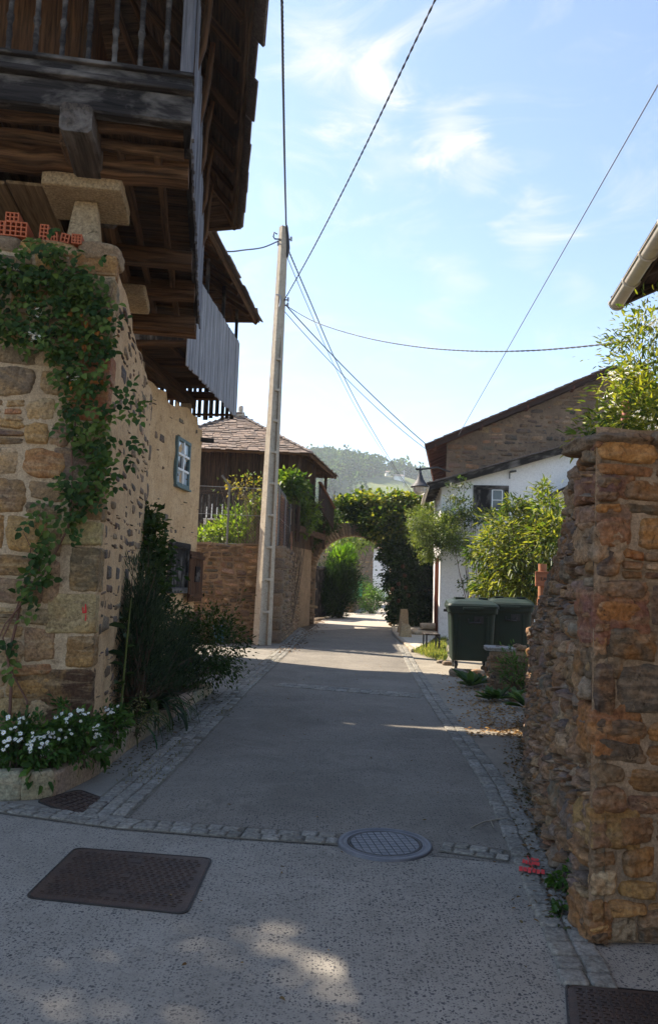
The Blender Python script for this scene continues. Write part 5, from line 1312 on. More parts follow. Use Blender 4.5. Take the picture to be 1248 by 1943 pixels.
# rubbish bins
def make_bin(lab, loc, rz):
    root = empty('rubbish_bin', Vector((0, 0, 0)), lab, 'bin', 'green wheeled bins'); mb = MB()
    def ring(w_, d_, z, r=.09):
        q = []
        for cx, cy, a0 in ((w_ / 2 - r, -d_ / 2 + r, 270), (w_ / 2 - r, d_ / 2 - r, 0), (-w_ / 2 + r, d_ / 2 - r, 90), (-w_ / 2 + r, -d_ / 2 + r, 180)):
            for t in (0, 22, 45, 68, 90): q.append(Vector((cx + r * math.cos(R_(a0 + t)), cy + r * math.sin(R_(a0 + t)), z)))
        return q
    rs_ = [ring(.86, .82, .19), ring(.87, .83, .20), ring(.96, .96, 1.08), ring(.97, .97, 1.10), ring(1.03, 1.04, 1.10), ring(1.05, 1.06, 1.12), ring(1.05, 1.06, 1.20), ring(1.02, 1.03, 1.21)]
    n = 20; V = [p for r in rs_ for p in r]; F = [(i * n + j, i * n + (j + 1) % n, i * n + n + (j + 1) % n, i * n + n + j) for i in range(len(rs_) - 1) for j in range(n)]
    F += [tuple(range(n - 1, -1, -1)), tuple((len(rs_) - 1) * n + j for j in range(n))]; mb.add(V, F)
    for x in (-.30, .30): mb.beam((x, -.44, .3), (x, -.485, 1.05), .05, .025, up=(0, 1, 0))
    mb.build('body', M['bin_green'], root)
    mb = MB(); rs_ = [ring(1.10, 1.12, 1.205, .08), ring(1.10, 1.12, 1.25, .08), ring(1.04, 1.06, 1.29, .09), ring(.80, .80, 1.345, .12), ring(.40, .4, 1.36, .12)]
    V = [p + Vector((0, 0, .05 * (p.y + .5) if i > 1 else 0)) for i, r in enumerate(rs_) for p in r]; F = [(i * n + j, i * n + (j + 1) % n, i * n + n + (j + 1) % n, i * n + n + j) for i in range(4) for j in range(n)] + [tuple(4 * n + j for j in range(n)), tuple(range(n - 1, -1, -1))]; mb.add(V, F)
    for x in (-.25, .25): mb.beam((x - .1, .1, 1.395), (x + .1, .1, 1.395), .5, .03)
    lid = mb.build('lid', M['bin_green'], root)
    mb = MB(); mb.beam((-.22, -.595, 1.2), (.22, -.595, 1.2), .06, .05); mb.build('lid_handle', M['bin_green'], lid)
    mb = MB(); mb.tube([(-.10, -.475, 1.0), (-.10, -.53, .93), (.14, -.53, .93), (.14, -.475, 1.0)], .018, n=6); mb.beam((.02, -.48, .98), (.22, -.48, .98), .03, .14); mb.build('grip', M['steel_dark'], root)
    for sx in (-1, 1):
        mb = MB(); mb.tube([(sx * .52, 0, 1.14), (sx * .60, 0, 1.14)], .03, n=10); mb.build('trunnion', M['steel_dark'], root)
        for sy in (-1, 1):
            mb = MB(); x, y = sx * .34, sy * .32; mb.tube([(x - .025, y, .09), (x + .025, y, .09)], .09, n=16); wh = mb.build('wheel', M['rubber'], root)
            mb = MB(); mb.beam((x - .04, y, .08), (x - .04, y, .21), .05, .012, up=(1, 0, 0)); mb.beam((x + .04, y, .08), (x + .04, y, .21), .05, .012, up=(1, 0, 0)); mb.beam((x - .05, y, .20), (x + .05, y, .20), .09, .02); mb.build('caster', M['steel_grey'], wh)
    root.location = loc; root.rotation_euler = (0, 0, rz); root.scale = (.90, .95, 1.0); return root
def copy_tree(o, parent=None):
    c = o.copy(); scene.collection.objects.link(c)
    if parent is not None: c.parent = parent
    for ch in o.children: copy_tree(ch, c)
    return c
bl_ = P(893, 1268, 15.2); b1 = make_bin('nearer green wheeled rubbish bin with closed lid at the verge', Vector((bl_.x, 15.3, .03)), R_(-5))
b2 = copy_tree(b1); b2['label'] = 'second green rubbish bin, half hidden behind the low rubble wall'; b2.location = Vector((P(968, 1200, 16.3).x, 16.4, .06)); b2.rotation_euler = (0, 0, R_(-12))
# finger post sign behind the wall
sp = P(1027, 1180, 13.6); root = empty('wooden_sign', Vector((sp.x, sp.y, 0)), 'brown wooden board sign on a log post behind the right wall', 'sign')
zt = P(1027, 1070, 13.6).z; mb = MB((1.1, .9, .8)); mb.tube([(sp.x - .02, sp.y, 0), (sp.x, sp.y, zt * .6), (sp.x + .01, sp.y, zt)], .075, n=12); mb.build('post', M['wood_sign'], root)
b0 = P(1015, 1098, 13.5); zz = b0.z; mb = MB((1.15, .85, .75)); mb.beam((b0.x, b0.y, zz), (b0.x + .85, b0.y - .02, zz + .01), .05, .26, seg=3, jit=.004, rnd=rnd, col=(1.1, .8, .7)); bd = mb.build('board', M['wood_sign'], root)
tcu = bpy.data.curves.new('lettering', 'FONT'); tcu.body = 'LA C'; tcu.size = .088; tcu.extrude = .004; to = bpy.data.objects.new('lettering', tcu); scene.collection.objects.link(to); 
tcu.materials.append(M['steel_dark']); to.rotation_euler = (R_(90), 0, 0); 
bpy.context.view_layer.update(); me_ = bpy.data.meshes.new_from_object(to.evaluated_get(bpy.context.evaluated_depsgraph_get())); bpy.data.objects.remove(to)
to = bpy.data.objects.new('lettering', me_); scene.collection.objects.link(to); to.parent = bd; to.rotation_euler = (R_(90), 0, 0); to.location = Vector((b0.x + .085, b0.y - .031, zz - .03)) - root.location
mb = MB((.8, .8, .8)); mb.beam((b0.x + .04, b0.y + .02, zz - .50), (b0.x + .5, b0.y, zz - .50), .05, .30, seg=3, jit=.004, rnd=rnd, col=(.8, .6, .5)); mb.build('lower_board', M['wood_sign'], root)
# ------------------------------------------------------------------ near right rubble wall
rnd = random.Random(91)
RY = [3.68, 4.2, 5.0, 5.9, 6.9, 8.0, 9.0, 9.8]
bpix = [(1100, 1790), (1062, 1690), (1025, 1600), (1003, 1530), (990, 1470), (988, 1425), (996, 1385), (1000, 1365)]
tpix = [(1117, 832), (1094, 880), (1083, 925), (1072, 1000), (1046, 1075), (1020, 1145), (1004, 1190), (1001, 1215)]
RB = [P(1100, 1790, y) for y in RY]
gb = [G(*p) for p in bpix]
def base_at(y):
    ys = [g.y for g in gb]; return float(np.interp(y, ys, [g.x for g in gb]))
RB = [Vector((base_at(y), y, 0)) for y in RY]
RT = [P(u, v, y) for (u, v), y in zip(tpix, RY)]
cum = [0]
for i in range(1, 8): cum.append(cum[-1] + (RB[i] - RB[i - 1]).length)
RL = cum[-1]
def lerpv(pts, s):
    i = 0
    while i < 6 and s > cum[i + 1]: i += 1
    t = (s - cum[i]) / (cum[i + 1] - cum[i]); t = max(-.2, min(t, 1.2)); return pts[i].lerp(pts[i + 1], t)
def RS(s, t, d):          # s along the lane face, t height in metres, d towards the lane
    b, tp = lerpv(RB, s), lerpv(RT, s); k = t / max(tp.z, .1)
    bul = .0 * math.sin(math.pi * min(k, 1)) * min(1, s / 2)
    p = Vector((b.x + (tp.x - b.x) * k - bul + .065, b.y + (tp.y - b.y) * k, t)); dd = lerpv(RB, min(s + .1, RL)) - lerpv(RB, max(s - .1, 0)); o = Vector((-dd.y, dd.x, 0)).normalized()
    return p + o * d
rtop = lambda s: lerpv(RT, s).z + .05 * nz(s * 3, 4, 1)
K0 = RB[0]; KT = RT[0]; fx = Vector((.995, .10, 0)); fo = Vector((.10, -.995, 0))
def RFc(s, t, d):
    s = s + .035
    k = t / KT.z; return K0 + Vector((KT.x - K0.x, KT.y - K0.y, 0)) * k + fx * s + UP * t + fo * d
rft = lambda s: KT.z + .06 - .02 * s + .03 * nz(s * 4, 2, 2)
root = empty('rubble_wall', Vector((2, 6, 0)), 'rough rust brown rubble wall with squared near end on the right of the lane', 'wall')
PALR = [(.27, .14, .06), (.36, .20, .075), (.32, .215, .13), (.13, .095, .07), (.20, .11, .06), (.37, .27, .17), (.10, .08, .065), (.33, .15, .055), (.23, .145, .09)]
mb = MB(); skin(mb, RFc, 2.4, 2.4, .035, .016, (1, 1, 1), 1, rft, s0=.0, sc=9)
rubble(mb, RFc, 2.4, 2.45, rnd, (.09, .27), (.8, 1.9), .006, .026, PALR, lambda s: rft(s) - .08, n=(24, 17), thin=.42, wave=.08, s0=.0)
t = .0; k = 0        # corner stones
hs = [.19, .12, .10, .22, .09, .12, .26, .10, .16, .28, .12, .19, .11, .15, .10, .12]
while t < KT.z - .03 and k < len(hs):
    h = min(hs[k], KT.z - t)
    if h < .15 and k % 3: t += h; k += 1; continue
    if True: pass
    h *= 1.0; ln = rnd.uniform(.13, .22) if h < .2 else rnd.uniform(.22, .30); kk = t / KT.z; dp = rnd.uniform(.16, .28)
    c = RFc(0, t + h / 2, 0) + fx * (ln / 2 - .008) - fo * (dp / 2 - .014)
    mb.block(c, fx, -fo, UP, ln / 2, dp / 2, h / 2 - .003, n=20, p=rnd.uniform(7, 14), amp=.05, crag=.02, rnd=rnd, col=tuple(x * rnd.uniform(.7, 1.1) for x in PALR[rnd.randrange(9)])); t += h; k += 1
s = -.03
while s < 2.4:       # flat coping
    w_ = rnd.uniform(.3, .55); mb.block(RFc(s + w_ / 2, KT.z + .01, -.17) - UP * .01, fx, -fo, UP, w_ / 2, .21, rnd.uniform(.04, .065), n=12, p=5, amp=.14, rnd=rnd, col=(.16, .12, .085)); s += w_ - .03
mb.build('end_face', [M['stone_right'], M['mortar_right']], root)
mb = MB(); skin(mb, RS, RL, 2.4, .05, .03, (1, 1, 1), 1, rtop, sc=6)
PALR2 = [(.20, .14, .095), (.25, .155, .09), (.14, .112, .09), (.30, .21, .135), (.11, .095, .083), (.23, .125, .07), (.20, .16, .125)]
rubble(mb, RS, RL, 2.4, rnd, (.05, .16), (.7, 2.4), .014, .055, PALR2, rtop, n=(12, 9), thin=.4, s0=.02, wave=.08)
s = .2
while s < RL:
    w_ = rnd.uniform(.16, .4); p = RS(s + w_ / 2, rtop(s + w_ / 2), -.10); dd = (lerpv(RT, min(s + w_, RL)) - lerpv(RT, s)).normalized(); o = Vector((-dd.y, dd.x, 0)).normalized()
    mb.block(p - UP * .02, dd, o, dd.cross(o), w_ / 2, rnd.uniform(.12, .2), rnd.uniform(.05, .10), n=8, p=4, amp=.16, rnd=rnd, col=PALR2[rnd.randrange(7)]); s += w_ * .8
mb.build('lane_face', [M['stone_right'], M['mortar_right']], root)
# body behind the two faces: earth-backed wall
mb = MB(); V = []; F = []; nS = 12
for i in range(nS + 1):
    s = RL * i / nS; tz = rtop(s) - .05; bb = RS(s, 0, -.04); tt = RS(s, tz, -.04); wdt = .55
    V += [bb, tt, tt + Vector((wdt, .1, 0)), Vector((bb.x + wdt + .1, bb.y + .1, 0))]
for i in range(nS):
    for j in range(3): F.append((i * 4 + j, i * 4 + j + 1, i * 4 + 5 + j, i * 4 + 4 + j))
F.append((nS * 4, nS * 4 + 1, nS * 4 + 2, nS * 4 + 3)); mb.add(V, F)
a0 = RFc(.30, 0, -.05); a1 = RFc(2.4, 0, -.05); mb.prism([a0, a1, a1 - fo * .4, a0 - fo * .4], (KT.x - K0.x, KT.y - K0.y, KT.z - .04))
mb.build('core', M['mortar_right'], root)

# low rubble wall with a slab by the bins
rnd = random.Random(93)
c = G(928, 1309); lw0 = Vector((c.x, c.y, 0)); lw1 = Vector((c.x + 1.3, c.y - .25, 0)); zt = P(930, 1236, c.y).z
root = empty('low_rubble_wall', lw0, 'low tumbledown rubble wall with one grey slab on top in front of the bins', 'wall')
mb = cube_wall('w', lw0, lw1, zt, .5, None, None, 'stone_right', 'mortar_right', PALR2 + [(.3, .16, .11)], hr=(.06, .13), n=(8, 6), sd=7, gap=.015)
for i in range(46):
    x = rnd.uniform(.15, 1.5); p = lw0 + (lw1 - lw0).normalized() * x + Vector((0, rnd.uniform(-.05, .45), zt + rnd.uniform(-.04, .05) + .16 * max(0, x - .3))); e = Vector((rnd.uniform(-1, 1), rnd.uniform(-1, 1), rnd.uniform(-.3, .3))).normalized(); f_ = e.cross(UP).normalized()
    r_ = rnd.uniform(.03, .09); mb.block(p, e, f_, e.cross(f_), r_, r_ * rnd.uniform(.6, .9), r_ * rnd.uniform(.4, .7), n=5, p=3.5, amp=.2, rnd=rnd, col=PALR2[rnd.randrange(7)])
mb.build('stones', [M['stone_right'], M['mortar_right']], root)
mb = MB(); mb.block(lw0 + Vector((.20, .2, zt + .035)), Vector((1, -.1, -.02)), Vector((.1, 1, 0)), UP, .24, .26, .035, n=8, p=8, amp=.05, rnd=rnd, col=(.26, .255, .25)); mb.build('slab', M['sett'], root)
# loose stones under the bins
for i, (u, v, z, r_) in enumerate(((868, 1283, .07, .16), (905, 1280, .05, .13), (925, 1275, .06, .15), (835, 1258, .03, .09), (848, 1262, .05, .10), (985, 1330, .06, .15), (955, 1262, .1, .12))):
    p = G(u, v, 0); mb = MB(); e = Vector((rnd.uniform(-1, 1), rnd.uniform(-1, 1), 0)).normalized(); f_ = e.cross(UP)
    mb.block(p + UP * z * .7, e, f_, UP, r_, r_ * .7, r_ * .5, n=7, p=3.5, amp=.16, rnd=rnd, col=(.2, .18, .15))
    labs = ['flat grey stone under the left wheel of the nearer bin', 'grey stone under the middle of the nearer bin', 'grey stone under the right edge of the nearer bin', 'small grey stone at the edge of the grass by the bench', 'grey stone at the lane corner of the nearer bin', 'brown stone at the foot of the near right wall', 'stone between the two bins']
    tag(mb.build('loose_stone', M['stone_right']), labs[i], 'stone', 'loose stones on the verge')

# ------------------------------------------------------------------ near house on the right: eave and gutter
ga = P(1168, 577, 8.0); gb_ = P(1262, 436, 5.35); gd = (gb_ - ga); gd.z *= .0; gdn = -ray(830, 1114.5); gdn.z = 0; gdn.normalize()
gz = ga.z; ga = Vector((ga.x, ga.y, gz)); rt = Vector((-gdn.y, gdn.x, 0)); rt = rt if rt.x > 0 else -rt
root = empty('eaves_house', ga + rt * 2 - UP * gz, 'house on the right showing only its dark eave and light zinc gutter', 'house')
gl = 10.0
def E_(s, b, h): return ga + gdn * s + rt * b + UP * h
mb = MB(); n = 10
V = []; F = []
for s in (0, gl):
    for j in range(n + 1):
        an = math.pi + math.pi * j / n; V.append(E_(s, .075 * math.cos(an), .075 * math.sin(an)))
    for j in range(n + 1):
        an = 2 * math.pi - math.pi * j / n; V.append(E_(s, .071 * math.cos(an), .071 * math.sin(an) + .002))
m_ = 2 * (n + 1)
for j in range(m_): F.append((j, (j + 1) % m_, m_ + (j + 1) % m_, m_ + j))
mb.add(V, F, smooth=True); mb.add([E_(0, .075 * math.cos(math.pi + math.pi * j / n), .075 * math.sin(math.pi + math.pi * j / n)) for j in range(n + 1)], [tuple(range(n + 1))])
mb.tube([E_(0, -.078, .0), E_(gl, -.078, .0)], .010, n=6)
gut = mb.build('gutter', M['zinc'], root)
mb = MB(); s = .05
while s < gl:
    mb = MB(); mb.tube([E_(s, -.084, .012)] + [E_(s, .083 * math.cos(an), .083 * math.sin(an)) for an in np.linspace(math.pi, 2 * math.pi, 11)], .011, n=6); mb.build('gutter_strap', M['zinc'], gut); s += .62
mb = MB((.8, .7, .65)); sl_ = .45
def R3(s, b, h): return E_(s, b, .03 + b * sl_ + h)
mb.prism([R3(-.12, -.02, .06), R3(gl, -.02, .06), R3(gl, 5, .06), R3(-.12, 5, .06)], (0, 0, .05), col=(.35, .3, .28))
b = .02
while b < 1.2:
    mb.beam(R3(-.1, b + .09, .03), R3(gl, b + .09, .03), .17, .025, up=(0, 0, 1), rnd=rnd); b += .18
for k in range(14): mb.beam(R3(.05 + k * .7, .03, -.03), R3(.05 + k * .7, 2.0, -.03), .09, .11, rnd=rnd)
mb.beam(R3(.0, .10, -.02), R3(gl, .10, -.02), .035, .16, rnd=rnd); mb.beam(R3(-.11, .0, .03), R3(-.11, 3, .03), .04, .15, rnd=rnd)
mb.build('roof', M['wood_dark'], root)
mb = MB(); mb.prism([E_(.15, .75, -gz), E_(gl, .75, -gz), E_(gl, 4.2, -gz), E_(.15, 4.2, -gz)], (0, 0, gz + .28)); mb.build('wall', M['mortar_right'], root)
# broken clay pipe end poking up behind the wall
p = P(1183, 800, 6.2); mb = MB(); mb.tube([p - UP * 1.5, p + UP * .02], .02, n=8); mb.tube([p, p + Vector((.012, 0, .06)), p + Vector((.012, 0, .17))], .03, n=12); tag(mb.build('clay_pipe', M['pipe_red']), 'short reddish clay pipe end poking up behind the right wall', 'pipe')
# ------------------------------------------------------------------ planted bed by the stone house
rnd = random.Random(101)
kp = [G(-60, 1520), G(40, 1518), G(100, 1513), G(185, 1470), G(240, 1425), G(292, 1388), G(345, 1350), G(404, 1313)]
kz = [.20, .20, .19, .18, .18, .17, .15, .13]
root = empty('flower_bed_edging', Vector((kp[3].x, kp[3].y, 0)), 'edging of rough pale stone blocks round the bed at the stone house foot', 'edging')
mb = MB()
for i in range(len(kp) - 1):
    a, b = kp[i], kp[i + 1]; d = (b - a).normalized(); n = max(1, round((b - a).length / .55)); nn = Vector((-d.y, d.x, 0))
    for j in range(n):
        q0, q1 = a.lerp(b, j / n), a.lerp(b, (j + 1) / n); h = kz[i] * rnd.uniform(.9, 1.1); mb.block((q0 + q1) / 2 + nn * .05 + UP * (h / 2 - .01), d, nn, UP, (q1 - q0).length / 2 + .004, .055, h / 2 + .01, n=9, p=12, amp=.03, rnd=rnd, col=tuple(x * rnd.uniform(.85, 1.1) for x in (.36, .30, .22)))
mb.build('blocks', M['sandstone'], root)
soil = [(p.x - .03, p.y + .03, .13) for p in kp] + [(-2.75, 12.2, .1), (-2.75, 11.0, .1), (-2.0, 6.75, .13), (-4, 6.3, .13)]
mb = MB(); mb.add([Vector(p) for p in soil], [tuple(range(len(soil)))]); mb.build('bed_soil', M['dirt'], kind='structure')

GD = [(.013, .028, .008), (.022, .046, .012), (.040, .066, .016)]
GM = [(.025, .06, .015), (.045, .10, .022), (.075, .14, .03)]
GB = [(.035, .08, .010), (.08, .145, .015), (.15, .22, .025)]
# white daisies
rs = np.random.RandomState(7)
def flowers(name, pts, rad, mat, parent, seed, petals=7):
    r = random.Random(seed)
    for p in pts:
        mb = MB((.8, .8, .78)); p = Vector(p); nrm = Vector((r.uniform(-.5, .5), r.uniform(-1.0, -.1), r.uniform(.3, 1))).normalized(); a = nrm.cross(Vector((1, 0, .1))).normalized(); b = nrm.cross(a); R0_ = rad * r.uniform(.7, 1.2)
        for k in range(petals):
            an = 2 * math.pi * k / petals + r.uniform(-.15, .15); e = a * math.cos(an) + b * math.sin(an); s_ = nrm.cross(e); h = nrm * R0_ * .15
            mb.add([p, p + e * R0_ * .6 + s_ * R0_ * .32 + h, p + e * R0_ + h * .4, p + e * R0_ * .6 - s_ * R0_ * .32 + h], [(0, 1, 2, 3)], col=(.82, .82, .80))
        mb.add([p + nrm * .003 + (a * math.cos(t) + b * math.sin(t)) * R0_ * .22 for t in np.linspace(0, 2 * math.pi, 7)[:-1]], [tuple(range(6))], col=(.6, .45, .05))
        mb.build(name, M[mat], parent)
def flower_bush(c, rad, n, nf, lab, seed, size=.05):
    c = Vector(c); r = shrub('daisy_bush', [((c.x, c.y, c.z), rad, n)], size, .5, GM, M['leaf_dark'], seed, lab, 'flower bush', 'white daisies in the bed', base=(c.x, c.y, .12), per=14, cr=.14, shell=.3, twigs=16, twr=.006, simple=False)
    q = random.Random(seed); pts = []
    while len(pts) < nf:
        cl = Vector((q.gauss(0, 1), q.gauss(0, 1), abs(q.gauss(0, 1)))).normalized(); cl = Vector((c.x + cl.x * rad[0] * .95, c.y - abs(cl.y) * rad[1] * .95, c.z + cl.z * rad[2] * .95))
        for _ in range(q.randint(2, 7)): pts.append(cl + Vector((q.gauss(0, .035), q.gauss(0, .035), q.gauss(0, .02) + .02)))
    flowers('flower', pts[:95], .018, 'petal', r, seed)
    mb = MB((.06, .09, .03))
    for p in pts: mb.tube([Vector((c.x, c.y, c.z - rad[2] * .5)).lerp(p, .4), p], .002, n=3, cap=False)
    mb.build('flower_stalks', M['bark'], r); return r
p = P(30, 1425, 5.85); flower_bush((p.x, p.y, .34), (.28, .2, .20), 1300, 58, 'big clump of white daisies at the left picture edge in the bed', 1)
p = P(140, 1420, 6.15); flower_bush((p.x, p.y, .36), (.24, .2, .20), 1200, 44, 'white daisy clump at the corner of the stone edging', 2)
p = P(88, 1440, 6.0); flower_bush((p.x, p.y, .26), (.22, .15, .13), 700, 14, 'sparser daisy clump between the two fuller ones', 3)
p = P(205, 1405, 6.9); flower_bush((p.x, p.y, .30), (.2, .25, .16), 700, 8, 'leafy daisy clump behind the edging corner, few flowers', 4)
# trailing leaves over the kerb
for u, v, y, lab in ((70, 1478, 5.72, 'trailing leaves hanging over the edging at its left part'), (178, 1445, 6.35, 'trailing leaves over the edging corner')):
    p = P(u, v, y); shrub('trailing_plant', [((p.x, p.y, .18), (.10, .05, .10), 70)], .085, .5, GM, M['leaf_dark'], u, lab, 'plant', base=(p.x, p.y + .05, .12), per=7, twigs=8, twr=.004, simple=False, droop=.9)
# dark shrubs along the side wall
p = P(272, 1130, 8.7)
shrub('rosemary_bush', [((p.x, p.y, .8), (.30, .55, .65), 4800), ((p.x - .05, p.y + .1, 1.35), (.22, .4, .45), 1800), ((p.x + .2, p.y + .5, .7), (.3, .5, .5), 2400)], .085, .14, [(.016, .030, .018), (.028, .048, .028), (.045, .065, .040)], M['leaf_dark'], 11, 'tall dark upright needle leaved shrub against the plastered side wall', 'shrub', base=(p.x, p.y, .1), per=40, cr=.16, droop=-1.4, twigs=40)
p = P(395, 1208, 10.8)
shrub('dense_bush', [((p.x, p.y, .72), (.52, .65, .52), 5200), ((p.x - .5, p.y - .5, .75), (.45, .6, .6), 4200), ((p.x - .9, p.y - 1.1, .6), (.4, .6, .55), 3000)], .055, .45, GD, M['leaf_dark'], 12, 'broad dark small leaved bush at the far end of the bed', 'shrub', base=(p.x - .4, p.y - .4, .1), per=30, cr=.14)
p = P(287, 1010, 10.9)
shrub('climbing_plant', [((p.x, p.y, 2.2), (.20, .3, .42), 900), ((p.x + .05, p.y - .4, 1.5), (.25, .4, .6), 1300)], .10, .55, GD, M['leaf_dark'], 13, 'dark leafy climber filling the notch between the two left houses', 'climber', base=(p.x, p.y, .1), per=16)
# strap leaves
def strap_plant(p, n, ln, wd, lab, seed, pal=GD):
    r = random.Random(seed); root = empty('strap_leaf_plant', p, lab, 'plant'); mb = MB()
    for k in range(n):
        an = r.uniform(0, 2 * math.pi); el = r.uniform(.5, 1.35); l = ln * r.uniform(.6, 1.1); d = Vector((math.cos(an), math.sin(an), 0)); s_ = Vector((-d.y, d.x, 0)); q = Vector(p) + d * .03; V = []; vz = math.sin(el); vx = math.cos(el); c = pal[r.randrange(3)]; c = tuple(x * r.uniform(.7, 1.3) for x in c)
        for i in range(9):
            t = i / 8; w_ = wd * (1 - t ** 2.2) * .5 + .001; V += [q - s_ * w_, q + UP * -.004, q + s_ * w_]; q = q + (d * vx + UP * vz) * (l / 8); vz -= .24 + .1 * r.random(); vx = math.sqrt(max(.05, 1 - min(1, vz * vz)))
        F = [f for i in range(8) for f in ((i * 3, i * 3 + 1, i * 3 + 4, i * 3 + 3), (i * 3 + 1, i * 3 + 2, i * 3 + 5, i * 3 + 4))]; mb.add(V, F, col=c, smooth=True)
    mb.build('leaves', M['leaf_dark'], root)
p = G(305, 1352, .13); strap_plant((p.x - .10, p.y, .12), 90, .85, .035, 'arching dark strap leaved clump spilling over the bed edging', 5)
p = G(255, 1380, .13); strap_plant((p.x - .1, p.y, .12), 50, .7, .03, 'smaller strap leaved clump beside the tall pale stem', 6)
# tall pale stem
p = P(233, 1330, 7.6); root = empty('tall_stem', Vector((p.x, p.y, .12)), 'single tall yellow green stem with few leaves by the house corner', 'plant')
mb = MB((.12, .15, .04)); mb.tube([(p.x - .02, p.y, .12), (p.x, p.y, .7), (p.x + .02, p.y, 1.25), (p.x + .03, p.y, 1.42)], [.012, .010, .008, .004], n=7); mb.build('stem', M['bark'], root)
N = 12; pos = np.array([[p.x, p.y, .3 + .09 * i] for i in range(N)]); an = rs.uniform(0, 6.28, N); leaves('foliage', pos, np.stack([np.cos(an), np.sin(an), np.full(N, .3)], 1), np.tile([0, -.3, 1.], (N, 1)), rs.uniform(.10, .22, N), .5, mixcol(rs, GD, rs.random(N)), M['leaf_dark'], root)
# yellow flowering tufts near the edging
p = G(262, 1392, .14); shrub('small_tuft', [((p.x - .05, p.y + .1, .30), (.16, .2, .16), 260)], .05, .3, [(.03, .05, .02), (.10, .10, .04), (.2, .19, .09)], M['leaf_dark'], 18, 'small tuft with pale flecks behind the edging', 'plant', base=(p.x - .05, p.y + .1, .1), per=10, twigs=12, twr=.003)

# ------------------------------------------------------------------ climbing rose on the front wall
rs = np.random.RandomState(17); rr = random.Random(17)
def onF(u, v, off=.06):
    d = ray(u, v); pl = CX + F_ * off; return CAM + d * ((pl - CAM).dot(F_) / d.dot(F_))
root = empty('climbing_rose', onF(30, 1370) , 'dark green climbing rose spread over the rubble front wall', 'climber')
blobs_px = [(30, 500, 60, 40, 150), (20, 570, 60, 75, 420), (90, 560, 55, 55, 300), (150, 580, 50, 60, 300), (175, 540, 40, 40, 170), (180, 625, 40, 55, 240), (140, 680, 45, 50, 280), (150, 740, 45, 50, 260), (165, 800, 45, 50, 260), (180, 850, 40, 45, 220), (180, 900, 40, 40, 200), (165, 945, 40, 40, 150), (120, 940, 25, 20, 50), (85, 985, 45, 25, 90), (135, 975, 30, 22, 60), (110, 1030, 45, 22, 90), (70, 1050, 32, 28, 70), (85, 1090, 30, 25, 60), (60, 1120, 28, 20, 50), (70, 1150, 20, 18, 30), (20, 1235, 24, 32, 60), (235, 760, 30, 45, 80), (245, 820, 22, 30, 40), (215, 870, 30, 30, 60), (205, 690, 25, 40, 70), (60, 640, 50, 30, 160), (120, 510, 30, 40, 90), (75, 455, 30, 14, 40), (115, 465, 20, 18, 30), (200, 930, 28, 25, 40)]
Pp, Dd, Kk, Nn = [], [], [], []
for (u, v, ru, rv, n) in blobs_px:
    n = int(n * (.70 if v < 700 else .44))
    for _ in range(max(3, n // 5)):         # a spray of leaflets
        a = rr.uniform(0, 6.28); q = math.sqrt(rr.random()); off = rr.uniform(.05, .20); c = onF(u + ru * q * math.cos(a), v + rv * q * math.sin(a), off); k = rr.random()
        d = Vector((rr.gauss(0, 1), -.4 + rr.gauss(0, .5), rr.gauss(-.3, .8))).normalized(); sd = d.cross(Vector((0, -1, .3))).normalized()
        for j in range(5):
            l = j * .032; side = (1 if j % 2 else -1) * (0 if j == 4 else 1); Pp.append(c + d * l); Dd.append((d * (.6 if side else 1) + sd * side * .9)); Kk.append(min(.999, max(0, k + rr.gauss(0, .1)))); Nn.append(Vector((rr.gauss(0, .35), -1 + rr.gauss(0, .3), .75 + rr.gauss(0, .4))))
N = len(Pp); toa = lambda x: np.array([[a.x, a.y, a.z] for a in x])
leaves('foliage', toa(Pp), toa(Dd), toa(Nn), np.array([rr.uniform(.045, .082) for _ in range(N)]), .72, mixcol(rs, [(.018, .040, .011), (.030, .066, .016), (.050, .092, .020), (.085, .125, .025)], np.array(Kk)), M['leaf_dark'], root, fold=.18)
mb = MB((.16, .085, .06))
def stempx(pts, r0, r1, off=.07):
    q = [onF(u, v, off + rr.uniform(-.02, .02)) for u, v in pts]; mb.tube(q, [r0 + (r1 - r0) * i / (len(q) - 1) for i in range(len(q))], n=6)
stempx([(18, 1372), (22, 1300), (16, 1250), (30, 1190), (38, 1150), (60, 1120), (95, 1070), (130, 1000), (138, 930), (136, 850), (150, 760), (165, 660), (150, 580), (90, 540), (20, 510)], .014, .006)
stempx([(52, 1380), (52, 1330), (20, 1270), (6, 1210), (30, 1160), (55, 1090), (60, 1030)], .010, .005)
stempx([(38, 1150), (10, 1185), (-10, 1230)], .008, .004); stempx([(136, 900), (160, 860), (200, 800), (240, 745)], .006, .003); stempx([(138, 960), (190, 930), (225, 900)], .006, .003)
stempx([(165, 660), (200, 600), (215, 545)], .006, .003); stempx([(90, 540), (110, 480), (80, 450)], .006, .003); stempx([(95, 1070), (60, 1040), (45, 1010)], .005, .003)
mb.build('stems', M['bark'], root)
# dry orange leaves and faded flower heads within the rose
N = 26; uv = [(rr.choice([142, 150, 188, 185, 162]) + rr.gauss(0, 8), rr.choice([595, 600, 640, 650, 720]) + rr.gauss(0, 10)) for _ in range(N)]
leaves('dry_leaves', toa([onF(u, v, .20) for u, v in uv]), rs.normal(size=(N, 3)) + [0, 0, -.6], np.tile([0, -1., .4], (N, 1)), rs.uniform(.04, .07, N), .7, mixcol(rs, [(.20, .07, .02), (.30, .12, .03)], rs.random(N)), M['leaf_dry'], root)
flowers('faded_flower', [onF(u + rr.gauss(0, 7), v + rr.gauss(0, 5), .22) for u, v in ((60, 640), (70, 595), (140, 715), (60, 635)) for _ in range(9)], .014, 'leaf_dry', root, 5, 5)

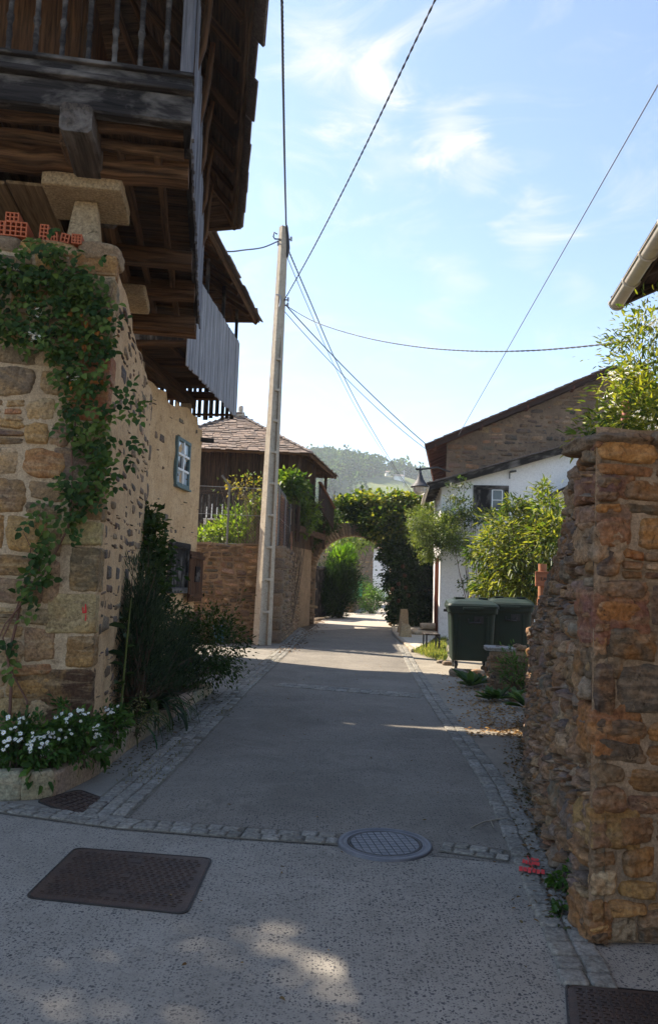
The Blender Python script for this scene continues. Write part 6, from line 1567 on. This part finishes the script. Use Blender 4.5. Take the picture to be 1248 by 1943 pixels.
# ------------------------------------------------------------------ courtyard plants
p = P(455, 1000, 21.6)
shrub('laurel_bush', [((p.x, p.y, 3.1), (.75, .5, .55), 1500), ((p.x + .5, p.y + .2, 3.5), (.4, .4, .45), 700), ((p.x - .8, p.y, 2.85), (.5, .4, .3), 600)], .14, .42, GB, M['leaf'], 21, 'bright yellow green bush behind the chain link fence', 'shrub', base=(p.x, p.y, 0), per=14, cr=.16, droop=-.3)
p = P(470, 915, 21.2)
shrub('grape_vine', [((p.x, p.y, 4.25), (.7, .4, .30), 300), ((p.x + .3, p.y, 3.8), (.4, .3, .4), 240)], .10, .8, [(.04, .075, .015), (.09, .12, .025), (.16, .13, .035)], M['leaf'], 22, 'thin yellowing vine straggling along the top of the fence', 'climber', base=(p.x + .4, p.y, 0), per=7, cr=.16, twigs=50, twr=.010, twcol=(.2, .15, .11))
p = P(553, 918, 24.2)
shrub('fig_tree', [((p.x, p.y, 4.75), (.55, .5, .40), 800), ((p.x - .4, p.y, 4.3), (.4, .4, .5), 300), ((p.x + .4, p.y + 2.5, 4.0), (.35, .6, .6), 700)], .17, .7, [(.02, .048, .010), (.045, .09, .015), (.09, .14, .022)], M['leaf'], 23, 'leafy green tree top above the reed screen', 'tree', base=(p.x, p.y, 0), per=10, cr=.18)
p = P(600, 985, 30.2)
shrub('ivy', [((p.x, p.y, 4.1), (.85, .4, .5), 2600), ((p.x - .4, p.y - .6, 3.5), (.5, .5, .45), 1000)], .10, .75, GD, M['leaf_dark'], 24, 'dark ivy on the wall top left of the arch', 'ivy', base=(p.x, p.y + .2, 2.7), per=22, cr=.2)
p = P(580, 1040, 29.5); shrub('small_vine', [((p.x - .05, p.y, 3.0), (.18, .15, .22), 90)], .12, .7, [(.14, .10, .015), (.28, .14, .02), (.12, .14, .02)], M['leaf'], 25, 'small orange tinged creeper on the wall at the arch spring', 'climber', base=(p.x, p.y + .1, 2.4), per=8, twigs=8, twr=.006)
# broken thin mast and bent wire on the wall top
p = P(632, 985, 31.2); mb = MB((1, 1, 1)); mb.tube([Vector((p.x, p.y, 4.0)), P(634, 930, 31.2)], .04, n=6); mb.tube([Vector((p.x - .1, p.y, 4.0)), P(630, 940, 31.2)], .025, n=5); tag(mb.build('wooden_stake', M['wood_grey']), 'pale wooden stakes standing on the wall left of the arch creepers', 'stake')
# creepers over the arch
GY = [(.022, .05, .010), (.05, .09, .014), (.10, .14, .022), (.18, .19, .04)]
def B(u, v, y, r, n): c = P(u, v, y); return ((c.x, c.y, c.z), r, n)
shrub('creeper', [B(700, 960, 31.2, (.95, .6, .45), 1700), B(750, 955, 30.8, (.9, .6, .42), 1700), B(790, 985, 30.5, (.9, .7, .7), 2000), B(735, 1000, 30.6, (.8, .5, .6), 1500), B(655, 958, 31.4, (.45, .4, .3), 400)], .17, .8, GY, M['leaf'], 26, 'sunlit yellow green creeper heaped on top of the arch', 'climber', base=(3.2, 31.3, 0), per=14, cr=.19, droop=.4, twigs=6)
shrub('ivy', [B(662, 968, 31.1, (.65, .4, .42), 1900), B(712, 992, 30.6, (.65, .4, .42), 2000), B(752, 1045, 30.4, (.6, .5, .6), 2200)], .11, .75, GD, M['leaf_dark'], 27, 'dark ivy hanging over the crown of the arch', 'ivy', base=(2.9, 31.0, 0), per=24, cr=.2, twigs=0)
shrub('ivy', [B(765, 1090, 30.0, (.60, .5, .8), 3000), B(800, 1080, 30.2, (.7, .6, .9), 3400), B(760, 1145, 29.8, (.45, .5, .6), 1900), B(800, 1150, 30.2, (.7, .5, .8), 3000), B(738, 1105, 30.2, (.22, .3, .35), 360), B(742, 1165, 29.8, (.20, .2, .22), 200), B(728, 1058, 30.4, (.28, .3, .22), 260)], .12, .75, [(.010, .024, .010), (.016, .036, .014), (.028, .05, .018)], M['leaf_dark'], 28, 'thick curtain of ivy darkened for deep shade reaching the ground right of the arch', 'ivy', base=(3.0, 30.4, 0), per=24, cr=.2, twigs=0)  # leaf colours darker than the other ivy, painting deep shade
rq = random.Random(3); flowers_root = None
# rounded faded hydrangea heads in the ivy
root = empty('hydrangea', P(765, 1150, 29.2), 'faded brownish pink hydrangea heads in the dark ivy', 'shrub')
mb = MB((.30, .14, .10))
for (u, v) in ((757, 1108), (768, 1092), (770, 1115), (745, 1118), (756, 1140), (764, 1075), (775, 1130)):
    c = P(u + rq.uniform(-2, 2), v, 29.25)
    for _ in range(130):
        e = Vector((rq.gauss(0, 1), rq.gauss(0, 1), rq.gauss(0, 1))).normalized(); s_ = e.cross(Vector((.3, .2, 1))).normalized(); t_ = e.cross(s_); q = c + e * .075 * rq.uniform(.75, 1.1); h = .026; kk = rq.uniform(.5, 1.3); t_ = (t_ + e * rq.uniform(-.6, .6)).normalized(); mb.quad(q - s_ * h, q - t_ * h, q + s_ * h, q + t_ * h, col=(.10 * kk, .06 * kk, .045 * kk))
mb.build('flower_heads', M['leaf_dry'], root)
mb = MB((.07, .09, .04))
for (u, v) in ((757, 1108), (770, 1115), (745, 1118), (764, 1075)): mb.tube([P(765, 1195, 29.8), P(u, v + 10, 29.4), P(u, v, 29.3)], .012, n=5)
mb.build('stems', M['bark'], root)
# plants seen through the arch
p = P(645, 1110, 37)
shrub('hedge_bush', [((p.x + .05, p.y, 1.6), (.8, .7, 1.2), 7600), ((p.x - .5, p.y - .3, 1.3), (.6, .6, 1.2), 5200), ((p.x - .3, p.y - .3, .8), (.8, .6, .8), 4600)], .20, .16, [(.006, .016, .005), (.012, .032, .006), (.025, .055, .008)], M['leaf_dark'], 31, 'tall hedge bush with leaves coloured dark for shade behind the arch', 'shrub', base=(p.x, p.y, 0), per=34, cr=.16, droop=-1.2)  # leaf colours darkened to paint the shade inside the arch
p = P(650, 1072, 37.3)
shrub('hedge_lit_tips', [((p.x, p.y, 2.75), (.62, .5, .5), 2600), ((p.x + .25, p.y, 3.05), (.35, .35, .35), 900)], .26, .13, [(.04, .10, .010), (.08, .17, .014), (.12, .23, .018)], M['leaf'], 35, 'hedge tips coloured bright green as if sunlit inside the arch', 'plant', base=(p.x, p.y, 0), per=34, cr=.16, droop=-1.4, twigs=20)  # the hedge's sunlit tips, painted as a separate brighter plant
p = P(705, 1115, 44); shrub('garden_shrub', [((p.x, p.y, .8), (.55, .7, .8), 1400), ((p.x - .3, p.y + 2, 1.2), (.7, .7, 1.0), 1200)], .13, .5, GM, M['leaf'], 32, 'round green shrub by the lane beyond the green net', 'shrub', base=(p.x, p.y, 0), per=20)
p = P(665, 1022, 48); shrub('apple_tree', [((p.x, p.y, 4.7), (1.6, 1.5, 1.0), 2600)], .2, .55, [(.05, .10, .02), (.12, .19, .03), (.2, .26, .06)], M['leaf'], 33, 'sunlit fruit tree showing under the crown of the arch', 'tree', base=(p.x, p.y, 0), per=18)
p = P(722, 1114, 78); shrub('garden_shrub', [((p.x, p.y, .5), (1.6, .7, .6), 900)], .2, .6, GM, M['leaf_dark'], 34, 'low shrub row in front of the far white house', 'shrub', base=(p.x, p.y, 0), per=20)

# ------------------------------------------------------------------ plants by the white house
GF = [(.035, .065, .018), (.08, .12, .032), (.14, .18, .055)]
shrub('feathery_shrub', [B(812, 1000, 24.0, (.50, .6, .55), 4600), B(845, 1010, 23.6, (.50, .5, .5), 3600), B(870, 1025, 23.3, (.40, .5, .42), 2000), B(818, 1045, 23.9, (.3, .4, .35), 1300), B(855, 980, 23.8, (.35, .4, .25), 900), B(795, 985, 24.2, (.35, .4, .4), 1600)], .085, .26, GF, M['leaf'], 41, 'feathery pale green shrub hanging over the white house corner', 'shrub', base=(3.55, 24.0, 2.9), per=40, cr=.22, droop=.5, twigs=20)
shrub('rambling_rose', [B(875, 965, 23.4, (.45, .3, .35), 600), B(905, 985, 23.3, (.6, .3, .25), 700), B(945, 985, 23.2, (.5, .3, .22), 500), B(860, 935, 23.6, (.25, .2, .3), 140), B(880, 915, 23.6, (.18, .15, .25), 50), B(885, 1045, 23.3, (.3, .3, .5), 300), B(880, 1100, 23.5, (.25, .2, .4), 70)], .085, .6, [(.022, .05, .018), (.045, .08, .025), (.09, .11, .04)], M['leaf'], 42, 'dark leaved rambling rose across the white gable under the window', 'climber', base=(4.6, 23.5, 0), per=12, cr=.2, twigs=12, twr=.012, twcol=(.16, .11, .08))
GW = [(.018, .042, .008), (.05, .09, .013), (.11, .145, .02), (.18, .195, .035)]
shrub('peach_tree', [B(985, 1010, 19.2, (.75, .7, .6), 1900), B(1035, 985, 18.8, (.6, .6, .6), 1600), B(945, 1050, 19.0, (.65, .6, .6), 1800), B(1000, 1075, 18.6, (.85, .7, .7), 2400), B(1055, 1040, 18.0, (.6, .7, .9), 2000), B(940, 1110, 18.8, (.45, .5, .4), 1100), B(1000, 1120, 18.4, (.6, .5, .35), 1200), B(1032, 935, 18.8, (.16, .16, .3), 160), B(975, 960, 19.0, (.3, .3, .2), 260), B(900, 1050, 19.4, (.2, .2, .2), 100)], .16, .24, GW, M['leaf'], 43, 'large sunlit bush of long yellow green leaves behind the bins', 'tree', base=(4.9, 18.8, 0), per=16, cr=.2, droop=.6, simple=False, twigs=40)
shrub('flowering_climber', [B(1205, 790, 6.4, (.32, .4, .22), 1500), B(1235, 740, 6.6, (.25, .4, .30), 1100), B(1215, 670, 7.0, (.20, .4, .28), 620), B(1232, 615, 7.2, (.18, .35, .22), 520), B(1150, 815, 6.0, (.20, .3, .10), 420), B(1195, 705, 6.8, (.16, .3, .18), 300), B(1120, 828, 5.2, (.10, .3, .05), 140), B(1180, 735, 6.6, (.12, .2, .10), 120), B(1175, 660, 7.0, (.08, .2, .12), 60), B(1245, 800, 5.6, (.25, .4, .18), 900), B(1165, 760, 6.4, (.07, .2, .12), 50)], .062, .28, GW, M['leaf'], 44, 'sunlit climber with pale flowers spilling over the right wall top', 'climber', base=(3.1, 6.8, .6), per=11, cr=.30, droop=.2, simple=False, twigs=60, twr=.005, twcol=(.18, .2, .06))
fl_root = bpy.data.objects['flowering_climber']; q = random.Random(9)
flowers('flower', [P(u + q.gauss(0, 9), v + q.gauss(0, 9), y) for (u, v, y) in ((1222, 790, 6.0), (1240, 790, 6.0), (1165, 768, 6.2), (1195, 705, 6.5), (1160, 712, 6.5), (1242, 615, 6.9), (1235, 820, 5.8)) for _ in range(14)], .022, 'petal', fl_root, 8, 5)
# weeds on the verge
def rosette(u, v, n, ln, wd, lab, seed, z=.0, pal=None):
    p = G(u, v, z); r = random.Random(seed); rs_ = np.random.RandomState(seed); root = empty('weed', Vector((p.x, p.y, 0)), lab, 'weed', 'weeds on the verge')
    an = rs_.uniform(0, 6.28, n); el = rs_.uniform(.15, .9, n); D = np.stack([np.cos(an) * np.cos(el), np.sin(an) * np.cos(el), np.sin(el)], 1); PP_ = np.tile([p.x, p.y, .02 + z], (n, 1)) + D * .02
    leaves('foliage', PP_, D, np.tile([0, 0, 1.], (n, 1)) - D * .4, ln * rs_.uniform(.5, 1.2, n), wd / ln, mixcol(rs_, pal or [(.025, .055, .02), (.045, .085, .03), (.07, .11, .04)], rs_.random(n)), M['leaf_dark'], root); return root
rosette(892, 1305, 20, .36, .13, 'broad leaved grey green weed in front of the nearer bin', 1); rosette(915, 1300, 16, .34, .12, 'broad leaved weed touching the low rubble wall', 2); rosette(945, 1330, 22, .30, .11, 'low broad leaved weed in front of the low rubble wall', 3); rosette(975, 1330, 16, .25, .09, 'weed patch at the corner of wall and rubble', 4); rosette(925, 1330, 14, .22, .08, 'small weed among the fallen leaves', 5); rosette(995, 1345, 14, .3, .1, 'weed leaning on the far foot of the right wall', 6)
p = G(980, 1318); shrub('fern_weed', [((p.x, p.y, .35), (.28, .2, .30), 800)], .07, .3, GM, M['leaf_dark'], 51, 'bushy green weed against the rubble near the right wall', 'weed', base=(p.x, p.y, 0), per=12, droop=-.2)
for u, v, n, lab, s_ in ((1085, 1700, 26, 'small leafy weed at the foot of the right wall corner', 7), (1060, 1745, 8, 'tiny weed between setts by the right wall', 8), (1055, 1690, 14, 'seedling at the right wall foot', 9)):
    p = G(u, v); shrub('wall_weed', [((p.x, p.y, .11 if n > 20 else .05), (.035, .05, .11 if n > 20 else .04), n * 5)], .035, .7, [(.03, .07, .015), (.06, .13, .025)], M['leaf'], 60 + s_, lab, 'weed', base=(p.x, p.y, 0), per=6, twigs=10, twr=.002, simple=False)
# scattered stuff: litter, grass, moss
def scatter_litter(name, n, region, pal, size, seed, asp=.5):
    r = np.random.RandomState(seed); pts = []
    while len(pts) < n:
        q = region(r)
        if q is not None: pts.append(q)
    pts = np.array(pts); an = r.uniform(0, 6.28, n); D = np.stack([np.cos(an), np.sin(an), r.uniform(-.1, .25, n)], 1)
    leaves(name, pts, D, np.tile([0, 0, 1.], (n, 1)) + r.normal(size=(n, 3)) * .4, size * r.uniform(.5, 1.3, n), asp, mixcol(r, pal, r.random(n), .25), M['leaf_dry'], kind='stuff')
def reg_verge(r):
    v = r.uniform(1275, 1400); t = (v - 1275) / 125; u = r.normal(905 + 60 * t, 38)
    if u < 822 + 70 * t * .8 or u > 1010: return None
    p = G(u, v); return (p.x, p.y, .004 + r.uniform(0, .015))
scatter_litter('leaf_litter', 1500, reg_verge, [(.16, .09, .04), (.24, .15, .07), (.10, .06, .03), (.3, .22, .12)], .045, 3)
def reg_foot(r):
    s = r.uniform(0.1, RL) ; p = RS(s, 0, abs(r.normal(0, .10)) + .02); return (p.x, p.y, .004 + r.uniform(0, .012))
scatter_litter('wall_foot_litter', 1300, reg_foot, [(.06, .05, .03), (.10, .075, .045), (.05, .06, .03), (.16, .1, .05)], .03, 4)
def reg_left(r):
    s = r.uniform(0, 1); p = kp[3].lerp(kp[7], s) + Vector((abs(r.normal(0, .22)) + .02, 0, 0)); return (p.x, p.y, .006 + r.uniform(0, .01))
scatter_litter('bed_foot_litter', 500, reg_left, [(.07, .055, .035), (.12, .09, .055), (.05, .06, .03)], .03, 5)
def reg_far(r):
    t = r.uniform(0, 1); p = LE[3].lerp(LE[5], t) + Vector((r.normal(-.05, .18), 0, 0)); return (p.x, p.y, .02)
scatter_litter('lane_side_litter', 700, reg_far, [(.10, .06, .035), (.16, .10, .05), (.07, .05, .03)], .06, 6)
def reg_lane(r):
    t = r.uniform(0, 1) ** .7; y = 3 + 17 * t; x = r.uniform(-1.5, 2.2); return (x, y, .008 + r.uniform(0, .008))
scatter_litter('lane_litter', 150, reg_lane, [(.16, .10, .05), (.10, .07, .04), (.22, .16, .08)], .026, 8)
def grass(name, n, region, h, pal, seed, wd=.09):
    r = np.random.RandomState(seed); pts = []
    while len(pts) < n:
        q = region(r)
        if q is not None: pts.append(q)
    pts = np.array(pts); D = r.normal(size=(n, 3)) * .35; D[:, 2] = 1; Nn = r.normal(size=(n, 3)); Nn[:, 2] = .1
    leaves(name, pts, D, Nn, h * r.uniform(.4, 1.2, n), wd, mixcol(r, pal, r.random(n)), M['leaf'], kind='stuff', simple=True, fold=.1)
def reg_g(r):
    u, v = r.uniform(786, 846), r.uniform(1212, 1256)
    if v < 1238 - (u - 786) * .45 + r.normal(0, 2) or v > 1240 + (u - 786) * .34: return None
    p = G(u, v); return (p.x, p.y, 0)
grass('grass_patch', 2600, reg_g, .16, [(.06, .11, .02), (.12, .17, .04), (.22, .22, .08)], 9)
def reg_s(r):
    i = r.randint(0, 4); p = LE[i].lerp(LE[i + 1], r.random()) + Vector((-r.uniform(.0, .34), 0, 0)); c = math.sin(p.y * 2.1) + math.sin(p.y * .9 + 1)
    if c < .5: return None
    return (p.x, p.y, 0)
grass('sett_weeds', 420, reg_s, .035, [(.07, .08, .02), (.14, .12, .04)], 10, .2)

# ------------------------------------------------------------------ hills, far woods, haze
rnd = random.Random(111)
def hz(x, y):
    r = math.hypot(x, y); b = max(0, min(1, (y - 130) / 420)); b = b * b * (3 - 2 * b)
    u = 624 + FPX * x / max(y, 1)
    prof = np.interp(u, [-600, 300, 560, 620, 660, 700, 730, 760, 800, 850, 950, 1300, 2000], [55, 68, 80, 80, 77, 75, 75, 74, 71, 66, 60, 58, 70])
    return b * prof * (1 + .05 * nz(x, y, 0, .012)) + b * 4 * nz(x, y, 3, .03)
mb = MB(); nx_, ny_ = 120, 60; V = []; F = []; C_ = []
for j in range(ny_ + 1):
    y = 125 + (880 - 125) * j / ny_
    for i in range(nx_ + 1):
        x = (-1.0 + 2.0 * i / nx_) * (90 + y * .8); z = hz(x, y) - .05 if j else -1
        V.append(Vector((x, y, z))); C_.append((.05, .07, .02))
for j in range(ny_):
    for i in range(nx_): k = j * (nx_ + 1) + i; F.append((k, k + 1, k + nx_ + 2, k + nx_ + 1))
q = NM('hill'); p = q.pos(); a = q.noise(p, .012, 6, .6, .5); b = q.noise(p, .06, 8, .7); f = q.noise(p, .5, 6, .7)
col = q.mix(q.rng(b, .4, .62), (.27, .23, .10), (.15, .17, .05)); col = q.mix(q.rng(a, .48, .56), col, (.09, .12, .035)); col = q.mix(1.0, col, q.mix(f, (.5, .5, .5), (1.4, 1.4, 1.4)), 'MULTIPLY'); q.pbr(col, .95, q.bump(f, .5, .5))
mb.add(V, F, smooth=True, col=C_); mb.build('hill', M['hill'], kind='structure')
# woodland: crowns over the upper slope and hedgerows lower down
rs = np.random.RandomState(5); PT, DD, KK = [], [], []
cnt = 0
while cnt < 1150:
    y = rs.uniform(230, 640); u = rs.uniform(540, 900); x = (u - 624) * y / FPX; z = hz(x, y); v = 1108 - (z - CAMH) * FPX / y
    lim = np.interp(u, [540, 600, 640, 700, 735, 900], [1100, 935, 906, 900, 896, 905])
    wood = (v < lim and u < 735) or (u >= 735 and y > 470 and v < 925 and rs.random() < .55) or (rs.random() < .014 and nz(x, y, 0, .02) > -.05)
    if not wood: continue
    cnt += 1; R0_ = rs.uniform(3.2, 6.8); n = 120; e = rs.normal(size=(n, 3)); e /= np.linalg.norm(e, axis=1, keepdims=True)
    lump = 1 + .25 * np.sin(e[:, 0] * 5 + cnt) * np.sin(e[:, 2] * 4 + cnt * 2)
    PT.append(np.array([x, y, z + R0_ * .8]) + e * (R0_ * lump * rs.uniform(.6, 1.0, n))[:, None] * [1, 1, rs.uniform(.8, 1.25)]); DD.append(e + rs.normal(size=(n, 3)) * .6); KK.append(np.clip(np.full(n, rs.random()) + rs.normal(size=n) * .12, 0, .999))
PT, DD, KK = np.concatenate(PT), np.concatenate(DD), np.concatenate(KK)
leaves('far_woods', PT, DD, rs.normal(size=PT.shape) + [0, 0, .7], rs.uniform(1.4, 2.8, len(PT)), .8, mixcol(rs, [(.032, .072, .014), (.065, .12, .022), (.115, .175, .034)], KK), M['woods'], simple=True, kind='stuff')
for (u, v, y, w_, lab) in ((739, 905, 470, 5, 'tiny white house on the far hillside below the wood'), (757, 925, 440, 6, 'small pale shed lower on the far hillside meadow')):
    p = P(u, v, y); z0 = hz(p.x, p.y) + .3; root = empty('hillside_house', Vector((p.x, p.y, z0)), lab, 'house')
    mb = MB(); mb.prism([(p.x - w_ / 2, p.y, z0 - 3), (p.x + w_ / 2, p.y, z0 - 3), (p.x + w_ / 2, p.y + 7, z0 - 3), (p.x - w_ / 2, p.y + 7, z0 - 3)], (0, 0, 5.4)); mb.build('wall', M['whitewash'], root)
    mb = MB((.2, .17, .15)); h = z0 + 2.4
    A = [Vector((p.x - w_ / 2 - .4, p.y - .4, h)), Vector((p.x + w_ / 2 + .4, p.y - .4, h)), Vector((p.x + w_ / 2 + .4, p.y + 7.4, h)), Vector((p.x - w_ / 2 - .4, p.y + 7.4, h)), Vector((p.x - w_ / 2, p.y + 3.5, h + 1.3)), Vector((p.x + w_ / 2, p.y + 3.5, h + 1.3))]
    mb.add(A, [(0, 1, 5, 4), (2, 3, 4, 5), (1, 2, 5), (3, 0, 4)]); mb.build('roof', M['slate'], root)
p = P(766, 905, 420); root = empty('hill_pole', p - UP * 8, 'thin distant pylon pole standing on the hill meadow', 'pole')
mb = MB(); mb.tube([p - UP * 8, p + UP * 4], .3, n=5); mb.build('shaft', M['steel_grey'], root); mb = MB(); mb.beam(p + Vector((-1.5, 0, 3)), p + Vector((1.5, 0, 3)), .3, .3); mb.build('crossarm', M['steel_grey'], root)
rq = random.Random(12); tx, ty = -9.3, 9.0
shrub('added_shade_tree', [((tx, ty, 10.6), (3.0, 2.6, 2.2), 7600), ((tx - 1, ty - 2.2, 8.6), (2.2, 1.6, 1.6), 2400), ((tx + 1.2, ty + .5, 8.4), (1.6, 1.6, 1.4), 900), ((tx - .9, ty - .7, 10.4), (1.3, 1.5, 1.4), 2600)], .24, .5, GM, M['leaf'], 71, 'unseen tree added out of frame on the left to dapple the near concrete', 'tree', base=(tx, ty, 0), per=50, cr=.16, twr=.09, twigs=18)  # unseen tree, added for the dappled shade on the near concrete
# air
q = NM('haze'); vp = q.n('ShaderNodeVolumePrincipled'); vp.inputs['Color'].default_value = (.80, .88, 1, 1); vp.inputs['Density'].default_value = .00045; vp.inputs['Anisotropy'].default_value = .35; q.l(vp.outputs[0], q.o.inputs['Volume'])
mb = MB(); mb.prism([(-1000, -80, -2), (1000, -80, -2), (1000, 1000, -2), (-1000, 1000, -2)], (0, 0, 128)); hzo = mb.build('haze', M['haze'], kind='stuff')
